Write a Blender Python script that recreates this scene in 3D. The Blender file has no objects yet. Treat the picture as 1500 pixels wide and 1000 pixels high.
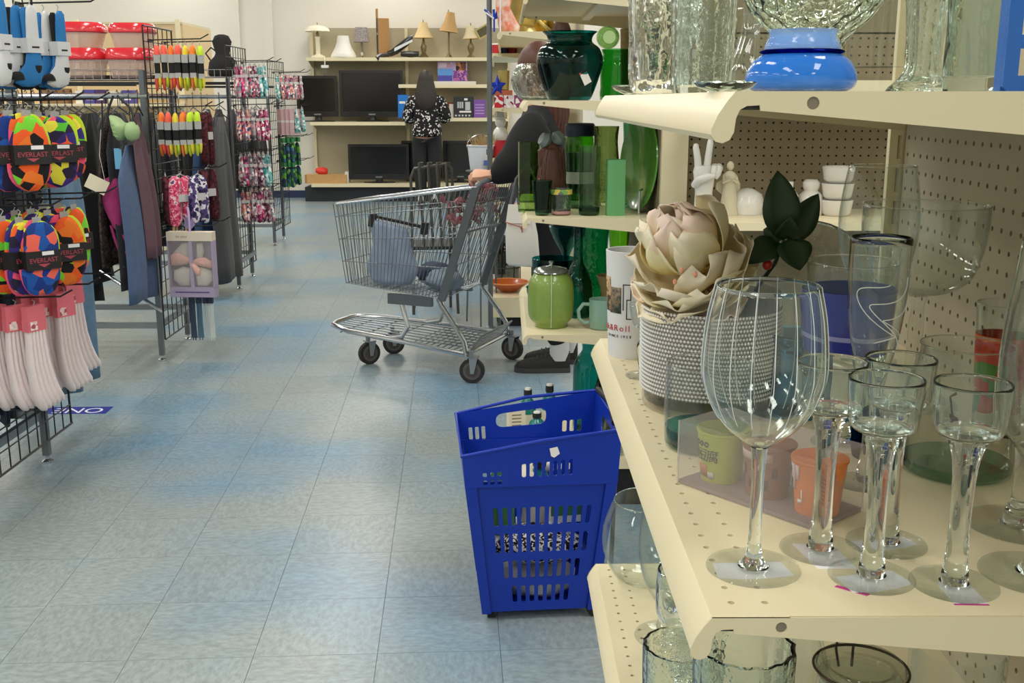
import bpy, bmesh, math, random
from mathutils import Vector, Matrix, noise
random.seed(11)
R = math.radians
PI = math.pi
SC = bpy.context.scene
COL = SC.collection

# ------------------------------------------------------------------ camera, light, exposure
FPX, CAMH = 1565.0, 1.34
PITCH, YAW = math.atan(355/FPX), math.atan(10/FPX)
cf = Vector((math.sin(YAW)*math.cos(PITCH), math.cos(YAW)*math.cos(PITCH), -math.sin(PITCH)))
cr = Vector((math.cos(YAW), -math.sin(YAW), 0))
cu = cr.cross(cf)
CP = Vector((0, 0, CAMH))
cam_d = bpy.data.cameras.new('camera')
cam = bpy.data.objects.new('camera', cam_d)
COL.objects.link(cam)
cam.matrix_world = Matrix(((cr.x, cu.x, -cf.x, CP.x), (cr.y, cu.y, -cf.y, CP.y), (cr.z, cu.z, -cf.z, CP.z), (0, 0, 0, 1)))
cam_d.sensor_width = 36
cam_d.lens = 36*FPX/1500
cam_d.clip_start = 0.02
SC.camera = cam

w = bpy.data.worlds.new('world')
SC.world = w
w.use_nodes = True
w.node_tree.nodes['Background'].inputs[0].default_value = (0.9, 0.95, 1, 1)
w.node_tree.nodes['Background'].inputs[1].default_value = 0.3

CEIL = 3.7
LAMP_W = 34
def tube_light(x, y):
    d = bpy.data.lights.new('ceiling_light', 'AREA')
    d.shape = 'RECTANGLE'; d.size = 0.55; d.size_y = 1.25; d.energy = LAMP_W
    d.color = (1.0, 0.965, 0.90)
    o = bpy.data.objects.new('ceiling_light', d)
    o.location = (x, y, CEIL-0.03)
    COL.objects.link(o)
for lx in (-7.2, -4.4, -1.6, 1.2, 4.0):
    for k in range(8):
        tube_light(lx, -3.4+2.6*k)

SC.view_settings.view_transform = 'Standard'
SC.view_settings.look = 'None'
SC.view_settings.exposure = 0.0
SC.view_settings.gamma = 1
SC.view_settings.use_curve_mapping = False
SC.cycles.max_bounces = 18
SC.cycles.transmission_bounces = 18
SC.cycles.transparent_max_bounces = 24
SC.cycles.diffuse_bounces = 5
SC.cycles.glossy_bounces = 6
SC.cycles.sample_clamp_indirect = 30.0
SC.cycles.blur_glossy = 0.6

# ------------------------------------------------------------------ measuring helpers
def ray(px, py):
    return cf + cr*((px-750)/FPX) - cu*((py-500)/FPX)
def at(px, py, Y):
    d = ray(px, py); return CP + d*(Y/d.y)
def atz(px, py, z):
    d = ray(px, py); return CP + d*((z-CAMH)/d.z)
def zc(p):
    return (Vector(p)-CP).dot(cf)
def prof(base, zs, pts):
    """measured outline of a turned object: base (px,py) on the surface zs, pts of (full width px, row px) -> centre, [(r,h)]"""
    c = atz(base[0], base[1], zs)
    out = []
    for wpx, py in pts:
        t = (py-500)/FPX
        # solve height on the vertical line through c for image row py
        A = Vector((c.x, c.y, 0))-CP
        # (p-CP).(-cu) = t (p-CP).cf , p = A + z*up
        z = (t*A.dot(cf)+A.dot(cu))/(-cu.z-t*cf.z)
        p = Vector((c.x, c.y, z))
        out.append((0.5*wpx*zc(p)/FPX, z-zs))
    return c, out

# ------------------------------------------------------------------ mesh builder
class MB:
    def __init__(s): s.v = []; s.f = []
    def add(s, vs, fs):
        o = len(s.v); s.v += [tuple(v) for v in vs]; s.f += [[i+o for i in f] for f in fs]; return s
    def box(s, x0, x1, y0, y1, z0, z1, M=None):
        vs = [Vector((x, y, z)) for z in (z0, z1) for y in (y0, y1) for x in (x0, x1)]
        if M is not None: vs = [M @ v for v in vs]
        return s.add(vs, [[0, 2, 3, 1], [4, 5, 7, 6], [0, 1, 5, 4], [2, 6, 7, 3], [0, 4, 6, 2], [1, 3, 7, 5]])
    def cbox(s, c, d, M=None):
        return s.box(c[0]-d[0]/2, c[0]+d[0]/2, c[1]-d[1]/2, c[1]+d[1]/2, c[2]-d[2]/2, c[2]+d[2]/2, M)
    def tube(s, pts, r, n=6, closed=False, cap=True):
        pts = [Vector(p) for p in pts]; m = len(pts)
        rs = r if isinstance(r, (list, tuple)) else [r]*m
        rings = []; prev = None
        for i, p in enumerate(pts):
            if closed: t = (pts[(i+1) % m]-pts[i-1])
            else: t = pts[min(i+1, m-1)]-pts[max(i-1, 0)]
            if t.length < 1e-9: t = Vector((0, 0, 1))
            t.normalize()
            if prev is None:
                a = Vector((0, 0, 1)) if abs(t.z) < .9 else Vector((1, 0, 0))
                u = t.cross(a).normalized()
            else:
                u = (prev-t*prev.dot(t))
                u = u.normalized() if u.length > 1e-6 else t.orthogonal().normalized()
            prev = u; v = t.cross(u)
            rings.append([p+(u*math.cos(2*PI*k/n)+v*math.sin(2*PI*k/n))*rs[i] for k in range(n)])
        vs = [q for g in rings for q in g]; fs = []
        for i in range(m if closed else m-1):
            j = (i+1) % m
            for k in range(n):
                fs.append([i*n+k, i*n+(k+1) % n, j*n+(k+1) % n, j*n+k])
        if cap and not closed:
            fs.append(list(range(n))[::-1]); fs.append([(m-1)*n+k for k in range(n)])
        return s.add(vs, fs)
    def lathe(s, pr, n=32, c=(0, 0, 0), M=None, sx=1, sy=1, wob=None):
        vs = []; idx = []
        for j, (r, h) in enumerate(pr):
            if r < 1e-6:
                idx.append([len(vs)]); vs.append(Vector((c[0], c[1], c[2]+h)))
            else:
                row = []
                for k in range(n):
                    a = 2*PI*k/n
                    rr = r*(wob(a, h) if wob else 1)
                    row.append(len(vs)); vs.append(Vector((c[0]+rr*sx*math.cos(a), c[1]+rr*sy*math.sin(a), c[2]+h)))
                idx.append(row)
        fs = []
        for a, b in zip(idx, idx[1:]):
            for k in range(n):
                k2 = (k+1) % n
                if len(a) == 1 and len(b) == 1: break
                if len(a) == 1: fs.append([a[0], b[k2], b[k]])
                elif len(b) == 1: fs.append([a[k], a[k2], b[0]])
                else: fs.append([a[k], a[k2], b[k2], b[k]])
        if M is not None: vs = [M @ v for v in vs]
        return s.add(vs, fs)
    def loft(s, rings, cap=True, closed=True):
        n = len(rings[0]); vs = [v for g in rings for v in g]; fs = []
        for i in range(len(rings)-1):
            for k in range(n if closed else n-1):
                k2 = (k+1) % n
                fs.append([i*n+k, i*n+k2, (i+1)*n+k2, (i+1)*n+k])
        if cap and closed:
            fs.append(list(range(n))[::-1]); fs.append([(len(rings)-1)*n+k for k in range(n)])
        return s.add(vs, fs)
    def ball(s, c, r, n=12, m=8, M=None):
        rx, ry, rz = r if isinstance(r, (tuple, list)) else (r, r, r)
        pr = [(math.sin(PI*i/m), -math.cos(PI*i/m)) for i in range(m+1)]
        pr[0] = (0, -1); pr[-1] = (0, 1)
        T = Matrix.Translation(c) @ (M if M is not None else Matrix()) @ Matrix.Diagonal((rx, ry, rz, 1))
        return s.lathe(pr, n, M=T)
    def mesh(s, name, smooth=35, recalc=True):
        me = bpy.data.meshes.new(name)
        me.from_pydata(s.v, [], s.f)
        if recalc:
            b = bmesh.new(); b.from_mesh(me)
            bmesh.ops.recalc_face_normals(b, faces=b.faces)
            b.to_mesh(me); b.free()
        if smooth:
            me.polygons.foreach_set('use_smooth', [True]*len(me.polygons))
            me.set_sharp_from_angle(angle=R(smooth))
        return me
    def build(s, name, mat, parent=None, smooth=35, loc=None, rot=None, recalc=True):
        return link(name, s.mesh(name, smooth, recalc), mat, parent, loc, rot)

def link(name, me, mat, parent=None, loc=None, rot=None):
    if mat is not None and not me.materials: me.materials.append(mat)
    o = bpy.data.objects.new(name, me); COL.objects.link(o)
    if parent is not None: o.parent = parent
    if loc is not None: o.location = loc
    if rot is not None: o.rotation_euler = rot
    return o
def tag(o, label=None, cat=None, group=None, kind=None):
    if label: o['label'] = label
    if cat: o['category'] = cat
    if group: o['group'] = group
    if kind: o['kind'] = kind
    return o
def thing(name, label, cat, loc=(0, 0, 0), rz=0, group=None):
    o = bpy.data.objects.new(name, None); COL.objects.link(o)
    o.empty_display_size = 0.05
    o.location = loc; o.rotation_euler = (0, 0, rz)
    return tag(o, label, cat, group)
def dup(root, loc, rz=None, label=None, group=None, scale=None, rot=None):
    r = root.copy(); COL.objects.link(r); r.location = loc
    if rz is not None: r.rotation_euler = (0, 0, rz)
    if rot is not None: r.rotation_euler = rot
    if scale is not None: r.scale = (scale,)*3 if not isinstance(scale, tuple) else scale
    if label: r['label'] = label
    if group: r['group'] = group
    for ch in list(root.children):
        c = ch.copy(); COL.objects.link(c); c.parent = r
        for g in ch.children:
            d = g.copy(); COL.objects.link(d); d.parent = c
    return r
def plate(poly, holes, t, M):
    """flat plate: outline + holes in its own plane (u,v), thickness t along w, mapped by M"""
    b = bmesh.new(); es = []
    for loop in [poly]+holes:
        vs = [b.verts.new((u, v, 0)) for u, v in loop]
        es += [b.edges.new((vs[i], vs[(i+1) % len(vs)])) for i in range(len(vs))]
    bmesh.ops.triangle_fill(b, use_beauty=True, use_dissolve=False, edges=es)
    r = bmesh.ops.extrude_face_region(b, geom=list(b.faces))
    bmesh.ops.translate(b, vec=(0, 0, t), verts=[e for e in r['geom'] if isinstance(e, bmesh.types.BMVert)])
    bmesh.ops.transform(b, matrix=M, verts=b.verts)
    bmesh.ops.recalc_face_normals(b, faces=b.faces)
    m = MB()
    b.verts.index_update()
    m.add([v.co[:] for v in b.verts], [[v.index for v in f.verts] for f in b.faces]); b.free()
    return m
def circ(cx, cy, r, n=12, ry=None):
    return [(cx+r*math.cos(2*PI*k/n), cy+(ry or r)*math.sin(2*PI*k/n)) for k in range(n)]
def axes(o, u, v, w_):
    return Matrix(((u[0], v[0], w_[0], o[0]), (u[1], v[1], w_[1], o[1]), (u[2], v[2], w_[2], o[2]), (0, 0, 0, 1)))
def perf(m, nu, nv, pitch, r, depth, M, skip=None):
    """perforated sheet of nu x nv cells: every hole is cut and has a wall"""
    vs = []; fs = []
    for j in range(nv+1):
        for i in range(nu+1): vs.append(Vector((i*pitch, j*pitch, 0)))
    g = lambda i, j: j*(nu+1)+i
    for j in range(nv):
        for i in range(nu):
            c = [g(i+1, j+1), g(i, j+1), g(i, j), g(i+1, j)]
            if skip and skip(i, j):
                fs.append([c[2], c[3], c[0], c[1]]); continue
            o = len(vs)
            for z in (0, -depth):
                for k in range(8):
                    vs.append(Vector(((i+.5)*pitch+r*math.cos(PI*k/4), (j+.5)*pitch+r*math.sin(PI*k/4), z)))
            for q in range(4):
                a = 1+2*q
                fs.append([c[q], c[(q+1) % 4], o+(a+2) % 8, o+(a+1) % 8, o+a])
            for k in range(8):
                k2 = (k+1) % 8
                fs.append([o+k, o+k2, o+8+k2, o+8+k])
    m.add([M @ v for v in vs], fs); return m

# ------------------------------------------------------------------ materials
def lin(h):
    h = h.lstrip('#'); c = [int(h[i:i+2], 16)/255 for i in (0, 2, 4)]
    return tuple(x/12.92 if x <= .04045 else ((x+.055)/1.055)**2.4 for x in c)+(1,)
MATS = {}
def mat(name, hexc, rough=.5, metal=0, spec=.5, grain=0, gscale=40, bump=0, emit=0, sheen=0, sub=0, coat=0, alpha=1):
    if name in MATS: return MATS[name]
    m = bpy.data.materials.new(name); m.use_nodes = True
    nt = m.node_tree; b = nt.nodes['Principled BSDF']
    c = lin(hexc)
    b.inputs['Base Color'].default_value = c; b.inputs['Roughness'].default_value = rough
    b.inputs['Metallic'].default_value = metal; b.inputs['Specular IOR Level'].default_value = spec
    b.inputs['Coat Weight'].default_value = coat
    if sheen: b.inputs['Sheen Weight'].default_value = sheen
    if sub: b.inputs['Subsurface Weight'].default_value = sub; b.inputs['Subsurface Radius'].default_value = (.02, .012, .008)
    if emit: b.inputs['Emission Color'].default_value = c; b.inputs['Emission Strength'].default_value = emit
    if grain or bump:
        tc = nt.nodes.new('ShaderNodeTexCoord'); nz = nt.nodes.new('ShaderNodeTexNoise')
        nz.inputs['Scale'].default_value = gscale; nz.inputs['Detail'].default_value = 4
        nt.links.new(tc.outputs['Object'], nz.inputs['Vector'])
        if grain:
            mx = nt.nodes.new('ShaderNodeMix'); mx.data_type = 'RGBA'
            mx.inputs[6].default_value = tuple(x*(1-grain) for x in c[:3])+(1,)
            mx.inputs[7].default_value = tuple(min(1, x*(1+grain)) for x in c[:3])+(1,)
            nt.links.new(nz.outputs['Fac'], mx.inputs[0]); nt.links.new(mx.outputs[2], b.inputs['Base Color'])
        if bump:
            bp = nt.nodes.new('ShaderNodeBump'); bp.inputs['Strength'].default_value = bump; bp.inputs['Distance'].default_value = .004
            nt.links.new(nz.outputs['Fac'], bp.inputs['Height']); nt.links.new(bp.outputs[0], b.inputs['Normal'])
    MATS[name] = m; return m
def ramp_mat(name, cols, kind='voronoi', scale=20, rough=.8, stretch=(1, 1, 1), bump=0, constant=True, rnd=True, spec=.3):
    """patterned cloth or print: blotches of the given colours"""
    if name in MATS: return MATS[name]
    m = bpy.data.materials.new(name); m.use_nodes = True
    nt = m.node_tree; b = nt.nodes['Principled BSDF']; b.inputs['Roughness'].default_value = rough
    b.inputs['Specular IOR Level'].default_value = spec
    tc = nt.nodes.new('ShaderNodeTexCoord'); mp = nt.nodes.new('ShaderNodeMapping'); mp.inputs['Scale'].default_value = stretch
    src = tc.outputs['Object']
    if rnd:
        oi = nt.nodes.new('ShaderNodeObjectInfo'); ml = nt.nodes.new('ShaderNodeVectorMath'); ml.operation = 'MULTIPLY_ADD'
        ml.inputs[0].default_value = (7.3, 3.1, 5.7); nt.links.new(oi.outputs['Random'], ml.inputs[1]); nt.links.new(src, ml.inputs[2]); src = ml.outputs[0]
    nt.links.new(src, mp.inputs['Vector'])
    if kind == 'voronoi':
        t = nt.nodes.new('ShaderNodeTexVoronoi'); t.inputs['Scale'].default_value = scale; t.inputs['Randomness'].default_value = 1
        wn = nt.nodes.new('ShaderNodeSeparateColor'); nt.links.new(t.outputs['Color'], wn.inputs[0]); fac = wn.outputs[0]
    elif kind == 'wave':
        t = nt.nodes.new('ShaderNodeTexWave'); t.inputs['Scale'].default_value = scale; t.inputs['Distortion'].default_value = 1.0; fac = t.outputs['Fac']
        t.bands_direction = 'Z'
    else:
        t = nt.nodes.new('ShaderNodeTexNoise'); t.inputs['Scale'].default_value = scale; t.inputs['Detail'].default_value = 3; fac = t.outputs['Fac']
        mr = nt.nodes.new('ShaderNodeMapRange'); mr.inputs[1].default_value = .3; mr.inputs[2].default_value = .7; nt.links.new(fac, mr.inputs[0]); fac = mr.outputs[0]
    nt.links.new(mp.outputs[0], t.inputs['Vector'])
    rp = nt.nodes.new('ShaderNodeValToRGB'); rp.color_ramp.interpolation = 'CONSTANT' if constant else 'LINEAR'
    el = rp.color_ramp.elements
    for i, c in enumerate(cols):
        p = i/len(cols) if constant else i/(len(cols)-1)
        e = el[i] if i < 2 else el.new(p)
        e.position = p; e.color = lin(c)
    nt.links.new(fac, rp.inputs[0]); nt.links.new(rp.outputs[0], b.inputs['Base Color'])
    if bump:
        bp = nt.nodes.new('ShaderNodeBump'); bp.inputs['Strength'].default_value = bump; bp.inputs['Distance'].default_value = .003
        nt.links.new(fac, bp.inputs['Height']); nt.links.new(bp.outputs[0], b.inputs['Normal'])
    MATS[name] = m; return m
def glass(name, hexc='#ffffff', ior=1.48, rough=0.0, bump=0, bscale=60, kind='noise'):
    if name in MATS: return MATS[name]
    m = bpy.data.materials.new(name); m.use_nodes = True
    nt = m.node_tree; nt.nodes.remove(nt.nodes['Principled BSDF'])
    g = nt.nodes.new('ShaderNodeBsdfGlass'); g.inputs['Color'].default_value = lin(hexc); g.inputs['IOR'].default_value = ior
    g.inputs['Roughness'].default_value = rough
    nt.links.new(g.outputs[0], nt.nodes['Material Output'].inputs[0])
    if bump:
        tc = nt.nodes.new('ShaderNodeTexCoord')
        t = nt.nodes.new('ShaderNodeTexNoise' if kind == 'noise' else 'ShaderNodeTexVoronoi'); t.inputs['Scale'].default_value = bscale
        nt.links.new(tc.outputs['Object'], t.inputs['Vector'])
        bp = nt.nodes.new('ShaderNodeBump'); bp.inputs['Strength'].default_value = bump; bp.inputs['Distance'].default_value = .003
        nt.links.new(t.outputs[0], bp.inputs['Height']); nt.links.new(bp.outputs[0], g.inputs['Normal'])
    MATS[name] = m; return m
def thin(name, hexc='#ffffff', edge='#cdd6d2', rough=0.0, bump=0, bscale=60):
    """blown glass wall: too thin to bend light, tinted by what passes, mirror-like towards its edges"""
    if name in MATS: return MATS[name]
    m = bpy.data.materials.new(name); m.use_nodes = True
    nt = m.node_tree; nt.nodes.remove(nt.nodes['Principled BSDF']); N = nt.nodes.new; L = nt.links.new
    lw = N('ShaderNodeLayerWeight'); lw.inputs['Blend'].default_value = .5
    p5 = N('ShaderNodeMath'); p5.operation = 'POWER'; p5.inputs[1].default_value = 4.0; L(lw.outputs['Facing'], p5.inputs[0])
    fr = N('ShaderNodeMapRange'); fr.inputs[3].default_value = .035; fr.inputs[4].default_value = .8; L(p5.outputs[0], fr.inputs[0])
    p3 = N('ShaderNodeMath'); p3.operation = 'POWER'; p3.inputs[1].default_value = 3.0; L(lw.outputs['Facing'], p3.inputs[0])
    c = lin(hexc); e = lin(edge)
    mx = N('ShaderNodeMix'); mx.data_type = 'RGBA'; mx.inputs[6].default_value = tuple(x**.4 for x in c[:3])+(1,)
    mx.inputs[7].default_value = tuple((x*y)**.4 for x, y in zip(c[:3], e[:3]))+(1,); L(p3.outputs[0], mx.inputs[0])
    tr = N('ShaderNodeBsdfTransparent'); L(mx.outputs[2], tr.inputs[0])
    gl = N('ShaderNodeBsdfGlossy'); gl.inputs['Roughness'].default_value = rough
    ms = N('ShaderNodeMixShader'); L(fr.outputs[0], ms.inputs[0]); L(tr.outputs[0], ms.inputs[1]); L(gl.outputs[0], ms.inputs[2])
    L(ms.outputs[0], nt.nodes['Material Output'].inputs[0])
    if bump:
        tc = N('ShaderNodeTexCoord'); t = N('ShaderNodeTexVoronoi'); t.inputs['Scale'].default_value = bscale; L(tc.outputs['Object'], t.inputs['Vector'])
        bp = N('ShaderNodeBump'); bp.inputs['Strength'].default_value = bump; bp.inputs['Distance'].default_value = .003
        L(t.outputs[0], bp.inputs['Height']); L(bp.outputs[0], gl.inputs['Normal']); L(bp.outputs[0], lw.inputs['Normal'])
    MATS[name] = m; return m
def film(name, hexc, opacity=.15, rough=.05):
    """thin clear plastic film: see-through sheet with a glossy skin"""
    if name in MATS: return MATS[name]
    m = bpy.data.materials.new(name); m.use_nodes = True
    nt = m.node_tree; b = nt.nodes['Principled BSDF']
    b.inputs['Base Color'].default_value = lin(hexc); b.inputs['Roughness'].default_value = rough
    b.inputs['Alpha'].default_value = opacity
    MATS[name] = m; return m

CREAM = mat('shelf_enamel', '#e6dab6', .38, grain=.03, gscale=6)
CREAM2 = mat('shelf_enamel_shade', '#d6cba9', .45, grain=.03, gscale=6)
PEG = mat('pegboard_grey', '#b5ac93', .6, grain=.04, gscale=5)
PEGD = mat('pegboard_brown', '#776c52', .65, grain=.05, gscale=5)
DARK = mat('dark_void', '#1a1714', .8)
BLACK = mat('black_wire', '#141416', .45)
KICK = mat('black_kick', '#151413', .6)
CHROME = mat('chrome', '#c9ccd0', .22, 1)
STEEL = mat('brushed_steel', '#8f9498', .38, .9)
GUNM = mat('grey_tube', '#6d7377', .4, .7)
WHITE = mat('white_paper', '#ece9e6', .7)
STICK = mat('price_sticker', '#f1eef0', .55)
PINKTAG = mat('pink_tag', '#c2388a', .5)
CERAM = mat('white_ceramic', '#dcdad4', .25, coat=.3)
CERAM2 = mat('cream_ceramic', '#cfc8ae', .35)
GLASS = thin('clear_glass', '#f6faf8')
GSOLID = glass('solid_glass', '#fbfdfc')
GLASS2 = glass('pressed_glass', '#f6faf8', bump=.35, bscale=90)
GLASSC = glass('crystal_glass', '#fafcfc', 1.52, bump=.5, bscale=45)
GTEAL = thin('teal_glass', '#2f9a92')
GTEALD = thin('deep_teal_glass', '#0e7470')
GGREEN = thin('green_glass', '#6fb44a')
GGREENT = thin('green_tint_glass', '#cfe6d2')
GGREEND = thin('dark_green_glass', '#2a6b48')
GEMER = thin('emerald_glass', '#1e8f5a', bump=.6, bscale=70)
GLIME = mat('lime_frost_glass', '#7a9442', .35, grain=.12, gscale=60, spec=.4, coat=.4)
GBLUE = glass('blue_glass', '#3f86dc')
GCOB = mat('cobalt_band', '#20308f', .15, coat=.6)

# ------------------------------------------------------------------ text
FONT_CACHE = {}
def text(name, s, size, m, parent, M, ext=.0004, align='CENTER'):
    key = (s, size, align, ext)
    if key not in FONT_CACHE:
        cu_ = bpy.data.curves.new('lettering', 'FONT'); cu_.body = s; cu_.size = size; cu_.extrude = ext; cu_.align_x = align; cu_.align_y = 'CENTER'
        cu_.resolution_u = 3
        o = bpy.data.objects.new('lettering', cu_); COL.objects.link(o)
        bpy.context.view_layer.update()
        FONT_CACHE[key] = bpy.data.meshes.new_from_object(o.evaluated_get(bpy.context.evaluated_depsgraph_get()))
        bpy.data.objects.remove(o); bpy.data.curves.remove(cu_)
    me = FONT_CACHE[key].copy(); me.materials.clear(); me.materials.append(m)
    o = bpy.data.objects.new(name, me); COL.objects.link(o)
    if parent is not None: o.parent = parent
    o.matrix_local = M
    return o
ORD = ['first', 'second', 'third', 'fourth', 'fifth', 'sixth', 'seventh', 'eighth', 'ninth', 'tenth', 'eleventh', 'twelfth', 'thirteenth', 'fourteenth', 'fifteenth', 'sixteenth']

# ================================================================== STRUCTURE
def floor_material():
    m = bpy.data.materials.new('floor_vinyl'); m.use_nodes = True
    nt = m.node_tree; b = nt.nodes['Principled BSDF']
    N = nt.nodes.new; L = nt.links.new
    tc = N('ShaderNodeTexCoord'); ge = N('ShaderNodeNewGeometry'); oi = N('ShaderNodeObjectInfo')
    # flecks, running one way in every tile
    off = N('ShaderNodeVectorMath'); off.operation = 'MULTIPLY_ADD'; off.inputs[0].default_value = (11, 17, 5)
    L(oi.outputs['Random'], off.inputs[1]); L(tc.outputs['Object'], off.inputs[2])
    mp = N('ShaderNodeMapping'); mp.inputs['Scale'].default_value = (1, 1.9, 1); L(off.outputs[0], mp.inputs[0])
    n1 = N('ShaderNodeTexNoise'); n1.inputs['Scale'].default_value = 38; n1.inputs['Detail'].default_value = 5; n1.inputs['Roughness'].default_value = .65
    L(mp.outputs[0], n1.inputs['Vector'])
    # broad wear: bluer where untrodden, greyer along the path
    n2 = N('ShaderNodeTexNoise'); n2.inputs['Scale'].default_value = 1.15; n2.inputs['Detail'].default_value = 2
    L(ge.outputs['Position'], n2.inputs['Vector'])
    r2 = N('ShaderNodeMapRange'); r2.inputs[1].default_value = .33; r2.inputs[2].default_value = .55; L(n2.outputs['Fac'], r2.inputs[0])
    base = N('ShaderNodeMix'); base.data_type = 'RGBA'; base.inputs[6].default_value = lin('#6d91a9'); base.inputs[7].default_value = lin('#8f9a9b')
    L(r2.outputs[0], base.inputs[0])
    fl = N('ShaderNodeMapRange'); fl.inputs[1].default_value = .35; fl.inputs[2].default_value = .68; fl.inputs[3].default_value = .8; fl.inputs[4].default_value = 1.2
    L(n1.outputs['Fac'], fl.inputs[0])
    tr = N('ShaderNodeMapRange'); tr.inputs[3].default_value = .965; tr.inputs[4].default_value = 1.035; L(oi.outputs['Random'], tr.inputs[0])
    ml = N('ShaderNodeMath'); ml.operation = 'MULTIPLY'; L(fl.outputs[0], ml.inputs[0]); L(tr.outputs[0], ml.inputs[1])
    vm = N('ShaderNodeVectorMath'); vm.operation = 'SCALE'; L(base.outputs[2], vm.inputs[0]); L(ml.outputs[0], vm.inputs['Scale'])
    L(vm.outputs[0], b.inputs['Base Color'])
    b.inputs['Roughness'].default_value = .3; b.inputs['Specular IOR Level'].default_value = .5
    bp = N('ShaderNodeBump'); bp.inputs['Strength'].default_value = .05; bp.inputs['Distance'].default_value = .002
    n3 = N('ShaderNodeTexNoise'); n3.inputs['Scale'].default_value = 9; L(ge.outputs['Position'], n3.inputs['Vector'])
    L(n3.outputs['Fac'], bp.inputs['Height']); L(bp.outputs[0], b.inputs['Normal'])
    return m
FLOORM = floor_material()
JOINT = mat('floor_joint', '#727d84', .7)
RX0, RX1, RY0, RY1 = -9.0, 5.5, -5.0, 15.2
floor = MB().box(RX0, RX1, RY0, RY1, -.12, -.0025).build('floor', JOINT, smooth=0); tag(floor, kind='structure')
TS = .3048
ta = R(2.74)
tu = Vector((math.cos(ta), math.sin(ta), 0)); tv = Vector((-math.sin(ta), math.cos(ta), 0))
T0 = atz(553, 957, 0)
h_ = TS/2-.0006
tile_me = MB().box(-h_, h_, -h_, h_, -.003, 0).mesh('tile', 0); tile_me.materials.append(FLOORM)
cells = []
for i in range(-40, 30):
    for j in range(-30, 60):
        c = T0+tu*((i+.5)*TS)+tv*((j+.5)*TS)
        if RX0+.2 < c.x < RX1-.2 and RY0+.2 < c.y < RY1-.2:
            d = c-CP; zz = d.dot(cf); vis = False
            if zz > .3:
                px, py = 750+FPX*d.dot(cr)/zz, 500-FPX*d.dot(cu)/zz
                vis = -120 < px < 960 and py < 1120
            cells.append((not vis, zz, c, i, j))
cells.sort(key=lambda q: (q[0], q[1]))
field = MB()
for n_, (nv, zz, c, i, j) in enumerate(cells):
    if n_ < 270 and not nv:
        o = bpy.data.objects.new('tile', tile_me); COL.objects.link(o); o.parent = floor
        o.location = c; o.rotation_euler = (0, 0, ta+(PI/2 if (i+j) % 2 else 0))
    else:
        a, b_ = tu*h_, tv*h_
        field.add([c-a-b_, c+a-b_, c+a+b_, c-a+b_], [[0, 1, 2, 3]])
tag(field.build('tile_field', FLOORM, floor, smooth=0), kind='stuff')

WALLM = mat('wall_paint', '#e4dfd4', .8, grain=.015, gscale=3)
tag(MB().box(RX0-.1, RX1+.1, 15.0, 15.2, 0, CEIL).build('wall_back', WALLM, smooth=0), kind='structure')
tag(MB().box(RX0-.2, RX0, RY0, 15.0, 0, CEIL).build('wall_left', WALLM, smooth=0), kind='structure')
tag(MB().box(RX1, RX1+.2, RY0, 15.0, 0, CEIL).build('wall_right', WALLM, smooth=0), kind='structure')
tag(MB().box(RX0-.1, RX1+.1, RY0-.2, RY0, 0, CEIL).build('wall_front', WALLM, smooth=0), kind='structure')
tag(MB().box(RX0-.2, RX1+.2, RY0-.2, 15.2, CEIL, CEIL+.1).build('ceiling', mat('ceiling_paint', '#bdbab2', .85), smooth=0), kind='structure')
tag(MB().box(RX0, RX1, 14.98, 15.0, 0, .1).build('baseboard_back', mat('navy_base', '#27345a', .6), smooth=0), kind='structure')
# shallow pilasters on the far wall
for n_, (a, b_) in enumerate(((342, 352), (386, 400))):
    xa, xb = at(a, 60, 14.97).x, at(b_, 60, 14.97).x
    tag(MB().box(xa, xb, 14.96, 15.0, .1, CEIL).build('trim_%d' % (n_+1), WALLM, smooth=0), kind='structure')

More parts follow.
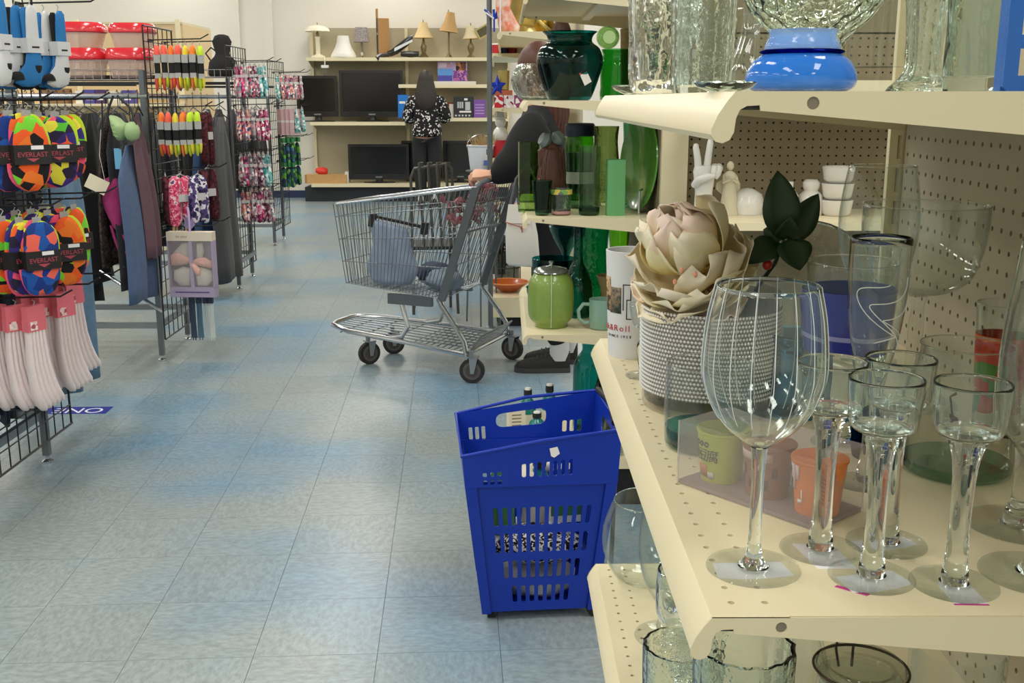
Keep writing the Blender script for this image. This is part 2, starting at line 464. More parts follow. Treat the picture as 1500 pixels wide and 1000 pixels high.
# ================================================================== SHELVING
def wp(mb, name, m, root, smooth=35):
    return mb.build(name, m, root, smooth, loc=-Vector(root.location))
FLANGE = [(.015, 0), (.010, -.006), (.004, -.015), (0, -.0245), (.0003, -.029), (.003, -.0325), (.0075, -.0335), (.012, -.0315), (.0148, -.0265), (.0158, -.0175), (.018, -.012), (.0225, -.0095), (.031, -.009), (.0315, -.0125)]
def shelf(root, x0, x1, y0, y1, z, holes=True, hole_x=(.034, .0594), deck_t=.002, sgn=1):
    """steel gondola shelf whose price rail faces -x; deck with punched rows, end brackets at both ends"""
    dp = x1-x0
    d = MB()
    p = .0254
    ny = int((y1-y0-.02)/p)
    yb = y0+(y1-y0-ny*p)/2
    xs = x0+.015
    if holes:
        xa = x0+hole_x[0]-p/2
        perf(d, 2, ny, p, .0028, .003, axes((xa, yb, z), (1, 0, 0), (0, 1, 0), (0, 0, 1)))
        xb = xa+2*p
        d.add([(xs, y0, z), (xa, y0, z), (xa, y1, z), (xs, y1, z)], [[0, 1, 2, 3]])
        d.add([(xa, y0, z), (xb, y0, z), (xb, yb, z), (xa, yb, z), (xa, yb+ny*p, z), (xb, yb+ny*p, z), (xb, y1, z), (xa, y1, z)], [[0, 1, 2, 3], [4, 5, 6, 7]])
        d.box(xb, x1, y0+.003, y1-.003, z-.004, z)
        ch = MB().box(xs, xb, y0+.003, y1-.003, z-.012, z-.006)
    else:
        d.box(xs, x1, y0+.003, y1-.003, z-.004, z)
    # stiffening channel under the deck
    d.box(x0+dp*.55, x0+dp*.62, y0+.01, y1-.01, z-.02, z-.004)
    s = wp(d, 'shelf', CREAM, root, 30)
    if holes: ch.build('hole_shade_channel', mat('channel_shade', '#3d3932', .7), s, 0)  # channel coloured dark so the punched holes look shaded inside
    # curled price rail along the front
    rl = [(.0152, 0), (.0125, -.003), (.0055, -.0135), (.0012, -.0225), (.0008, -.028), (.003, -.0318), (.0072, -.0325), (.0105, -.0305), (.009, -.0285), (.0065, -.0288), (.0042, -.0265), (.0042, -.023), (.009, -.0125), (.0155, -.003)]
    m = MB().loft([[(x0+a, yy, z+b) for a, b in rl] for yy in (y0+.002, y1-.002)])
    m.build('price_rail', CREAM, s, 30)
    poly = FLANGE+[(dp*.6, -.035), (dp, -.052), (dp, 0)]
    for yy in (y0, y1-.0015):
        M = axes((x0, yy+.0015, z), (1, 0, 0), (0, 0, 1), (0, -1, 0))
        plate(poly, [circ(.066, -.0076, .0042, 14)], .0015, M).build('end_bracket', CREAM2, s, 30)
        yq = yy+.0006 if yy > y0 else yy+.0012
        MB().tube([(x0+.066, yq-.0003, z-.0076), (x0+.066, yq, z-.0076)], .0044, 14).build('hole_shade_disc', mat('disc_shade_grey', '#77705f', .6), s, 40)  # grey disc behind the bracket hole, standing in for the shade inside
    return s

# ---- near gondola (glassware in front of the camera)
NX0, NX1, NY0, NY1 = .136, .61, .716, 1.655
SH1, SH2, SH3 = 1.345, .97, .585
ng = thing('gondola_shelving', 'cream steel gondola shelving holding clear glassware, nearest the camera on the right', 'shelving', (NX1, (NY0+NY1)/2, 0))
for z in (SH1, SH2, SH3): shelf(ng, NX0, NX1, NY0, NY1, z)
m = MB(); P = .0254
perf(m, 44, 30, P, .0034, .004, axes((NX1, NY1-.005, .585), (0, -1, 0), (0, 0, 1), (-1, 0, 0)))
m.box(NX1+.012, NX1+.016, .3, NY1, .1, 2.0)
m.box(NX1, NX1+.003, .54, NY1, 1.347, 2.0); m.box(NX1, NX1+.003, .54, NY1, .1, .585)
wp(m, 'pegboard_panel', PEG, ng, 20)
wp(MB().box(NX1+.0115, NX1+.0119, .54, NY1-.005, .59, 1.345), 'hole_shade_sheet', DARK, ng, 0)  # dark sheet behind the perforations, its colour standing in for shade
m = MB()
yu = NY1+.012
up = plate([(0, .05), (.03, .05), (.03, 2.0), (0, 2.0)], [[(.012, .6+k*.05), (.018, .6+k*.05), (.018, .636+k*.05), (.012, .636+k*.05)] for k in range(27)], .012, axes((NX1-.022, yu, 0), (1, 0, 0), (0, 0, 1), (0, -1, 0)))
wp(up, 'slotted_upright', CREAM, ng, 30)
wp(MB().box(NX1-.008, NX1+.035, yu, yu+.03, .0, 2.0), 'upright_post', PEG, ng, 0)
wp(MB().box(NX0+.02, NX1, NY0, NY1, .11, .125), 'base_deck', CREAM, ng, 0)
wp(MB().box(NX0+.05, NX1, NY0, NY1, 0, .11), 'kick_plate', KICK, ng, 0)

# ---- green glass gondola
GX0, GX1, GY0, GY1 = .055, .492, 3.4, 4.3
gg = thing('gondola_shelving', 'cream steel gondola shelving crowded with green glassware, behind the blue basket', 'shelving', (GX1, (GY0+GY1)/2, 0))
GS = [1.655, 1.335, .97, .59]
for z in GS: shelf(gg, GX0, GX1, GY0, GY1, z, holes=False)
wp(MB().box(GX0+.02, GX1, GY0, GY0+.45, .13, .165), 'base_deck', CREAM, gg, 20)
wp(MB().box(GX0+.06, GX1, GY0+.01, GY0+.44, 0, .13), 'kick_plate', KICK, gg, 0)
wp(MB().box(GX1, GX1+.012, GY0, GY1, .1, 2.0), 'back_panel', PEGD, gg, 0)
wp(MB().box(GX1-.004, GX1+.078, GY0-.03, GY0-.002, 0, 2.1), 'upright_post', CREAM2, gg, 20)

# ---- end cap behind the near gondola (white ceramics)
ec = thing('gondola_endcap', 'end cap of brown pegboard with one cream shelf, behind the peony flower', 'shelving', (.9, 3.4, 0))
EX0, EX1 = GX1+.08, 1.42
m = MB(); perf(m, 33, 36, P, .0034, .004, axes((EX0, GY0, .62), (1, 0, 0), (0, 0, 1), (0, -1, 0)))
m.box(EX0, EX1, GY0, GY0+.003, 1.54, 2.0); m.box(EX0, EX1, GY0, GY0+.003, .1, .62)
wp(m, 'pegboard_panel', PEGD, ec, 20)
wp(MB().box(EX0, EX1, GY0+.01, GY0+.014, .1, 2.0), 'hole_shade_sheet', DARK, ec, 0)  # dark sheet giving the end cap holes their shade by colour
ECZ = 1.0
m = MB().box(EX0, EX1, 3.02, GY0-.006, ECZ-.005, ECZ); m.box(EX0, EX1, 3.0, 3.02, ECZ-.022, ECZ)
s = wp(m, 'shelf', CREAM, ec, 0)
m = MB().box(EX0, EX1, 3.02, GY0-.006, 1.385, 1.39); m.box(EX0, EX1, 3.0, 3.02, 1.36, 1.39)  # unseen upper shelf, added to shade the ceramics and pegboard
wp(m, 'shelf', CREAM, ec, 0)
wp(MB().box(EX0, EX1, 3.05, GY0-.006, .1, .14), 'base_deck', CREAM, ec, 0)

# ---- patriotic goods gondola behind the standing person
RY = 6.1
rg = thing('gondola_shelving', 'cream gondola shelving with red white and blue party goods, behind the person in black', 'shelving', (.42, 7.2, 0))
RS = []
for (px, py, Y, dp) in ((731, 46, RY, .42), (719, 78, 7.9, .5), (721, 158, RY+.2, .42), (716, 232, RY+.25, .42)):
    c = at(px, py, Y); RS.append(c)
    m = MB().box(c.x, c.x+dp, Y, Y+1.9, c.z-.004, c.z)
    m.loft([[(c.x, yy, c.z), (c.x-.012, yy, c.z-.02), (c.x-.008, yy, c.z-.04), (c.x+.004, yy, c.z-.04), (c.x+.004, yy, c.z-.004)] for yy in (Y, Y+1.9)])
    s = wp(m, 'shelf', CREAM, rg, 30)
    plate([(0, 0), (-.008, -.025), (-.004, -.042), (.008, -.042), (.02, -.018), (dp, -.06), (dp, 0)], [circ(.06, -.012, .006, 10)], .003, axes((c.x, Y, c.z), (1, 0, 0), (0, 0, 1), (0, -1, 0))).build('end_bracket', CREAM2, s, 30)
c3 = at(722, 436, 6.3)
m = MB().box(c3.x, c3.x+.5, 6.3, 8.2, c3.z-.12, c3.z)
wp(m, 'base_deck', CREAM, rg, 0)
RDZ = c3.z
wp(MB().box(c3.x+.05, c3.x+.5, 6.33, 8.2, 0, c3.z-.12), 'kick_plate', KICK, rg, 0)
wp(MB().box(.42, .435, RY, 8.1, .1, 2.05), 'back_panel', PEG, rg, 0)
pc = at(717, 100, 6.2)
pole = wp(MB().tube([(pc.x, 6.2, .02), (pc.x, 6.2, 2.35)], .015, 12).tube([(pc.x, 6.2, 1.03), (pc.x, 6.2, 1.06)], .021, 12), 'corner_post', GUNM, rg)
wp(MB().lathe([(0, 0), (.05, 0), (.05, .012), (.014, .03), (0, .03)], 16, (pc.x, 6.2, 0)), 'post_foot', GUNM, rg)

# ---- back wall shelving
bw = thing('wall_shelving', 'grey pegboard wall shelving with lamps and televisions along the far wall', 'shelving', (-1.5, 14.95, 0))
YB = 14.92
def bx(px, Y=14.5): return at(px, 100, Y).x
xl, xm, xr = bx(452), bx(592), bx(745)
ztop = at(455, 41, YB).z
for a, b_ in ((xl, xm-.01), (xm+.01, xr)):
    m = MB().box(a, b_, YB, YB+.03, .1, ztop)
    wp(m, 'pegboard_panel', mat('pegboard_far', '#a79e84', .65, grain=.06, gscale=60), bw, 0)
for x in (xl-.02, xm, xr):
    wp(MB().box(x-.02, x+.02, YB-.03, YB, 0, ztop), 'slotted_upright', CREAM2, bw, 0)
BZ = {}
for nm, xa, xb, py, Yf in (('top', xl-.03, xr, 84, 14.5), ('midl', xl, xm, 178.5, 14.45), ('midr', xm, xr, 172.5, 14.45), ('upr', xm-.08, xr-.1, 123.5, 14.5), ('bot', xl, xr, 269, 14.35)):
    z = at(600, py, Yf).z; BZ[nm] = z
    m = MB().box(xa, xb, Yf+.01, YB, z-.02, z); m.box(xa, xb, Yf, Yf+.012, z-.045, z)
    s = wp(m, 'shelf', CREAM, bw, 0)
    for x in (xa+.01, xb-.01):
        MB().add([(x, Yf+.01, z-.02), (x, YB, z-.02), (x, YB, z-.13), (x+.004, Yf+.01, z-.02), (x+.004, YB, z-.02), (x+.004, YB, z-.13)], [[0, 1, 2], [3, 5, 4], [0, 3, 4, 1], [1, 4, 5, 2], [2, 5, 3, 0]]).build('shelf_bracket', CREAM2, s, 0)
wp(MB().box(xl-.1, xr, 14.42, YB, 0, BZ['bot']-.05), 'kick_plate', mat('dark_kick', '#20242c', .6), bw, 0)

# ---- tan partition gondola behind the racks on the left
pg_ = thing('partition_shelving', 'tan pegboard backs of tall shelving behind the clothes racks on the left', 'shelving', (-4.5, 10.4, 0))
TAN = mat('tan_pegboard', '#d6bd92', .7, grain=.04, gscale=8)
zt = at(264, 32, 10).z; xc = at(264, 32, 10).x
for k in range(4):
    xa = xc-.92*(k+1)+.0; xb = xc-.92*k-.045
    wp(MB().box(xa, xb, 10.0, 10.03, .1, zt-.02), 'pegboard_panel', TAN, pg_, 0)
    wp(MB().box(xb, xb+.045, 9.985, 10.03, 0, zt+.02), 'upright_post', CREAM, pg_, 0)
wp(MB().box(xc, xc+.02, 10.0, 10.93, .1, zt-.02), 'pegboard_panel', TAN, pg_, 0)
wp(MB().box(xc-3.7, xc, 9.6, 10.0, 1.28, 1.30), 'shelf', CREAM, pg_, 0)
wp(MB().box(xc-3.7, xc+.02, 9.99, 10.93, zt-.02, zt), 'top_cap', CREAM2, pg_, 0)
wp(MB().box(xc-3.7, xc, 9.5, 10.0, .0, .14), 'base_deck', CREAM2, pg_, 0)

# ================================================================== CLOTHES RACKS
def hook_mesh(L=.29):
    return MB().tube([(0, 0, 0), (L*.86, 0, .006), (L, 0, .028)], .0032, 5).box(-.004, .004, -.03, .03, -.012, .004)
RACKS = []
def rack(k, label, xg, y0, y1, xend, ztop, zbot, legs, hooks):
    root = thing('clothes_rack', label, 'clothes rack', (xg, (y0+y1)/2, 0), group='black clothes racks along the aisle')
    # wire grid end panel
    m = MB()
    nz = int(round((ztop-zbot)/.075)); nyy = int(round((y1-y0)/.075))
    for i in range(nyy+1):
        y = y0+(y1-y0)*i/nyy; m.tube([(xg, y, zbot), (xg, y, ztop)], .0027 if 0 < i < nyy else .0045, 5)
    for j in range(nz+1):
        z = zbot+(ztop-zbot)*j/nz; m.tube([(xg+.004, y0, z), (xg+.004, y1, z)], .0027 if 0 < j < nz else .0045, 5)
    wp(m, 'grid_panel', BLACK, root)
    for (lx, ly) in legs:
        s = wp(MB().box(lx-.0125, lx+.0125, ly-.0125, ly+.0125, .03, 1.48), 'leg', GUNM, root, 20)
        MB().lathe([(0, 0), (.022, 0), (.022, .008), (.008, .016), (.008, .034), (0, .034)], 14, (lx, ly, 0)).build('foot', CHROME, s)
    ym = (legs[0][1]+legs[1][1])/2
    for (lx, ly) in legs[:2]:
        wp(MB().box(xend, lx-.013, ly-.011, ly+.011, .175, .205), 'base_rail', STEEL, root, 20)
        wp(MB().tube([(xend, ly, 1.355), (xg-.01, ly, 1.355)], .014, 10), 'hanging_rail', CHROME, root)
    wp(MB().box(xend-.02, xg-.02, ym-.012, ym+.012, 1.44, 1.46), 'top_bar', BLACK, root, 20)
    wp(MB().box(legs[0][0]-.01, legs[0][0]+.01, legs[0][1]+.0126, legs[1][1]-.0126, .175, .205), 'cross_rail', STEEL, root, 20)
    hm = hook_mesh().mesh('hook')
    hm.materials.append(BLACK)
    for (hy, hz) in hooks:
        o = bpy.data.objects.new('hook', hm); COL.objects.link(o); o.parent = root; o.location = (.008, hy-(y0+y1)/2, hz)
    RACKS.append(root); return root
def gp(px, py): p = atz(px, py, 0); return (p.x, p.y)
l1 = gp(78, 677); l2 = gp(244, 528); l2b = gp(281, 497); l3 = gp(355, 423); l3b = gp(374, 405); l4 = gp(406, 360); l4b = gp(419, 350)
# hook heights per rack (y, z)
RK1Y = (3.42, 3.66, 3.9); RK1Z = (1.665, 1.335, 1.005, .71)
r1 = rack(1, 'nearest black clothes rack, hung with neon slipper socks and white socks', -1.70, 3.05, 4.02, -3.3, 1.70, .105, [(-1.74, 3.1), (l1[0]-.02, l1[1])], [(y, z) for y in RK1Y for z in RK1Z])
RK2Y = (5.50, 5.72); RK2Z = (1.625, 1.30, .985, .70)
r2 = rack(2, 'black clothes rack with two rows of neon ankle socks, second from the camera', -1.765, 5.42, 5.88, -3.9, 1.69, .125, [(l2[0]-.02, l2[1]), (l2b[0]-.02, l2b[1])], [(y, z) for y in RK2Y for z in RK2Z])
RK3Y = (7.78, 8.05); RK3Z = (1.60, 1.30, .975, .72)
r3 = rack(3, 'black clothes rack with pink and grey children socks, third from the camera', -1.925, 7.62, 8.2, -4.0, 1.70, .13, [(l3[0]-.02, l3[1]), (l3b[0]-.02, l3b[1])], [(y, z) for y in RK3Y for z in RK3Z])
RK4Y = (10.1, 10.4); RK4Z = (1.58, 1.28, 1.0, .78)
r4 = rack(4, 'farthest black clothes rack, with green gloves and plaid packs on its grid', -2.13, 9.9, 10.6, -4.0, 1.68, .15, [(l4[0]-.02, l4[1]), (l4b[0]-.02, l4b[1])], [(y, z) for y in RK4Y for z in RK4Z])
# diagonal brace of the second rack
a = at(146, 396, 5.45); b_ = at(238, 456, 5.45)
wp(MB().tube([(a.x, 5.45, a.z), (b_.x, 5.45, b_.z)], .01, 8), 'brace', CHROME, r2)

# ================================================================== GLASSWARE HELPERS
def vessel(pr, t=.0013, tb=.004):
    """closed profile of an open vessel from its outside outline"""
    out = [(0, pr[0][1])]+list(pr)
    inner = [(max(r-t, .0004), h) for r, h in pr if h > pr[0][1]+tb*.6]
    top = (pr[-1][0]-t*.5, pr[-1][1]+t*.3)
    return out+[top]+inner[::-1]+[(0, max(inner[0][1], pr[0][1]+tb))]
def smooth_prof(pr, k=3):
    """Catmull-Rom resample of an outline"""
    out = []
    n = len(pr)
    for i in range(n-1):
        p0, p1, p2, p3 = pr[max(i-1, 0)], pr[i], pr[i+1], pr[min(i+2, n-1)]
        for s in range(k):
            t = s/k
            f = lambda a, b, c, d: .5*((2*b)+(-a+c)*t+(2*a-5*b+4*c-d)*t*t+(-a+3*b-3*c+d)*t**3)
            out.append((max(f(p0[0], p1[0], p2[0], p3[0]), .0005), f(p0[1], p1[1], p2[1], p3[1])))
    out.append(pr[-1]); return out
def cup(name, label, cat, base, zs, pts, m=None, t=.0013, tb=.004, n=40, group=None, k=3, dz=.0004, wob=None, part='vessel'):
    """turned vessel without a stem -> thing with one glass part"""
    c, pr = prof(base, zs, pts)
    o = MB().lathe(vessel(smooth_prof(pr, k), t, tb), n, wob=wob).build(name, m or GLASS, None, 50, loc=(c.x, c.y, zs+dz))
    tag(o, label, cat, group)
    if (m or GLASS) is GLASS: rim_ring(o, pr)
    return o, c, pr
def rim_ring(parent, prf, t=.0008):
    r, h = prf[-1]
    return MB().tube([((r-t*.5)*math.cos(a), (r-t*.5)*math.sin(a), h) for a in [2*PI*i/48 for i in range(48)]], t, 6, closed=True).build('rim', GSOLID, parent, 60)
def stemware(name, label, cat, base, zs, foot, stem, bowl, m=None, t=.0012, n=48, group=None, bowl_m=None, dz=.0004, tb=.003, solid=False):
    c, pf = prof(base, zs, foot); _, ps = prof(base, zs, stem); _, pb = prof(base, zs, bowl)
    root = thing(name, label, cat, (c.x, c.y, zs+dz), group=group)
    h0 = pf[0][1]
    rf_ = pf[0][0]
    ps = [(r, h-h0) for r, h in ps]; pb = [(r, h-h0) for r, h in pb]
    f = [(0, 0), (rf_*.97, 0), (rf_, .0008), (rf_*.985, .0021), (rf_*.93, .0023), (rf_*.75, .0025), (rf_*.55, .0028), (rf_*.36, .0032), (0, .0032)]
    MB().lathe(f, n).build('foot', m or GLASS, root, 50)
    hs_ = max(ps[0][1], .008)
    s = [(rf_*.34, .0033), (rf_*.30, .0046), (max(rf_*.2, ps[0][0]*1.05), hs_*.75)]+[q for q in smooth_prof(ps, 3) if q[1] > hs_*.8]
    MB().lathe([(0, .0033)]+s+[(0, s[-1][1])], 24).build('stem', m or GSOLID, root, 60)
    o = MB().lathe(vessel(smooth_prof(pb, 4), t, tb), n).build('bowl', GSOLID if solid else (bowl_m or m or GLASS), root, 60)
    if not solid: rim_ring(o, pb)
    return root, pf, ps, pb
def sticker(parent, pts, z, m=STICK, name='price_sticker', t=.00015):
    """paper sticker lying flat: outline in the parent's frame"""
    b = MB(); n = len(pts)
    b.add([(x, y, z) for x, y in pts]+[(x, y, z+t) for x, y in pts], [list(range(n))[::-1], [n+i for i in range(n)]]+[[i, (i+1) % n, n+(i+1) % n, n+i] for i in range(n)])
    return b.build(name, m, parent, 0)

# ================================================================== NEAR SHELF, MIDDLE LEVEL
wg, pf, ps, pb = stemware('wine_glass', 'large clear wine glass with etched vertical lines at the front corner of the shelf', 'wine glass', (1103, 833), SH2,
    [(137, 833), (62, 826), (36, 819)], [(24, 812), (19, 790), (18, 740), (19, 690), (25, 655)],
    [(27, 653), (60, 643), (104, 625), (146, 597), (172, 565), (181, 540), (179, 505), (170, 462), (151, 418)], solid=True)
bp_ = smooth_prof(pb, 4)
ln = MB().tube([(r+.0001, 0, h) for r, h in bp_[10:]], .00032, 5).mesh('etched_line')
ln.materials.append(mat('etched_frost', '#e8ecea', .6))
for k in range(18):
    o = bpy.data.objects.new('etched_line', ln); COL.objects.link(o); o.parent = wg; o.rotation_euler = (0, 0, 2*PI*k/18+.1)
def foot_sticker(root, r, x0, x1, ang=0, tag_=None):
    ca, sa = math.cos(ang), math.sin(ang)
    pts = [(-r*.86, x0), (-r*.4, x0-.003), (r*.3, x0-.002), (r*.78, x0+.002), (r*.7, x1), (-r*.8, x1)]
    sticker(root, [(x*ca-y*sa, x*sa+y*ca) for x, y in pts], -.00035, name='price_sticker')
foot_sticker(wg, pf[0][0], -.016, .012, .05)

# four candle holders of one set
CH_FOOT = [(124, 845), (64, 836), (44, 829)]; CH_STEM = [(36, 822), (31, 800), (29, 750), (31, 705), (38, 665), (52, 642), (62, 632)]
CH_CUP = [(64, 631), (86, 627), (97, 618), (102, 600), (106, 578), (109, 553)]
ch0, cpf, cps, cpb = stemware('candle_holder', 'clear stemmed candle cup with pink edged sticker, right of the wine glass', 'candle holder', (1276, 846), SH2, CH_FOOT, CH_STEM, CH_CUP, group='clear candle cups on tall stems', t=.0015, tb=.006, solid=True)
def place_px(o, px, py, z, dz=.0004):
    p = atz(px, py, z); o.location = (p.x, p.y, z+dz)
for (px, py, lb, st) in ((1397, 857, 'clear stemmed candle cup with pink edged sticker, nearest the right frame edge', 1),
                         (1201, 806, 'clear stemmed candle cup behind the wine glass, sticker hanging off its foot', 2),
                         (1298, 797, 'clear stemmed candle cup at the back, hidden behind the one beside the wine glass', 3)):
    o = dup(ch0, (0, 0, 0), label=lb); place_px(o, px, py, SH2)
    r = cpf[0][0]
    if st == 1:
        sticker(o, [(-.013, -.031), (.013, -.032), (.013, .006), (-.012, .006)], -.00035)
        sticker(o, [(-.013, -.0335), (.013, -.0345), (.013, -.0315), (-.013, -.0305)], -.00037, PINKTAG, 'pink_sticker_edge')
    elif st == 2:
        sticker(o, [(-.012, -.036), (.02, -.036), (.014, .012), (-.02, .014)], -.00035)
    else:
        foot_sticker(o, r, -.008, .012, .2)
foot_sticker(ch0, cpf[0][0], -.02, .008, .25)
sticker(ch0, [(-.034, -.016), (-.014, -.032), (-.01, -.029), (-.031, -.013)], -.00037, PINKTAG, 'pink_sticker_edge')

# right edge pieces
stemware('hurricane_glass', 'tall clear footed hurricane glass at the right edge, in front of the printed tumbler', 'glass', (1492, 770), SH2,
    [(152, 770), (74, 758), (48, 748)], [(40, 742), (30, 735), (27, 690), (34, 655)], [(36, 652), (72, 630), (97, 575), (102, 520), (94, 450), (80, 385), (74, 350)], solid=True)
stemware('wine_glass', 'clear wine glass cut off by the right frame edge, only its broad foot in view', 'wine glass', (1514, 842), SH2,
    [(154, 842), (70, 833), (40, 827)], [(30, 820), (20, 800), (19, 740), (24, 690)], [(28, 688), (80, 665), (130, 620), (150, 560), (140, 470), (125, 420)])

# blue banded goblet
gb, _, _, gpb = stemware('goblet', 'clear goblet with a broad cobalt blue band, behind the wine glass', 'goblet', (1234, 650), SH2,
    [(92, 650), (46, 643), (28, 637)], [(22, 632), (16, 622), (18, 605)], [(22, 603), (62, 585), (96, 550), (116, 510), (127, 470), (133, 430), (136, 383)])
bnd = [(r+.0004, h) for r, h in smooth_prof(gpb, 6)]
hs = [h for r, h in gpb]
hb0, hb1 = hs[3]-.002, hs[5]+.012
bb = [q for q in bnd if hb0 < q[1] < hb1]
MB().lathe(bb+[(r+.0002, h) for r, h in bb[::-1]]+[bb[0]], 48).build('blue_band', GCOB, gb)
bs = [q for q in bnd if hb0+.013 < q[1] < hb0+.026]
MB().lathe([(r+.0004, h) for r, h in bs]+[(r+.0006, h) for r, h in bs[::-1]]+[(bs[0][0]+.0004, bs[0][1])], 48).build('pale_stripe', mat('pale_blue_band', '#8f93c4', .2), gb)

# swirl etched flute
fl, _, _, fpb = stemware('champagne_flute', 'tall clear flute etched with white curls, in front of the blue banded goblet', 'flute glass', (1264, 708), SH2,
    [(84, 708), (40, 700), (26, 694)], [(20, 684), (13, 660), (12, 610), (18, 560)], [(20, 558), (46, 535), (66, 500), (80, 455), (86, 405), (88, 348)], t=.0011, solid=True)
fb = smooth_prof(fpb, 6)
def on_wall(prf, ang, h, off=.0002):
    for (ra, ha), (rb, hb) in zip(prf, prf[1:]):
        if ha <= h <= hb: r = ra+(rb-ra)*(h-ha)/(hb-ha+1e-9); break
    else: r = prf[-1][0]
    return (r*math.cos(ang)+off*math.cos(ang), r*math.sin(ang)+off*math.sin(ang), h)
h0, h1 = fpb[0][1], fpb[-1][1]
for q in range(3):
    pts = []
    for s in range(40):
        t = s/39; a = -1.9+q*.55+1.0*math.sin(t*7+q)*(1-t*.4); hh = h0+(h1-h0)*(.25+.5*t+.05*math.cos(t*9+q*2))
        pts.append(on_wall(fb, a, hh))
    MB().tube(pts, .0005, 5).build('etched_curl', mat('etched_frost', '#e8ecea', .6), fl)

# compote and snifter at the back
stemware('compote', 'wide clear glass compote bowl on a faceted stem by the pegboard', 'compote', (1332, 592), SH2,
    [(112, 592), (60, 582), (34, 570)], [(26, 560), (20, 530), (22, 480), (18, 450), (26, 434)], [(30, 432), (90, 424), (140, 405), (166, 370), (176, 335), (178, 300)], m=GLASS)
stemware('brandy_snifter', 'large clear balloon glass behind the flute, beside the slotted upright', 'brandy glass', (1272, 528), SH2,
    [(76, 528), (40, 522), (24, 518)], [(18, 512), (13, 490), (13, 452), (20, 432)], [(22, 430), (60, 415), (98, 380), (114, 335), (110, 290), (96, 243)])
cup('tumbler', 'clear juice tumbler with green and orange print, against the pegboard at the right', 'tumbler', (1454, 628), SH2,
    [(56, 628), (60, 600), (66, 540), (73, 480), (78, 445)])
t_, tc, tp = cup('printed_sleeve', '', '', (1454, 628), SH2, [(57, 600), (61, 575), (67, 540), (73, 490)], m=ramp_mat('juice_print', ['#c9402a', '#d8682c', '#4f8d3c', '#c9402a', '#b23324'], 'voronoi', 55, .5), t=.0006, dz=.0025)
t_.name = 'printed_band'
for o in COL.objects:
    if o.name.startswith('tumbler') and 'juice' in o.get('label', ''): jt = o
for k in ('label', 'category', 'group'):
    if k in t_: del t_[k]
t_.parent = jt; t_.location = (0, 0, .0002); t_.scale = (1.012, 1.012, 1)
# glass jar with green base and wire bail
jr, jc, jp = cup('storage_jar', 'wide clear storage jar with thick green bottom and brown wire bail, at the back right', 'jar', (1398, 688), SH2,
    [(138, 692), (152, 684), (156, 660), (152, 610), (140, 560), (126, 520), (128, 505)], m=GLASS, t=.003, tb=.004)
sc_ = jp[1][0]
MB().lathe([(0, .0005), (sc_*.9, .0005), (sc_*1.005, .006), (sc_*1.01, .011), (sc_*.98, .013), (0, .0125)], 48).build('green_base', thin('jar_green', '#9fc9b2'), jr)
BW = mat('brown_wire', '#4a382c', .4, .6)
rr = jp[3][0]
MB().tube([(rr*math.cos(a)*1.03, rr*math.sin(a)*1.03, .06+.012*math.sin(a*2)) for a in [(-2.3+q*.16) for q in range(12)]], .0016, 6).build('wire_bail', BW, jr)
MB().tube([(rr*1.03*math.cos(-2.2), rr*1.03*math.sin(-2.2), .066), (rr*1.06*math.cos(-2.3), rr*1.06*math.sin(-2.3), .09), (rr*1.02*math.cos(-2.15), rr*1.02*math.sin(-2.15), .094)], .0016, 6).build('bail_hook', BW, jr)

# rhinestone vase with a peony
vz, vc, vp = cup('vase', 'cylinder glass vase wrapped in rows of rhinestones, holding the peony', 'vase', (1038, 590), SH2, [(186, 592), (194, 588), (196, 560), (199, 500), (203, 424)], m=thin('smoke_glass', '#d8d4ce'), t=.0025, tb=.012)
VR, VH = vp[2][0], vp[-1][1]
rb = MB()
nb = 118; rows = 21; z0, z1 = VH*.17, VH*.865
core = MB().lathe([(VR*1.012, z0-.002), (VR*1.03, z1+.002), (VR*1.034, z1+.002), (VR*1.017, z0-.002), (VR*1.012, z0-.002)], 64)
core.build('silver_wrap', mat('silver_mesh', '#88817a', .4, .4), vz)
for j in range(rows):
    zz = z0+(z1-z0)*j/(rows-1); rad = VR*(1.022+.018*j/(rows-1))
    for i in range(nb):
        a = 2*PI*(i+.5*(j % 2))/nb; s = .0023
        cx, cy = rad*math.cos(a), rad*math.sin(a); ux, uy = -math.sin(a), math.cos(a); nx, ny = math.cos(a), math.sin(a)
        vs = [(cx+ux*s*.95, cy+uy*s*.95, zz), (cx, cy, zz+s*.95), (cx-ux*s*.95, cy-uy*s*.95, zz), (cx, cy, zz-s*.95), (cx+nx*s, cy+ny*s, zz)]
        rb.add(vs, [[0, 1, 4], [1, 2, 4], [2, 3, 4], [3, 0, 4]])
tag(rb.build('rhinestone_wrap', mat('rhinestone', '#fbfaf8', .1, .35), vz, smooth=0, recalc=False), kind='stuff')
VT = Vector((vc.x, vc.y, SH2+VH))

# ---- peony
def petal(L, W, cupd, curl, ruf, seed, n=12, mrow=12):
    """cupped petal with a rounded, gently waved rim: base at origin, growing along +z, inside facing -x"""
    rn = random.Random(seed); ph = rn.random()*6
    vs = []; fs = []
    for j in range(mrow+1):
        t = j/mrow
        wd = W*(math.sqrt(max(1-((t-.6)/.4)**3.4, 0)) if t > .6 else .2+.8*math.sin(PI/2*t/.6))
        wd = max(wd, W*.3)
        for i in range(n+1):
            u = i/n*2-1
            x = cupd*(1-t)*t*2.6-curl*t*t-cupd*.45*u*u*math.sin(PI*min(t*.75, 1))
            x += ruf*t*t*math.sin(u*3.2+ph)+ruf*.35*t*math.sin(u*6.5+ph*2)
            z = L*t*(1-.06*u*u)+ruf*.5*t*t*math.sin(u*4+ph*3)
            vs.append((x, u*wd*.5, z))
    for j in range(mrow):
        for i in range(n):
            a = j*(n+1)+i; fs.append([a, a+1, a+n+2, a+n+1])
    return vs, fs
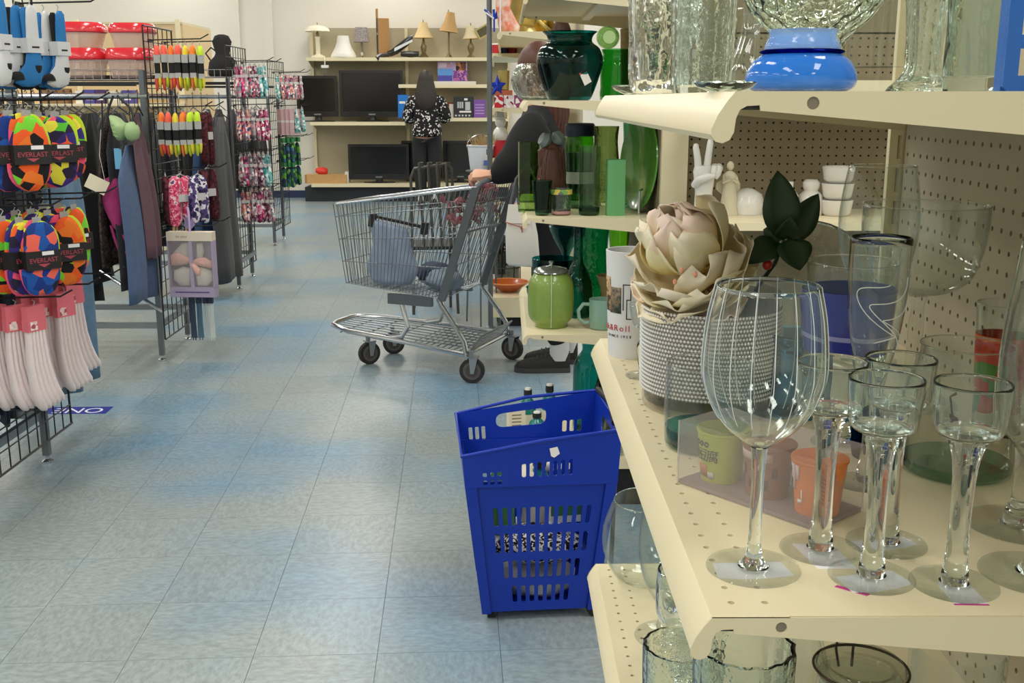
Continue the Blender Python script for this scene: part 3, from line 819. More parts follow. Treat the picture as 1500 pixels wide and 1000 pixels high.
def petal_mat(name, inner, outer, tip):
    if name in MATS: return MATS[name]
    m = bpy.data.materials.new(name); m.use_nodes = True; nt = m.node_tree; b = nt.nodes['Principled BSDF']
    tc = nt.nodes.new('ShaderNodeTexCoord'); sp = nt.nodes.new('ShaderNodeSeparateXYZ'); nt.links.new(tc.outputs['Generated'], sp.inputs[0])
    rp = nt.nodes.new('ShaderNodeValToRGB'); e = rp.color_ramp.elements
    e[0].position = 0; e[0].color = lin(inner); e[1].position = .55; e[1].color = lin(outer); q = e.new(1); q.color = lin(tip)
    nt.links.new(sp.outputs[2], rp.inputs[0]); nt.links.new(rp.outputs[0], b.inputs['Base Color'])
    b.inputs['Roughness'].default_value = .75; b.inputs['Subsurface Weight'].default_value = .25
    b.inputs['Subsurface Weight'].default_value = 0
    tl = nt.nodes.new('ShaderNodeBsdfTranslucent'); nt.links.new(rp.outputs[0], tl.inputs[0])
    ms = nt.nodes.new('ShaderNodeMixShader'); ms.inputs[0].default_value = .2
    nt.links.new(b.outputs[0], ms.inputs[1]); nt.links.new(tl.outputs[0], ms.inputs[2]); nt.links.new(ms.outputs[0], nt.nodes['Material Output'].inputs[0])
    MATS[name] = m; return m
PM1 = petal_mat('petal_blush', '#f9b070', '#fce4b8', '#fae4da'); PM2 = petal_mat('petal_cream', '#fae27a', '#fdf0b8', '#fdf5e2'); PM3 = petal_mat('petal_grey', '#eed49a', '#f0e4bf', '#f3e9d6')
fc = at(1012, 372, VT.y-.01)
pe = thing('peony', 'artificial cream and blush peony bloom resting in the rhinestone vase', 'artificial flower', (VT.x-.024, VT.y-.012, VT.z+.018))
def add_petal(az, tilt, L, W, cupd, curl, ruf, seed, m, org=(0, 0, 0), roll=0):
    vs, fs = petal(L, W, cupd, curl, ruf, seed)
    T = Matrix.Translation(org) @ Matrix.Rotation(az, 4, 'Z') @ Matrix.Rotation(tilt, 4, 'Y') @ Matrix.Rotation(roll, 4, 'Z')
    mb = MB().add(vs, fs)
    me = mb.mesh('petal', 180, recalc=False); me.materials.append(m)
    o = bpy.data.objects.new('petal', me); COL.objects.link(o); o.parent = pe; o.matrix_local = HD @ T
    md = o.modifiers.new('thick', 'SOLIDIFY'); md.thickness = .0007
    return o
rn = random.Random(5)
# the head leans toward the aisle (-x) and the camera
HD = Matrix.Rotation(R(-26), 4, 'Y') @ Matrix.Rotation(R(24), 4, 'X')
for ring, (n_, tilt, L, W, cupd, curl, ruf, zo) in enumerate(((4, 4, .078, .062, .022, -.004, .005, .034), (5, 16, .094, .080, .030, .002, .006, .024), (6, 34, .100, .096, .030, .004, .008, .012), (6, 58, .098, .100, .024, .006, .007, -.002), (7, 72, .100, .094, .020, .006, .004, -.006), (9, 84, .098, .080, .014, .002, .004, -.010))):
    for i in range(n_):
        az = 2*PI*(i+rn.random()*.4)/n_+ring*.5
        m = (PM1, PM1, PM2, PM3, PM2, PM2)[ring] if rn.random() > .3 else (PM1, PM3, PM2)[i % 3]
        o = add_petal(az, R(tilt+rn.uniform(-7, 7)), L*.86*rn.uniform(.9, 1.08), W*.9*rn.uniform(.9, 1.1), cupd, curl, ruf, ring*20+i, m, (0, 0, zo))
MB().tube([(0, 0, -.01), (.008, .004, -.06), (.015, .012, -.1)], .0035, 8).build('stem', mat('flower_stem', '#4c6b35', .6), pe)
for q in range(3):
    MB().ball((0, 0, 0), (.0025, .0012, .0035)).build('coral_fleck', mat('coral', '#e8a07f', .7), pe, loc=HD @ Vector((-.03+.012*q, -.052-.002*q, .045+.012*(q % 2))))

# leaf sprig to the right of the bloom
LEAFM = mat('leaf_green', '#1d3a1c', .5, grain=.25, gscale=30)
lf = thing('leaf_sprig', 'dark green artificial leaves rising from the vase right of the peony', 'artificial leaves', (VT.x+.07, VT.y+.01, VT.z-.02))
def leaf(p0, p1, wd, bend, name='leaf', nrm=Vector((-.2, -1, .15))):
    p0, p1 = Vector(p0), Vector(p1); d = p1-p0; L = d.length; dn = d.normalized(); sd = dn.cross(nrm).normalized(); nn = sd.cross(dn)
    vs = []; fs = []
    for j in range(11):
        t = j/10; ww = wd*math.sin(PI*t**.85)**.8*.5 if 0 < t < 1 else .0004
        for i in range(5):
            u = i/2-1
            vs.append(p0+d*t+sd*u*ww+nn*(bend*math.sin(PI*t)+abs(u)*ww*.35))
    for j in range(10):
        for i in range(4): a = j*5+i; fs.append([a, a+1, a+6, a+5])
    o = MB().add(vs, fs).build(name, LEAFM, lf, 180, recalc=False)
    md = o.modifiers.new('thick', 'SOLIDIFY'); md.thickness = .0008
    MB().tube([p0+d*t/6*1.0+nn*(bend*math.sin(PI*t/6)-.0006) for t in range(7)], [.0011-.00013*t for t in range(7)], 5).build('midrib', LEAFM, o)
org = Vector(lf.location); Yl = VT.y-.015
def lp(px, py, dy=0): return at(px, py, Yl+dy)-org
leaf(lp(1148, 352), lp(1139, 250), .044, .006); leaf(lp(1155, 356), lp(1199, 284), .036, -.004, nrm=Vector((.2, -1, .2)))
leaf(lp(1150, 352, -.01), lp(1172, 396, -.03), .044, .004, nrm=Vector((.1, -.8, .6))); leaf(lp(1143, 356), lp(1096, 386, -.02), .036, .005, nrm=Vector((0, -.7, .7)))
leaf(lp(1146, 350), lp(1118, 336, .01), .026, .003)
leaf(lp(1152, 350, .005), lp(1158, 318, -.02), .03, .004)
MB().tube([lp(1148, 352), lp(1135, 385), lp(1105, 425, .02)], .0028, 7).build('stem', LEAFM, lf)
MB().ball(lp(1124, 388, -.02), .006).build('red_berry', mat('berry_red', '#b3281f', .4), lf)

# frosted mug with print
mg, mc, mp_ = cup('frosted_tumbler', 'tall frosted white tumbler with a picture and red script, far end of the shelf', 'tumbler', (922, 520), SH2, [(58, 522), (62, 515), (66, 480), (71, 420), (76, 366)], m=mat('frosted_white', '#d8d8d8', .45, spec=.4, sub=.1), t=.0025, tb=.01)
def wrap_text(parent, prf, s, size, m, ang0, h, name='printed_letter', off=.0004, sp=1.0):
    """letters set one by one on a round wall"""
    adv = {'i': .35, 'l': .35, 't': .45, 'r': .5, ' ': .4, '1': .5}
    tot = sum(adv.get(c, .72) for c in s)*size*sp; x = -tot/2
    for c in s:
        a_ = adv.get(c, .72)*size*sp
        if c != ' ':
            r = on_wall(prf, 0, h)[0]; a = ang0+(x+a_/2)/r
            M = axes((r*math.cos(a)+off*math.cos(a), r*math.sin(a)+off*math.sin(a), h), (-math.sin(a), math.cos(a), 0), (0, 0, 1), (math.cos(a), math.sin(a), 0))
            text(name, c, size, m, parent, M, .00025)
        x += a_
MP = smooth_prof(mp_, 4); MA = R(-97)
RED = mat('print_red', '#b9323f', .5); INK = mat('print_ink', '#26231f', .5)
wrap_text(mg, MP, 'Rock&Roll', .0125, RED, MA-1.05, mp_[0][1]+.048)
wrap_text(mg, MP, 'SINCE 1958', .0055, INK, MA-.55, mp_[0][1]+.036, sp=1.15)
def wall_patch(parent, prf, a0, a1, h0, h1, m, name, off=.0004, n=6):
    vs = []; fs = []
    for j, h in enumerate((h0, h1)):
        for i in range(n+1):
            vs.append(on_wall(prf, a0+(a1-a0)*i/n, h, off))
    for i in range(n): fs.append([i, i+1, n+2+i, n+1+i])
    o = MB().add(vs, fs).build(name, m, parent, 40, recalc=False)
    md = o.modifiers.new('t', 'SOLIDIFY'); md.thickness = .0002; md.offset = 1
    return o
hb = mp_[0][1]
wall_patch(mg, MP, MA-1.0, MA-.4, hb+.07, hb+.108, ramp_mat('print_photo', ['#22282a', '#3a4a44', '#8d7a5e', '#1d2426'], 'noise', 60, .5, constant=False), 'printed_picture')
wall_patch(mg, MP, MA-1.4, MA-.95, hb+.072, hb+.122, ramp_mat('print_dog', ['#8a6f4d', '#b99b70', '#594530'], 'noise', 90, .5), 'printed_figure')
for q, (a0, a1, h0, h1) in enumerate(((.15, .19, .075, .112), (.15, .5, .112, .1135), (.46, .5, .09, .112), (.3, .5, .09, .0915), (.3, .34, .062, .09), (.3, .55, .062, .0635))):
    wall_patch(mg, MP, MA-.48+a0, MA-.48+a1, hb+h0, hb+h1, INK, 'printed_line')
sticker(mg, [(.006, -.034), (.022, -.031), (.022, -.026), (.006, -.026)], .0002, mat('yellow_tag', '#e8d84a', .6), 'yellow_tag')

# hourglass goblet, teal tumbler
stemware('goblet', 'small clear goblet standing upside down between frosted tumbler and rhinestone vase', 'goblet', (945, 551), SH2,
    [(58, 551), (52, 530), (34, 508)], [(26, 503), (14, 498), (14, 490), (24, 484)], [(26, 482), (40, 474), (48, 462), (52, 446)])
tt, tcn, ttp = cup('tumbler', 'clear tumbler with teal tinted bottom, in front of the rhinestone vase', 'tumbler', (1034, 652), SH2, [(112, 654), (120, 648), (124, 620), (126, 580), (124, 532)], m=GLASS, t=.002, tb=.006)
q = ttp[1][0]
MB().lathe([(0, .0003), (q*.9, .0003), (q*1.004, .005), (q*1.012, .022), (q*.985, .022), (q*.97, .0075), (0, .0072)], 40).build('teal_base', thin('teal_bottom', '#2f8c88'), tt)

# box of three printed snack cups
c0 = atz(992, 707, SH2); c1 = atz(1194, 779, SH2); c2 = atz(1258, 748, SH2)
e1 = (c1-c0); BL = e1.length; e1 /= BL; e2 = Vector((-e1.y, e1.x, 0)); BWD = abs((c2-c1).dot(e2)); BH = .064
ang = math.atan2(e1.y, e1.x)
bxt = thing('cup_box', 'clear plastic box holding three printed snack cups, behind the wine glass stem', 'plastic box', (c0.x, c0.y, SH2+.0006), ang)
FILM = film('clear_film', '#cfc6c2', .16)
m = MB()
th = .0005
for (x0, x1, y0, y1, z0, z1) in ((0, BL, 0, th, 0, BH), (0, BL, BWD-th, BWD, 0, BH), (0, th, 0, BWD, 0, BH), (BL-th, BL, 0, BWD, 0, BH), (0, BL, 0, BWD, BH-th, BH)): m.box(x0, x1, y0, y1, z0, z1)
m.build('clear_cover', FILM, bxt, 0)
MB().box(.001, BL-.001, .001, BWD-.001, 0.0002, .004).build('grey_tray', mat('mauve_tray', '#8f8283', .5), bxt, 0)
for e in ((0, 0), (BL, 0), (BL, BWD), (0, BWD)):
    MB().tube([(e[0], e[1], 0), (e[0], e[1], BH)], .0009, 6).build('folded_edge', film('film_edge', '#d8d4d2', .45), bxt)
CUPS = (('green', '#a9b536', '#8d9a26', .026), ('brown', '#8a5a3e', '#6e4630', .026+.0555), ('orange', '#e08038', '#c96a26', .026+.111))
for nm, cA, cB, xx in CUPS:
    H = .052; r0, r1 = .0195, .0245
    ob = MB().lathe([(0, .004), (r0, .004), (r1, H), (r1+.0012, H+.001), (r1+.0012, H+.003), (r1-.001, H+.003), (0, H+.002)], 36).build('snack_cup', mat('cup_'+nm, cA, .45, grain=.06, gscale=120), bxt, 40, loc=(xx, BWD*.48, 0))
    tag(ob, nm+' printed snack cup')
    pw = [(r0, .004), (r1, H)]
    A0 = R(-90)-.12
    if nm == 'green':
        MB().lathe([(r1*.985, H+.0031), (r1*.985, H+.0045), (0, H+.0045)], 24).build('lid', mat('cup_green_lid', '#7a8a28', .4), ob)
        for s_, sz, a_, h_ in (('鱼豆腐', .0135, A0+.02, .031),):
            for i, ch_ in enumerate(s_):
                a = A0-.62+i*.5; r = on_wall(pw, 0, h_)[0]+.0003
                text('printed_letter', ch_, sz, INK, ob, axes((r*math.cos(a), r*math.sin(a), h_), (-math.sin(a), math.cos(a), 0), (0, 0, 1), (math.cos(a), math.sin(a), 0)), .0002)
        for i in range(4):
            a = A0-.7+i*.27; r = on_wall(pw, 0, .043)[0]+.0003
            plate(circ(0, 0, .0029, 12), [circ(0, 0, .0013, 8)], .0002, axes((r*math.cos(a), r*math.sin(a), .043), (-math.sin(a), math.cos(a), 0), (0, 0, 1), (math.cos(a), math.sin(a), 0))).build('printed_dot', INK, ob, 0)
        wall_patch(ob, pw, A0-.62, A0+.1, .009, .021, mat('print_brown', '#a8703c', .5), 'printed_food')
        wall_patch(ob, pw, A0-.5, A0-.15, .0205, .0235, mat('print_tan', '#d6b070', .5), 'printed_food')
        wall_patch(ob, pw, A0+.1, A0+.45, .008, .015, mat('print_grey', '#b9b7ae', .5), 'printed_food')
    if nm == 'brown':
        for i in range(6):
            a = A0-.9+.36*i
            wall_patch(ob, pw, a, a+.22, .014+.012*(i % 2), .024+.012*(i % 2), mat('print_dkbrown', '#4d2f20', .5), 'printed_patch')
        wall_patch(ob, pw, A0-1.0, A0+.9, .042, .05, mat('print_pale', '#c7b3a8', .5), 'printed_patch')
    if nm == 'orange':
        wall_patch(ob, pw, A0-.9, A0-.35, .026, .05, mat('print_lilac', '#d9c6c8', .5), 'printed_cloud')
        wall_patch(ob, pw, A0-.3, A0-.1, .036, .05, mat('print_lilac', '#d9c6c8', .5), 'printed_cloud')
        for i, ch_ in enumerate('小包'):
            a = A0-.75; h_ = .043-.012*i; r = on_wall(pw, 0, h_)[0]+.0007
            text('printed_letter', ch_, .010, INK, ob, axes((r*math.cos(a), r*math.sin(a), h_), (-math.sin(a), math.cos(a), 0), (0, 0, 1), (math.cos(a), math.sin(a), 0)), .0002)
        for i in range(7):
            wall_patch(ob, pw, A0+.75, A0+1.35, .018+i*.0042, .0195+i*.0042, mat('print_dkorange', '#a8541c', .5), 'printed_line')
        wall_patch(ob, pw, A0-.25, A0-.02, .014, .018, WHITE, 'printed_spoon'); wall_patch(ob, pw, A0-.02, A0+.04, .016, .028, WHITE, 'printed_spoon')
        wall_patch(ob, pw, A0+.8, A0+1.1, .005, .016, mat('print_grey', '#b9b7ae', .5), 'printed_food')

# crystal plate and blue wrapped piece behind the leaves
c = at(1140, 395, 1.5)
p = thing('glass_plate', 'round pressed glass plate standing on edge behind the dark leaves', 'plate', (.445, 1.56, SH2+.0015))
r_ = .098
MB().lathe([(0, 0), (r_*.55, 0), (r_*.97, .012), (r_, .015), (r_*.97, .0175), (r_*.55, .005), (0, .005)], 40, M=Matrix.Translation((0, 0, r_*.985)) @ Matrix.Rotation(R(80), 4, 'X')).build('dish', GLASSC, p, 40)
MB().tube([(r_*.985*math.cos(a), .0, r_*.985+r_*.985*math.sin(a)) for a in [2*PI*i/40 for i in range(40)]], .0022, 6, closed=True).build('beaded_rim', GLASS2, p)
cc = atz(1178, 640, SH2)
tag(MB().lathe(vessel(smooth_prof([(.03, 0), (.034, .01), (.038, .05), (.036, .085), (.04, .1)], 3), .002, .004), 32, wob=lambda a, h: 1+.03*math.sin(a*8)).build('votive_cup', glass('aqua_glass', '#b8d6e8', bump=.5, bscale=60), None, 40, loc=(.352, 1.235, SH2+.0004)), 'pale blue crinkled glass cup between the rhinestone vase and blue banded goblet', 'glass')
tag(MB().lathe(vessel(smooth_prof([(.02, 0), (.023, .004), (.025, .03), (.027, .05)], 3), .002, .006), 28).build('votive_cup', glass('navy_glass', '#1d4f96'), None, 40, loc=(.39, 1.075, SH2+.0004)), 'small dark blue glass votive behind the box of snack cups', 'glass')

# ---- white ceramics on the end cap shelf
def wloc(px, Y): return at(px, 200, Y).x
# peace-sign hand
HX = wloc(1034, 3.2)
hr = thing('hand_figurine', 'white ceramic hand making a peace sign, above the peony', 'figurine', (HX, 3.2, ECZ+.0005))
ph = MB().lathe([(0, 0), (.038, 0), (.04, .006), (.033, .014), (.027, .03), (.026, .07), (.03, .1), (.034, .13), (.03, .146), (0, .15)], 24, sy=.72)
ph.build('palm', CERAM, hr, 60)
for x0, x1, l in ((-.018, -.028, .082), (.006, .014, .098)):
    MB().tube([(x0, 0, .13), (x0*.6+x1*.4, -.002, .13+l*.45), (x1, 0, .13+l*.85), (x1, 0, .13+l*.97), (x1, 0, .13+l)], [.0115, .0105, .0095, .007, .002], 12).build('finger', CERAM, hr, 60)
for x0 in (.024, .036):
    MB().tube([(x0, -.004, .12), (x0+.004, -.014, .146), (x0+.002, -.03, .142), (x0-.004, -.034, .122), (x0-.006, -.028, .112)], [.0105, .011, .011, .009, .005], 10).build('finger', CERAM, hr, 60)
MB().tube([(-.028, -.006, .09), (-.022, -.03, .108), (.004, -.042, .118), (.022, -.044, .12)], [.012, .0125, .011, .006], 10).build('thumb', CERAM, hr, 60)
# angel
AX = wloc(1072, 3.22)
an = thing('angel_figurine', 'small cream angel statuette in a long robe, right of the peace-sign hand', 'figurine', (AX, 3.22, ECZ+.0005))
MB().lathe(smooth_prof([(.03, 0), (.028, .01), (.024, .05), (.018, .085), (.02, .11), (.017, .122), (.007, .13)], 3)+[(0, .132)], 20, sy=.8, wob=lambda a, h: 1+.07*math.sin(a*7+h*60)).build('robe', CERAM2, an, 60)
MB().ball((0, 0, .145), (.011, .0115, .014)).build('head', CERAM2, an)
for s in (-1, 1):
    MB().loft([[(s*(.006+a*.03), .014+a*.006, .112-a*.02), (s*(.006+a*.03), .019+a*.006, .112-a*.02), (s*(.004+a*.032), .02+a*.006, .055+a*a*.02), (s*(.004+a*.032), .014+a*.006, .055+a*a*.02)] for a in (0, .35, .7, 1)]).build('wing', CERAM2, an, 40)
    MB().tube([(s*.016, 0, .115), (s*.02, -.014, .098), (s*.004, -.022, .104)], [.006, .006, .004], 8).build('arm', CERAM2, an)
for px, Y, pts, lb, nm in ((1160, 3.2, [(.026, 0), (.029, .02), (.029, .06), (.018, .075), (.012, .078), (.013, .1), (0, .102)], 'white ceramic bottle with a square stopper, second of the ceramics behind the leaves', 'ceramic_bottle'),
                      (1193, 3.22, [(.036, 0), (.038, .03), (.034, .06), (.02, .072), (.024, .08), (.026, .095), (.018, .105), (0, .106)], 'white lidded ceramic jar with a round knob, beside the stack of cups', 'ceramic_jar'),
                      (1098, 3.25, [(.05, 0), (.055, .03), (.045, .06), (.02, .075), (0, .078)], 'pale domed ceramic piece behind the angel statuette', 'ceramic_dome')):
    tag(MB().lathe([(0, 0)]+pts, 24).build(nm, CERAM, None, 50, loc=(wloc(px, Y), Y, ECZ+.0005)), lb, 'ceramics')
for q in range(3):
    tag(MB().lathe(vessel([(.034, 0), (.042, .008), (.048, .046)], .003, .005), 28).build('ceramic_bowl', CERAM, None, 40, loc=(wloc(1232, 3.2), 3.2, ECZ+.0005+q*.049)), ('lowest', 'middle', 'topmost')[q]+' white ceramic cup of the stack beside the slotted upright', 'cup', 'stack of white ceramic cups')

# ================================================================== NEAR SHELF, TOP LEVEL
def tall(name, label, px, Y, pr, m, t=.004, tb=.012, n=40, wob=None, cat='vase'):
    x = at(px, 122, Y).x
    return tag(MB().lathe(vessel(smooth_prof(pr, 3), t, tb), n, wob=wob).build(name, m, None, 50, loc=(x, Y, SH1+.0004)), label, cat)
tall('vase', 'tall crystal vase with deep swirled cuts at the far end of the top shelf', 966, 1.36, [(.024, 0), (.034, .008), (.038, .05), (.042, .12), (.05, .2), (.056, .26)], GLASSC, .006, .02, 60, lambda a, h: 1+.07*math.sin(a*7+h*26)+.03*math.sin(a*14-h*40))
d = at(932, 124, 1.48)
tag(MB().lathe([(0, 0), (.03, 0), (.046, .007), (.052, .012), (.049, .014), (.03, .006), (0, .005)], 36).build('glass_dish', GLASS2, None, 40, loc=(.205, 1.585, SH1+.0004)), 'shallow clear pressed glass dish on the far corner of the top shelf', 'dish')
tag(MB().lathe([(0, 0), (.012, 0), (.02, .003), (.023, .006), (.0215, .007), (.012, .003), (0, .0028)], 36).build('glass_dish', GLASS2, None, 40, loc=(at(1062, 125, .80).x, .80, SH1+.0004)), 'small flat clear glass dish lying left of the blue bowl', 'dish')
tall('vase', 'straight square sided clear vase behind the crystal swirl vase', 1062, 1.46, [(.036, 0), (.04, .006), (.042, .1), (.044, .105)], GLASS, .003, .01, 40, lambda a, h: 1/max(abs(math.cos(a)), abs(math.sin(a)))**.55)
tall('vase', 'tall ribbed clear vase between the crystal vase and the blue bowl', 1028, 1.24, [(.03, 0), (.034, .01), (.036, .1), (.04, .2)], GLASS2, .004, .012, 48, lambda a, h: 1+.03*math.cos(a*16))
tall('vase', 'clear waisted glass vase standing just behind the blue bowl', 1122, 1.12, [(.04, 0), (.036, .03), (.026, .07), (.03, .11), (.045, .17), (.055, .21)], GLASS, .004, .012)
tall('vase', 'straight clear cylinder vase right of the blue bowl', 1285, 1.22, [(.034, 0), (.037, .006), (.038, .1), (.038, .24)], GLASS, .004, .014)
tall('vase', 'clear vase with a spreading fluted foot, third from the right on the top shelf', 1350, 1.05, [(.034, 0), (.03, .006), (.017, .022), (.018, .06), (.024, .12), (.032, .2)], GLASS2, .004, .016, 48, lambda a, h: 1+.04*math.cos(a*10))
tall('bottle', 'rough clear handblown bottle beside the blue plastic frame', 1428, .98, [(.022, 0), (.027, .006), (.028, .04), (.029, .09), (.026, .15)], glass('rough_glass', '#eef4f2', bump=.7, bscale=35), .003, .012, 40, lambda a, h: 1+.04*math.sin(a*3+h*40), 'bottle')
bx_, _bp = at(1172, 122, .86).x, None
GBLUE2 = film('sky_blue_glass', '#2f84ea', .6, .03)
bl = thing('blue_bowl', 'round blue glass bowl with a ruffled neck, at the centre of the top shelf', 'bowl', (bx_, .86, SH1+.0004))
MB().lathe(vessel(smooth_prof([(.034, 0), (.041, .004), (.0425, .012), (.038, .022), (.031, .028)], 4), .0016, .003), 48).build('bowl', GBLUE2, bl, 60)
MB().lathe(smooth_prof([(.0305, .029), (.0325, .0303), (.0300, .0318)], 4)+[(.0290, .0318), (.0290, .029), (.0305, .029)], 48).build('dark_ring', glass('navy_ring', '#2438b0'), bl, 60)
MB().lathe([(r, h) for r, h in vessel(smooth_prof([(.029, .0322), (.0285, .036), (.026, .042), (.0275, .0465)], 3), .0014, .0001)], 48, wob=lambda a, h: 1+.03*math.sin(a*6)*max(0, (h-.034)/.013)).build('ruffled_neck', film('pale_blue_glass', '#7fb0f2', .42, .04), bl, 60)
# globe of bubbled glass resting behind the neck
tall('vase', 'bubbled clear globe vase seen above the blue bowl', 1185, 1.0, [(.03, 0), (.026, .02), (.03, .045), (.055, .07), (.066, .1), (.06, .14)], glass('bubble_glass', '#f4f8f4', bump=.8, bscale=110, kind='voronoi'), .003, .01)
bo = thing('blue_organizer', 'bright blue plastic frame with square openings at the right edge of the top shelf', 'plastic organizer', (at(1466, 118, .84).x+.018, .84, SH1+.0004))
BPL = mat('blue_plastic', '#1f5fb4', .4)
M = axes((-.018, 0, 0), (1, 0, 0), (0, 0, 1), (0, -1, 0))
plate([(.004, 0), (.09, 0), (.09, .13), (.0, .13), (0, .004)], [[(.011+.03*i, .012+.03*j), (.011+.03*i+.021, .012+.03*j), (.011+.03*i+.021, .012+.03*j+.02), (.011+.03*i, .012+.03*j+.02)] for i in range(2) for j in range(3)], .004, M).build('front_frame', BPL, bo, 20)
MB().box(-.018, -.014, .0002, .012, 0, .13).box(-.014, .07, .0002, .012, 0, .003).build('side_panel', BPL, bo, 0)

# ================================================================== NEAR SHELF, LOWER LEVEL
cup('fish_bowl', 'round clear glass fish bowl at the far corner of the lower shelf', 'bowl', (948, 848), SH3, [(60, 850), (100, 838), (128, 812), (136, 790), (130, 765), (112, 742), (104, 732)], t=.002, tb=.004)
stemware('wine_glass', 'clear rounded wine glass in front of the fish bowl, on the lower shelf', 'wine glass', (978, 932), SH3,
    [(98, 932), (56, 925), (40, 918)], [(34, 912), (30, 900), (40, 880)], [(44, 878), (76, 850), (92, 815), (92, 780), (82, 745), (76, 725)])
cup('goblet', 'cut crystal goblet squeezed beneath the front rail of the middle shelf', 'goblet', (1002, 985), SH3, [(60, 985), (30, 960), (40, 930), (84, 905), (92, 870), (88, 835)], m=GLASSC, t=.003, tb=.01)
def low(name, label, x, y, pr, m, t=.003, tb=.01, n=40, wob=None, cat='vase'):
    return tag(MB().lathe(vessel(smooth_prof(pr, 3), t, tb), n, wob=wob).build(name, m, None, 50, loc=(x, y, SH3+.0004)), label, cat)
low('vase', 'tall ribbed clear tumbler vase on the lower shelf, directly under the shelf corner', at(1000, 900, .98).x, .98, [(.03, 0), (.034, .006), (.036, .1), (.038, .22)], GLASS2, wob=lambda a, h: 1+.03*math.cos(a*18))
low('vase', 'wide fluted glass vase below the middle shelf end bracket', at(1090, 960, .86).x, .86, [(.036, 0), (.04, .006), (.042, .15), (.044, .285)], GLASS2, .004, wob=lambda a, h: 1+.035*math.cos(a*14))
low('bottle', 'slim clear bottle with bright highlights beside the bail jar', at(1180, 960, 1.0).x, 1.0, [(.026, 0), (.03, .01), (.031, .14), (.02, .2), (.011, .24), (.012, .28)], GLASS, cat='bottle')
jx = at(1262, 968, .86).x
bj = thing('bail_jar', 'clear bail jar seen from above beneath the shelf, its oval lid clamped', 'jar', (jx, .86, SH3+.0004))
MB().lathe(vessel([(.036, 0), (.041, .006), (.041, .22), (.037, .245), (.037, .252)], .003, .008), 40).build('vessel', GLASS, bj, 50)
MB().lathe([(0, .254), (.028, .254), (.03, .258), (.0385, .256), (.0395, .262), (.036, .268), (.03, .266), (.026, .26), (0, .26)], 40).build('lid', thin('grey_lid_glass', '#b9bdb2'), bj, 50)
MB().tube([(.041*math.cos(a), .041*math.sin(a), .262) for a in [2*PI*i/36 for i in range(36)]], .0013, 6, closed=True).tube([(-.006, .041, .24), (-.008, .046, .256), (-.008, .041, .272), (.008, .041, .272), (.008, .046, .256), (.006, .041, .24)], .0013, 6).build('wire_bail', BW, bj)
low('vase', 'plain clear glass cylinder at the right end of the lower shelf', at(1400, 990, .9).x, .9, [(.034, 0), (.04, .006), (.042, .15), (.043, .262)], GLASS)
low('vase', 'dark tinted glass bowl vase in the lower right corner under the shelf', at(1500, 990, .80).x, .79, [(.03, 0), (.036, .01), (.042, .15), (.036, .24)], thin('smoke_dark', '#8f8874'))

# ================================================================== GREEN GLASS GONDOLA GOODS
def gx(px, Y): return at(px, 300, Y).x
def put(name, label, cat, px, Y, z, pr, m, t=.003, tb=.008, n=36, wob=None, solid=False, group=None):
    o = MB().lathe(([(0, 0)]+smooth_prof(pr, 3)+[(0, pr[-1][1])]) if solid else vessel(smooth_prof(pr, 3), t, tb), n, wob=wob).build(name, m, None, 50, loc=(gx(px, Y), Y, z+.0006))
    return tag(o, label, cat, group)
zg1, zg2, zg3 = GS[1], GS[2], GS[3]
def rpx(wpx, Y, k=1.0): return .5*wpx*(Y*.975+.05)/FPX*k
# top level
tv_ = put('vase', 'big deep teal glass vase with a flared lip and white sticker', 'vase', 832, 3.62, zg1, [(.062, 0), (.075, .012), (.098, .075), (.11, .125), (.098, .165), (.074, .185), (.076, .205), (.09, .218)], thin('vase_teal', '#07625e', '#3a8a86'), .003, .01, 48)
M = axes((.045*1.0, -.0905, .085), (.9, .3, .1), (-.15, 0, 1), (.35, -.95, -.1))
sm = MB().box(-.014, .014, -.022, .022, 0, .0006); o = sm.build('price_sticker', STICK, tv_, 0); o.matrix_local = Matrix.Translation((.046, -.088, .072)) @ Matrix.Rotation(R(25), 4, 'Z') @ Matrix.Rotation(R(90), 4, 'X') @ Matrix.Rotation(R(28), 4, 'Z')
o = MB().box(-.014, .014, .015, .022, .0006, .0009).build('red_sticker_edge', mat('tag_red', '#c4564d', .6), tv_, 0); o.matrix_local = Matrix.Translation((.046, -.088, .072)) @ Matrix.Rotation(R(25), 4, 'Z') @ Matrix.Rotation(R(90), 4, 'X') @ Matrix.Rotation(R(28), 4, 'Z')
put('bowl', 'clear swirled glass bowl left of the deep teal vase', 'bowl', 788, 3.92, zg1, [(.05, 0), (.075, .015), (.095, .06), (.09, .1), (.07, .125)], GLASS2, .003, .008, 48, lambda a, h: 1+.04*math.sin(a*12+h*50))
put('bottle', 'ribbed bright green glass bottle vase right of the deep teal vase', 'bottle', 900, 3.68, zg1, [(.05, 0), (.056, .01), (.058, .06), (.056, .12), (.05, .14), (.052, .165)], thin('ribbed_green', '#3fa43f'), .004, .01, 40, lambda a, h: 1+.04*math.sin(h*280))
gv = thing('green_jar', 'pale green glass jar lying on its side upon the ribbed green bottle', 'jar', (gx(890, 3.7), 3.7, zg1+.166), 0)
MB().lathe(vessel(smooth_prof([(.03, 0), (.036, .01), (.037, .06), (.026, .075), (.024, .09)], 3), .003, .006), 32, M=Matrix.Translation((-.01, .04, .041)) @ Matrix.Rotation(R(92), 4, 'X')).build('vessel', thin('pale_green_glass', '#a9cf8e'), gv, 50)
put('vase', 'woven straw coloured tumbler behind the ribbed green bottle', 'vase', 918, 4.0, zg1, [(.03, 0), (.034, .05), (.036, .19), (.038, .25)], mat('straw', '#a9966a', .8, grain=.3, gscale=90, bump=.6), .003)
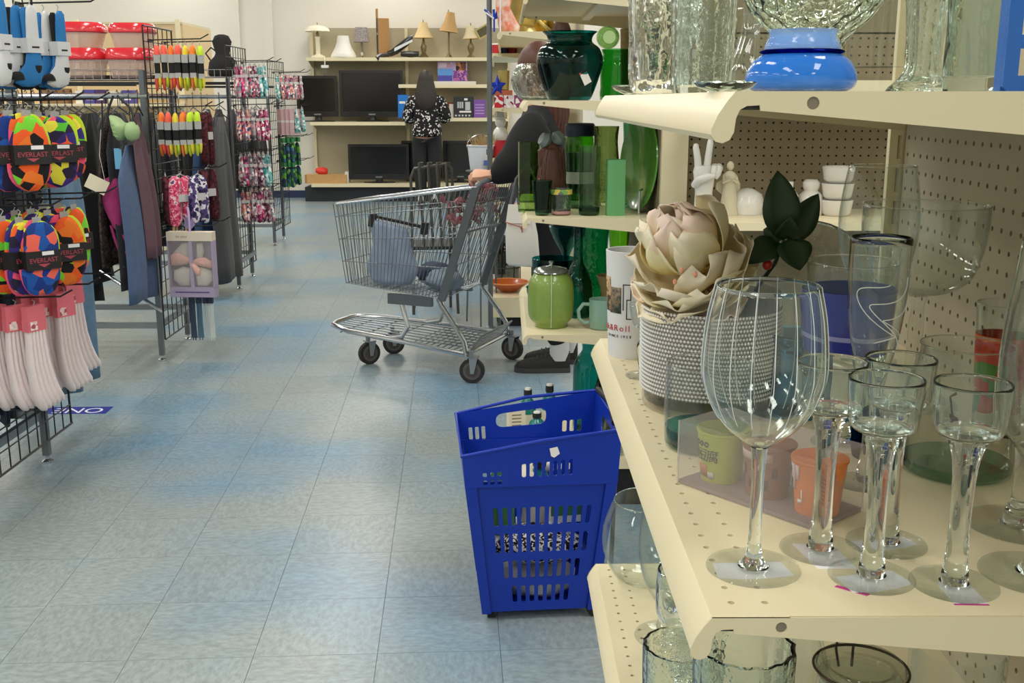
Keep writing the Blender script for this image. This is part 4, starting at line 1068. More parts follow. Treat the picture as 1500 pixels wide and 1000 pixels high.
put('candlestick', 'brown turned wooden candlestick foot behind the teal vase', 'candlestick', 820, 6.5, RS[0].z+.0, [(.075, 0), (.078, .012), (.06, .022), (.05, .05), (.036, .085), (.04, .12)], mat('brown_wood', '#4e342b', .45), solid=True)
# middle level
put('tumbler', 'dark green footed shot glass at the front corner of the green shelf', 'tumbler', 794, 3.49, zg2, [(.02, 0), (.0225, .004), (.025, .03), (.029, .07), (.0335, .112)], GGREEND, .0035, .03, 32)
gp_ = put('tumbler', 'short clear glass printed with green and yellow, beside the dark green shot glass', 'tumbler', 822, 3.5, zg2, [(.026, 0), (.031, .006), (.033, .05), (.035, .085)], GLASS2, .003, .02, 32)
MB().lathe([(.0352, .068), (.036, .084), (.0364, .084), (.0356, .068), (.0352, .068)], 32).build('printed_band', ramp_mat('wheat_print', ['#7aa35a', '#c7b24a', '#6a5a8a', '#4f7d52'], 'voronoi', 60, .5), gp_)
MB().lathe([(0, .0004), (.027, .0004), (.0315, .006), (.032, .014), (.0318, .014), (.03, .004), (0, .0035)], 32).build('pink_base', mat('dusty_pink', '#a87f80', .4), gp_)
tb_ = put('tumbler', 'tall clear cylinder tumbler with a dark green bottom', 'tumbler', 863, 3.5, zg2, [(.03, 0), (.0335, .004), (.034, .1), (.0345, .222)], GGREENT, .0025, .01, 36)
MB().lathe([(0, .0004), (.031, .0004), (.0342, .006), (.0346, .024), (.0338, .024), (.033, .012), (0, .01)], 36).build('green_base', GGREEND, tb_)
put('vase', 'square frosted green glass vase in front of the standing green plate', 'vase', 901, 3.5, zg2, [(.029, 0), (.031, .003), (.031, .1), (.031, .178)], mat('frost_green', '#5b9d62', .35, spec=.5, coat=.3), .003, .01, 40, lambda a, h: 1/max(abs(math.cos(a)), abs(math.sin(a)))**.75)
gpl = thing('green_plate', 'large bright green glass plate standing on edge in a wire stand', 'plate', (gx(944, 3.62), 3.62, zg2+.001))
GPM = glass('plate_green', '#63a83c')
r_ = .158
MB().lathe([(0, 0), (r_*.6, 0), (r_*.96, .022), (r_, .026), (r_*.97, .03), (r_*.58, .007), (0, .007)], 48, M=Matrix.Translation((0, 0, r_)) @ Matrix.Rotation(R(16), 4, 'Z') @ Matrix.Rotation(R(-86), 4, 'Y')).build('dish', mat('plate_green_solid', '#4f8f2c', .18, coat=.5, grain=.15, gscale=14), gpl, 40)
MB().tube([(-.03, -.1, 0), (-.03, -.1, .075), (-.02, -.09, .08)], .004, 8).tube([(-.03, -.1, .003), (.05, -.02, .003)], .003, 6).tube([(-.03, .09, .0), (-.03, .09, .075)], .004, 8).build('wire_stand', CHROME, gpl)
put('vase', 'square clear and green glass vase behind the doll', 'vase', 775, 3.66, zg2, [(.036, 0), (.038, .004), (.038, .1), (.038, .228)], thin('olive_green_glass', '#86b05a'), .003, .02, 40, lambda a, h: 1/max(abs(math.cos(a)), abs(math.sin(a)))**.75)
jj = put('jar', 'clear green jar with a grey ribbon label, in the middle of the green shelf', 'jar', 848, 3.74, zg2, [(.045, 0), (.05, .006), (.05, .1), (.046, .15), (.05, .19)], thin('jar_dkgreen', '#88ad94'), .003)
MB().lathe([(.0508, .085), (.0508, .125), (.0516, .125), (.0516, .085), (.0508, .085)], 36).build('ribbon_label', mat('ribbon_grey', '#a9aca4', .6), jj)
dk = put('jar', 'bright green jar with a dark blue cap at the back of the green shelf', 'jar', 848, 4.05, zg2, [(.05, 0), (.054, .01), (.054, .2), (.05, .235)], thin('grass_green', '#5fae2f'), .003)
MB().lathe([(0, .235), (.054, .235), (.056, .24), (.056, .275), (.05, .282), (0, .284)], 32).build('cap', mat('navy_cap', '#1e2b44', .4), dk)
put('vase', 'clear crackled glass vase behind the square frosted vase', 'vase', 886, 3.85, zg2, [(.04, 0), (.046, .01), (.05, .12), (.042, .22), (.046, .275)], glass('crackle', '#cfd8b8', bump=.8, bscale=40), .003)
put('bottle', 'slender green glass bottle left of the standing green plate', 'bottle', 918, 3.78, zg2, [(.026, 0), (.028, .01), (.026, .15), (.016, .2), (.02, .31)], thin('celadon', '#67a57c'), .003)
# doll with long brown hair
dl = thing('doll', 'doll with long brown hair and grey bow, seen from behind among green glass', 'doll', (gx(806, 3.6), 3.60, zg2+.001), R(20))
HAIR_D = mat('doll_hair', '#4b2a1e', .55, grain=.45, gscale=30, bump=.5)
SKIN = mat('skin', '#c98d72', .55, sub=.15, grain=.04)
MB().lathe(smooth_prof([(.05, 0), (.046, .03), (.03, .08), (.022, .11), (.026, .135), (.012, .15)], 3)+[(0, .152)], 20, sy=.8).build('dress', mat('doll_dress', '#3b4a34', .8), dl)
MB().ball((0, .0, .19), (.03, .03, .036)).build('head', SKIN, dl)
m = MB()
rn = random.Random(3)
for i in range(26):
    a = PI*1.05+PI*.95*i/25; ph_ = rn.random()*6
    pts = [(.012*math.cos(a)*.3, .01*math.sin(a)*.3, .228)]+[((.032+.012*t+.006*math.sin(ph_+t*9))*math.cos(a)*1.1, (.032+.01*t)*math.sin(a), .218-.19*t*(.8+.3*rn.random())) for t in (.1, .3, .55, .8, 1)]
    m.tube(pts, [.006, .009, .009, .008, .007, .002], 6)
m.ball((0, .002, .2), (.034, .034, .036)); m.build('hair', HAIR_D, dl)
MB().lathe([(0, 0), (.008, 0), (.026, .018), (.02, .036), (0, .03)], 12, M=Matrix.Translation((-.006, -.01, .228)) @ Matrix.Rotation(R(-65), 4, 'Y')).lathe([(0, 0), (.008, 0), (.028, .02), (.02, .04), (0, .034)], 12, M=Matrix.Translation((.004, -.01, .228)) @ Matrix.Rotation(R(55), 4, 'Y')).build('hair_bow', mat('bow_grey', '#6f7a76', .7), dl)
MB().tube([(-.036, -.01, .115), (-.055, -.02, .08), (-.05, -.03, .05)], [.009, .008, .006], 8).build('arm', SKIN, dl)
# lower level
lj = thing('glass_jar', 'lime green frosted glass jar with a domed lid on the lowest green shelf', 'jar', (gx(808, 3.54), 3.54, zg3+.0006))
MB().lathe(vessel(smooth_prof([(.05, 0), (.054, .006), (.056, .012), (.074, .035), (.078, .09), (.074, .15), (.058, .178), (.054, .183)], 3), .003, .006), 40).build('vessel', GLIME, lj, 50)
MB().lathe([(.056, .184), (.06, .186), (.054, .196), (.03, .203), (.008, .206), (.006, .21), (.009, .218), (.006, .222), (0, .223)], 32).build('lid', mat('pewter', '#8d9490', .2, .8), lj, 60)
MB().tube([(-.002, -.0795, .01+.0)]+[(-.002, -.0815, .03+.03*i) for i in range(5)]+[(-.002, -.06, .186), (0, -.008, .215)], .0006, 5).build('white_thread', WHITE, lj)
MB().tube([(-.07, -.02, .1), (-.1, -.025, .104), (-.122, -.03, .1)], .003, 6).build('spout', GLASS, lj)
put('bottle', 'tall teal embossed glass bottle behind the lime green jar', 'bottle', 848, 3.72, zg3, [(.05, 0), (.055, .01), (.055, .07), (.05, .12), (.03, .17), (.018, .2), (.016, .29), (.018, .33)], thin('bottle_teal', '#0f8a78', bump=.5, bscale=70), .003, .01)
mgx = thing('mug', 'pale aqua glass mug with a loop handle beside the lime green jar', 'mug', (gx(884, 3.5), 3.5, zg3+.0006))
MB().lathe(vessel([(.034, 0), (.04, .006), (.041, .05), (.042, .1)], .003, .008), 36).build('vessel', mat('aqua_milk', '#7fa393', .25, coat=.4), mgx, 50)
MB().tube([(-.04, 0, .082), (-.062, -.004, .084), (-.078, -.006, .062), (-.074, -.006, .034), (-.055, -.003, .02), (-.04, 0, .022)], .0065, 10).build('handle', mat('aqua_milk', '#7fa393', .25, coat=.4), mgx)
put('bowl', 'small teal glass bowl behind the lime green jar, left of the tall bottle', 'bowl', 800, 3.85, zg3, [(.035, 0), (.04, .01), (.065, .05), (.07, .075), (.072, .08)], GTEALD, .003)
put('bowl', 'wide teal glass bowl with silver flecks on the lowest green shelf', 'bowl', 812, 4.1, zg3, [(.05, 0), (.06, .02), (.08, .07), (.085, .15)], GTEALD, .003)
put('vase', 'textured emerald green glass vase hanging back on the lowest shelf', 'vase', 872, 4.0, zg3, [(.04, 0), (.05, .02), (.058, .1), (.05, .2), (.056, .28)], GEMER, .004)
put('vase', 'flared teal martini shaped vase at the back of the lowest shelf', 'vase', 830, 4.22, zg3, [(.04, 0), (.02, .02), (.012, .06), (.014, .14), (.05, .21), (.07, .26)], GTEAL, .003)
put('vase', 'lime green slender vase at the right end of the lowest shelf', 'vase', 908, 3.8, zg3, [(.03, 0), (.035, .02), (.025, .1), (.03, .2), (.04, .3)], thin('lime_clear', '#8cc63c'), .003)
put('basket_bowl', 'tan woven bowl standing behind the aqua mug', 'bowl', 896, 3.68, zg3, [(.03, 0), (.045, .04), (.03, .085), (.045, .14), (.05, .15)], mat('tan_weave', '#8a7a50', .8, grain=.25, gscale=70), .004)
# base deck: bottles behind the blue basket
BDZ = .165
put('bottle', 'large clear teal bottle standing on the base deck, behind the blue basket', 'bottle', 866, 3.75, BDZ, [(.05, 0), (.056, .012), (.056, .2), (.05, .25), (.028, .285), (.024, .3), (.027, .33)], GTEAL, .003)
put('bottle', 'dark green glass bottle on the base deck beside the large teal bottle', 'bottle', 898, 3.6, BDZ, [(.045, 0), (.05, .01), (.05, .19), (.03, .24), (.02, .3)], GGREEND, .003)
put('vase', 'pale clear vase on the base deck at the right, behind the blue basket', 'vase', 915, 3.48, BDZ, [(.05, 0), (.055, .01), (.055, .08), (.045, .16)], GLASS, .003)

# ================================================================== BLUE ROLLING BASKET
BB = mat('basket_blue', '#0632a8', .38, spec=.45, coat=.15)
bc = Vector((.076, 2.73, 0))
bk = thing('shopping_basket', 'tall blue plastic rolling shopping basket full of bottles, on the floor by the shelves', 'basket', bc, R(5))
def wall(name, A, B_, C, D, slots, t=.003, parent=None, m=BB):
    """bilinear panel A-B bottom, D-C top with through slots (u0,u1,v0,v1), rounded ends"""
    A, B_, C, D = map(Vector, (A, B_, C, D))
    W = (B_-A).length; H = (D-A).length
    loops = []
    for (u0, u1, v0, v1) in slots:
        r = min((u1-u0)*W, (v1-v0)*H)*.35; ru, rv = r/W, r/H; lp_ = []
        for cx, cy, a0 in ((u1-ru, v1-rv, 0), (u0+ru, v1-rv, 90), (u0+ru, v0+rv, 180), (u1-ru, v0+rv, 270)):
            for k in range(4): lp_.append((cx+ru*math.cos(R(a0+30*k)), cy+rv*math.sin(R(a0+30*k))))
        loops.append(lp_)
    n = 10
    outer = [(i/n, 0) for i in range(n)]+[(1, i/n) for i in range(n)]+[(1-i/n, 1) for i in range(n)]+[(0, 1-i/n) for i in range(n)]
    mb = plate(outer, loops, 1.0, Matrix())
    nrm = (B_-A).cross(D-A).normalized()
    mb.v = [tuple(A*(1-u)*(1-v)+B_*u*(1-v)+C*u*v+D*(1-u)*v-nrm*t*w_) for u, v, w_ in mb.v]
    return mb.build(name, m, parent if parent is not None else bk, 30)
bw2, bd2 = .143, .138     # half base
tw, td = .186, .172       # half at the collar foot
z0, zc_, zl, zr = .03, .40, .474, .532
b1, b2, b3, b4 = (-bw2, -bd2, z0), (bw2, -bd2, z0), (bw2, bd2, z0), (-bw2, bd2, z0)
c1, c2, c3_, c4 = (-tw, -td, zc_), (tw, -td, zc_), (tw, td, zc_), (-tw, td, zc_)
def row(u0, u1, n, v0, v1, duty=.55):
    p = (u1-u0)/(n-1+duty); return [(u0+p*i, u0+p*(i+duty), v0, v1) for i in range(n)]
fr = row(.15, .87, 11, .66, .80)+row(.15, .87, 11, .45, .60)+row(.2, .83, 9, .25, .39)+row(.26, .76, 7, .06, .19)
f_ = wall('front_panel', b1, b2, c2, c1, fr)
wall('rear_panel', b3, b4, c4, c3_, fr)
sd_ = row(.2, .8, 8, .62, .8)+row(.2, .8, 8, .36, .54)+row(.25, .75, 6, .1, .26)
wall('side_panel', b2, b3, c3_, c2, sd_); wall('side_panel', b4, b1, c1, c4, sd_)
# collar: wider band with slanted rim
k = .008
d1, d2, d3, d4 = (-tw-k, -td-k, zc_-.012), (tw+k, -td-k, zc_-.012), (tw+k, td+k, zc_-.012), (-tw-k, td+k, zc_-.012)
e1_, e2_, e3_, e4_ = (-tw-k*1.9, -td-k*1.9, zl), (tw+k*1.9, -td-k*1.9, zr), (tw+k*1.9, td+k*1.9, zr), (-tw-k*1.9, td+k*1.9, zl)
hand = row(.37, .70, 7, .22, .56)+row(.12, .24, 3, .06, .2, .6)+row(.12, .24, 3, .30, .42, .6)
wall('collar_front', d1, d2, e2_, e1_, hand)
wall('collar_rear', d3, d4, e4_, e3_, [(.36, .72, .42, .80)]+row(.80, .92, 3, .12, .5, .6)+row(.1, .24, 3, .2, .45, .6))
wall('collar_side', d2, d3, e3_, e2_, [(.3, .7, .45, .75)]); wall('collar_side', d4, d1, e1_, e4_, [(.3, .7, .4, .7)])
MB().tube([e1_, tuple((Vector(e1_)+Vector(e2_))/2+Vector((0, 0, .006))), e2_, e3_, tuple((Vector(e4_)+Vector(e3_))/2+Vector((0, 0, .014))), e4_], .0048, 8, closed=True).build('rim', BB, bk, 60)
MB().box(-bw2, bw2, -bd2, bd2, z0-.004, z0+.004).build('bottom', BB, bk, 0)
for x in (-1, 1):      # recessed corner ribs
    for y in (-1, 1):
        MB().loft([[(x*(bw2-.001), y*(bd2-.001), z0-.006), (x*(bw2+.008), y*(bd2-.016), z0-.006), (x*(bw2+.008), y*(bd2+.008), z0-.006), (x*(bw2-.016), y*(bd2+.008), z0-.006)],
                   [(x*(tw-.001), y*(td-.001), zc_), (x*(tw+.008), y*(td-.02), zc_), (x*(tw+.009), y*(td+.009), zc_), (x*(tw-.02), y*(td+.008), zc_)]]).build('corner_rib', BB, bk, 30)
for y in (-1, 1):
    wl = MB().tube([(.152, y*.128-.012, .027), (.152, y*.128+.012, .027)], .0265, 16).build('wheel', mat('black_rubber', '#161617', .7), bk, 40)
    MB().tube([(.152, y*.128-.0135, .027), (.152, y*.128+.0135, .027)], .009, 10).build('hub', mat('grey_plastic', '#55585a', .5), wl, 40)
    MB().box(-.135, -.115, y*.11-.01, y*.11+.01, 0, .03).build('foot', mat('black_rubber', '#161617', .7), bk, 0)
MB().tube([(tw+.005, -td+.03, zr+.004), (tw+.02, 0, zr+.02), (tw+.012, td-.02, zr+.012)], .009, 8).tube([(tw+.004, -td+.04, zc_-.3), (tw+.012, -td+.03, zr)], .006, 8).build('pull_handle', mat('black_plastic', '#1b1b1d', .45), bk)
o = MB().add([(0, 0, 0), (.02, .004, 0), (.026, -.014, 0), (.012, -.024, 0), (.004, -.02, 0), (0, 0, .0004), (.02, .004, .0004), (.026, -.014, .0004), (.012, -.024, .0004), (.004, -.02, .0004)], [[0, 1, 2, 3, 4], [5, 6, 7, 8, 9], [0, 1, 6, 5], [1, 2, 7, 6], [2, 3, 8, 7], [3, 4, 9, 8], [4, 0, 5, 9]]).build('torn_sticker', WHITE, bk, 0)
o.matrix_local = Matrix.Translation((.018, -td-k*1.75, .488)) @ Matrix.Rotation(R(87), 4, 'X')

# ---- goods inside the basket (each stands in it)
def inb(x, y, z): v = Matrix.Rotation(R(5), 4, 'Z') @ Vector((x, y, z)); return (bc.x+v.x, bc.y+v.y, v.z)
CAPW = mat('cap_white', '#e6e4de', .45); CAPB = mat('cap_black', '#1d2122', .4)
def botl(x, y, z, r, h, liq, lb, tilt=(0, 0), lab='#e9e4d2', world=False):
    t_ = thing('bottle', lb, 'bottle', (x, y, z) if world else inb(x, y, z), 0)
    t_.rotation_euler = (R(tilt[0]), R(tilt[1]), 0)
    MB().lathe([(0, 0), (r*.9, 0), (r, .006), (r, h*.66), (r*.8, h*.76), (r*.4, h*.84), (r*.38, h*.9), (0, h*.9)], 24).build('body', liq, t_, 40)
    MB().lathe([(r*1.01, h*.18), (r*1.01, h*.56), (r*1.025, h*.56), (r*1.025, h*.18), (r*1.01, h*.18)], 24).build('label_band', mat('lab_'+lab[1:], lab, .6), t_)
    MB().lathe([(0, h*.86), (r*.5, h*.86), (r*.52, h*.88), (r*.5, h*.97), (0, h*.97)], 20).build('cap_ring', CAPB, t_)
    MB().lathe([(0, h*.97), (r*.42, h*.97), (r*.36, h), (0, h)], 16).build('cap', CAPW, t_)
    return t_
TEALP = mat('teal_liquid', '#1c7f78', .25, coat=.4)
botl(.0, .03, .12, .036, .30, TEALP, 'teal bottle standing in the middle of the blue basket', (6, 4))
for px, Y, h, r, lb in ((776, 3.56, .203, .028, 'small teal bottle with white cap behind the basket, left of two on the base deck'), (809, 3.60, .207, .028, 'small teal bottle with white cap behind the basket, right of two on the base deck'), (790, 3.46, .148, .03, 'shorter teal bottle with white cap in front of two others on the base deck')):
    botl(gx(px, Y)-.004, Y, BDZ+.0006, r, h, TEALP, lb, world=True)
t = thing('carton', 'cream carton with printed lines on the base deck, seen through the basket handle hole', 'box', (gx(756, 3.47), 3.47, BDZ+.0006), R(12))
MB().box(-.028, .028, -.02, .02, 0, .155).build('carton_body', mat('carton_cream', '#e6dcc0', .6), t, 0)
for q in range(4): MB().box(-.018, .014, -.0206, -.02, .10+.012*q, .104+.012*q).build('printed_line', mat('line_brown', '#8a7a58', .6), t, 0)
jr2 = thing('lotion_bottle', 'cream flat bottle with a pale label lying across the blue basket', 'bottle', inb(-.04, .03, .33), R(5))
MB().loft([[(-.06+.13*t, .0+.05*math.cos(a)*sc, .0+.018*math.sin(a)*sc+.03*t) for a in [2*PI*i/14 for i in range(14)]] for t, sc in ((0, .5), (.06, .95), (.5, 1), (.85, .9), (1, .4))]).build('body', mat('cream_plastic', '#e3dcc3', .4), jr2)
MB().tube([(.07, 0, .03), (.095, 0, .036)], .013, 12).build('cap', CAPW, jr2)
def cloth_lump(name, label, cat, loc, size, m, seed, amp=.35, nu=28, nv=14, rz=0, parent=None):
    rn = Vector((seed*1.7, seed*.9, seed*2.3)); vs = []; mb = MB()
    pr = [(math.sin(PI*i/nv), -math.cos(PI*i/nv)) for i in range(nv+1)]; pr[0] = (0, -1); pr[-1] = (0, 1)
    mb.lathe(pr, nu)
    out = []
    for v in mb.v:
        v = Vector(v); q = noise.noise(v*1.6+rn)*amp+noise.noise(v*4+rn)*amp*.45+abs(noise.noise(v*7+rn))*amp*.3
        p = v*(1+q); out.append((p.x*size[0], p.y*size[1], max(p.z, -.75)*size[2]+.75*size[2]))
    mb.v = out
    o = mb.build(name, m, parent, 180, loc=loc, rot=(0, 0, rz)); return tag(o, label, cat)
cloth_lump('folded_cloth', 'black and white printed cloth halfway down in the blue basket', 'cloth', inb(0, -.04, .135), (.12, .09, .05), ramp_mat('zebra_cloth', ['#f1efec', '#17171a', '#e8e6e2', '#232327'], 'noise', 45, .8), 4, .15)
cloth_lump('white_bag', 'white plastic bag at the bottom of the blue basket', 'bag', inb(0, -.02, .035), (.11, .09, .045), mat('bag_white', '#c9cfd0', .5), 7, .2)
pb_ = thing('paper_box', 'white and red printed box on the right inside the blue basket', 'box', inb(.075, -.05, .245), R(10))
MB().box(-.04, .04, -.03, .03, 0, .1).build('carton', mat('carton_white', '#d8dcd6', .6), pb_, 0)
MB().box(-.041, .041, -.0306, -.03, .02, .05).build('green_panel', mat('carton_green', '#3f7a4e', .6), pb_, 0)
gb_ = thing('soap_bottle', 'amber and green flat bottle leaning on the left inside the blue basket', 'bottle', inb(-.09, -.03, .2), R(-8))
MB().loft([[(.035*math.cos(a)*sc, .02*math.sin(a)*sc, .2*t) for a in [2*PI*i/14 for i in range(14)]] for t, sc in ((0, .9), (.1, 1), (.75, 1), (.95, .5), (1, .45))]).build('body', mat('green_soap', '#4f8a44', .3, coat=.3), gb_)
MB().lathe([(0, .2), (.013, .2), (.013, .225), (0, .225)], 14).build('cap', mat('amber_cap', '#a8703a', .4), gb_)

# ================================================================== SHOPPING CART
CA = R(157.5)
ct = thing('shopping_cart', 'worn chrome wire shopping cart standing across the aisle', 'shopping cart', (-.08, 5.25, 0), CA)
CZB = .40
def cb(x, y, z): return Vector((x, y, z))
# basket outline at height fraction v (0 bottom,1 top): rear corners and nose corners, y>0 near side
def corner(kind, side, v):
    if kind == 'rear': return cb(.14-.19*v, side*(.25+.005*v), .40+.54*v)
    return cb(.70+.035*v, side*(.20+.04*v), .435+.40*v)
WR = .0021
m = MB()
for side in (1, -1):
    for i in range(31):
        t = i/30
        m.tube([corner('rear', side, v).lerp(corner('nose', side, v), t) for v in (0, 1)], WR, 4, cap=False)
    for v, r in ((.28, .0026), (.56, .0026), (.84, .0026)):
        m.tube([corner('rear', side, v), corner('nose', side, v)], r, 5)
tag(m.build('side_wires', STEEL, ct, 60), kind='stuff')
m = MB()
for i in range(17):
    t = i/16
    m.tube([corner('nose', -1, 0).lerp(corner('nose', 1, 0), t), corner('nose', -1, 1).lerp(corner('nose', 1, 1), t)], WR, 4, cap=False)
for v in (.28, .56, .84): m.tube([corner('nose', -1, v), corner('nose', 1, v)], .0026, 5)
tag(m.build('nose_wires', STEEL, ct, 60), kind='stuff')
m = MB()
for i in range(20):
    t = i/19
    m.tube([corner('rear', -1, 0).lerp(corner('rear', 1, 0), t), corner('nose', -1, 0).lerp(corner('nose', 1, 0), t)], WR, 4, cap=False)
for i in range(12):
    t = i/11
    m.tube([corner('rear', -1, 0).lerp(corner('nose', -1, 0), t), corner('rear', 1, 0).lerp(corner('nose', 1, 0), t)], .0025, 4, cap=False)
tag(m.build('floor_wires', STEEL, ct, 60), kind='stuff')
m = MB()
for i in range(15):
    t = .08+.84*i/14
    m.tube([corner('rear', -1, .05).lerp(corner('rear', 1, .05), t), corner('rear', -1, .98).lerp(corner('rear', 1, .98), t)], WR, 4, cap=False)
for v in (.3, .6, .85): m.tube([corner('rear', -1, v), corner('rear', 1, v)], .003, 5)
tag(m.build('rear_gate', STEEL, ct, 60), kind='stuff')
top = [corner('rear', 1, 1), corner('nose', 1, 1)+Vector((-.02, 0, 0)), corner('nose', 1, 1)+Vector((0, -.03, 0)), corner('nose', -1, 1)+Vector((0, .03, 0)), corner('nose', -1, 1)+Vector((-.02, 0, 0)), corner('rear', -1, 1)]
MB().tube(top, .0075, 8).build('top_rim', CHROME, ct)
# rear frame posts with the flat grey bars
for side in (1, -1):
    a, b_ = corner('rear', side, -.02), corner('rear', side, 1.0)
    d = (b_-a)
    MB().loft([[p+Vector((dx, side*dy, 0)) for dx, dy in ((-.02, -.006), (.02, -.006), (.02, .012), (-.02, .012))] for p in (a, a+d*.5, b_)]).build('rear_post', GUNM, ct, 20)
MB().tube([corner('rear', 1, 1)+Vector((.015, 0, -.02)), corner('rear', 1, 1)+Vector((-.02, -.015, .022)), corner('rear', 1, 1)+Vector((-.03, -.05, .03)), corner('rear', -1, 1)+Vector((-.03, .05, .03)), corner('rear', -1, 1)+Vector((-.02, .015, .022)), corner('rear', -1, 1)+Vector((.015, 0, -.02))], .0125, 10).build('handle', mat('handle_grey', '#5c6168', .4), ct)
# child seat flap
m = MB()
A, B_, C_, D_ = cb(.15, .21, .70), cb(.15, -.21, .70), cb(.03, -.22, .72), cb(.03, .22, .72)
for i in range(12):
    t = i/11; m.tube([A.lerp(B_, t), D_.lerp(C_, t)], .0022, 4)
m.tube([A, B_, C_, D_], .004, 6, closed=True)
m.tube([cb(.15, .21, .70), cb(.11, .21, .92), cb(.11, -.21, .92), cb(.15, -.21, .70)], .004, 6)
tag(m.build('child_seat', STEEL, ct), kind='stuff')
# chassis
for side in (1, -1):
    MB().tube([corner('rear', side, -.02)+Vector((.015, 0, .01)), corner('rear', side, -.02)+Vector((.0, side*.005, -.02)), cb(.06, side*.262, .26), cb(.02, side*.262, .2), cb(.0, side*.262, .1)], .0125, 10).build('rear_leg', CHROME, ct)
    MB().tube([cb(.40, side*.20, .40), cb(.37, side*.205, .30), cb(.35, side*.21, .24), cb(.38, side*.215, .19), cb(.46, side*.215, .172)], .0125, 10).build('support_leg', CHROME, ct)
    MB().box(.2, .44, side*.235-.012, side*.235+.012, .355, .405).build('side_plate', GUNM, ct, 20)
MB().tube([cb(0, .262, .135), cb(.35, .235, .165), cb(.70, .2, .185), cb(.83, .13, .195), cb(.845, .08, .197), cb(.845, -.08, .197), cb(.83, -.13, .195), cb(.70, -.2, .185), cb(.35, -.235, .165), cb(0, -.262, .135)], .0125, 10).build('tray_frame', CHROME, ct)
MB().tube([cb(.01, .262, .138), cb(.01, -.262, .138)], .011, 8).build('rear_axle_bar', CHROME, ct)
m = MB()
for i in range(7):
    y = -.16+.32*i/6; m.tube([cb(.03, y, .147), cb(.45, y, .172), cb(.82, y*.75, .192)], .0035, 5)
for i in range(9):
    x = .06+.035*i; yy = .25-.09*x; m.tube([cb(x, -yy, .143+.03*x), cb(x, yy, .143+.03*x)], .0028, 5)
for x in (.45, .62, .76): m.tube([cb(x, -.22+.06*x, .17), cb(x, .22-.06*x, .17)], .0035, 5)
tag(m.build('tray_wires', STEEL, ct), kind='stuff')
m = MB()
for i in range(6):
    t = i/5; m.tube([cb(.02-.05*t, -.2, .14+.07*t), cb(.02-.05*t, .2, .14+.07*t)], .003, 5)
m.tube([cb(.02, .2, .14), cb(-.04, .2, .22), cb(-.04, -.2, .22), cb(.02, -.2, .14)], .004, 6)
m.build('tray_tailgate', STEEL, ct)
RUB = mat('caster_rubber', '#2b2829', .7); HUB = mat('caster_hub', '#4b4441', .6)
for x, y, r, an in ((0, .262, .061, .25), (0, -.262, .061, -.2), (.64, .13, .058, 1.0), (.64, -.13, .058, .6)):
    cs = MB().tube([(0, -.013, r), (0, .013, r)], r, 24).build('caster_wheel', RUB, ct, 40, loc=(x-.02*math.cos(an), y-.02*math.sin(an), .0005), rot=(0, 0, an))
    MB().tube([(0, -.0145, r), (0, .0145, r)], r*.72, 20).build('tread_ring', mat('wheel_grey', '#5d5754', .6), cs, 40)
    MB().tube([(0, -.016, r), (0, .016, r)], r*.5, 18).build('hub', HUB, cs, 40)
    fk = MB()
    for s in (-1, 1):
        fk.loft([[(.012, s*.021, r*2.1), (-.03, s*.021, r*2.1), (-.03, s*.0235, r*2.1), (.012, s*.0235, r*2.1)], [(.006, s*.021, r*.8), (-.012, s*.021, r*.8), (-.012, s*.0235, r*.8), (.006, s*.0235, r*.8)]])
    fk.box(-.032, .022, -.0235, .0235, r*2.05, r*2.15).tube([(.005, 0, r*2.1), (.005, 0, r*2.1+.03)], .012, 10)
    fk.build('caster_fork', mat('zinc', '#9a9ea1', .35, .8), cs, 30)

def inc(x, y, z): v = Matrix.Rotation(CA, 4, 'Z') @ Vector((x, y, z)); return (-.08+v.x, 5.25+v.y, v.z)
# clothes on a clip hanger leaning against the near side of the cart basket
cl = thing('clip_hanger_pants', 'grey blue trousers folded on a black clip hanger inside the cart', 'trousers', inc(.44, .15, .425), CA)
rings = []
for k in range(13):
    t = k/12; zz = .015+.30*t
    hw = .10+.035*math.sin(PI*min(t*1.4, 1))+.01*math.sin(t*9); hx = .035*(1-.75*t)+.012
    xc_ = .02-.02*t+.05*t*t
    rings.append([(xc_+hw*math.cos(a)*(1+.06*math.sin(a*5+t*6)), hx*math.sin(a)*(1+.22*math.sin(a*6+t*4))-.01*t, zz+.02*math.cos(a)*t) for a in [2*PI*i/36 for i in range(36)]])
MB().loft(rings).build('cloth', mat('cloth_bluegrey', '#8494aa', .85, grain=.22, gscale=14, bump=.4, sheen=.2), cl, 180)
MB().box(-.12, .19, -.014, .006, .318, .332).box(.165, .192, -.02, .012, .27, .34).box(-.125, -.1, -.02, .012, .29, .348).build('clip_bar', mat('black_plastic', '#1b1b1d', .45), cl, 20, rot=(0, R(-9), 0))
MB().tube([(.03, 0, .33), (.03, 0, .35), (.02, 0, .365)], .003, 6).build('hook', CHROME, cl, rot=(0, R(-9), 0))
cloth_lump('grey_bundle', 'grey fabric bundle lying on the cart floor near its rear', 'clothing', inc(.22, .06, .418), (.08, .13, .055), mat('cloth_dustblue', '#7f8c9c', .85, grain=.2, gscale=16, bump=.4), 12, .3, rz=.5)
cloth_lump('dark_bundle', 'dark navy garment lying behind the grey bundle in the cart', 'clothing', inc(.36, -.12, .425), (.10, .07, .05), mat('cloth_navy', '#3a4358', .85, grain=.2, gscale=20), 13, .3, rz=.2)
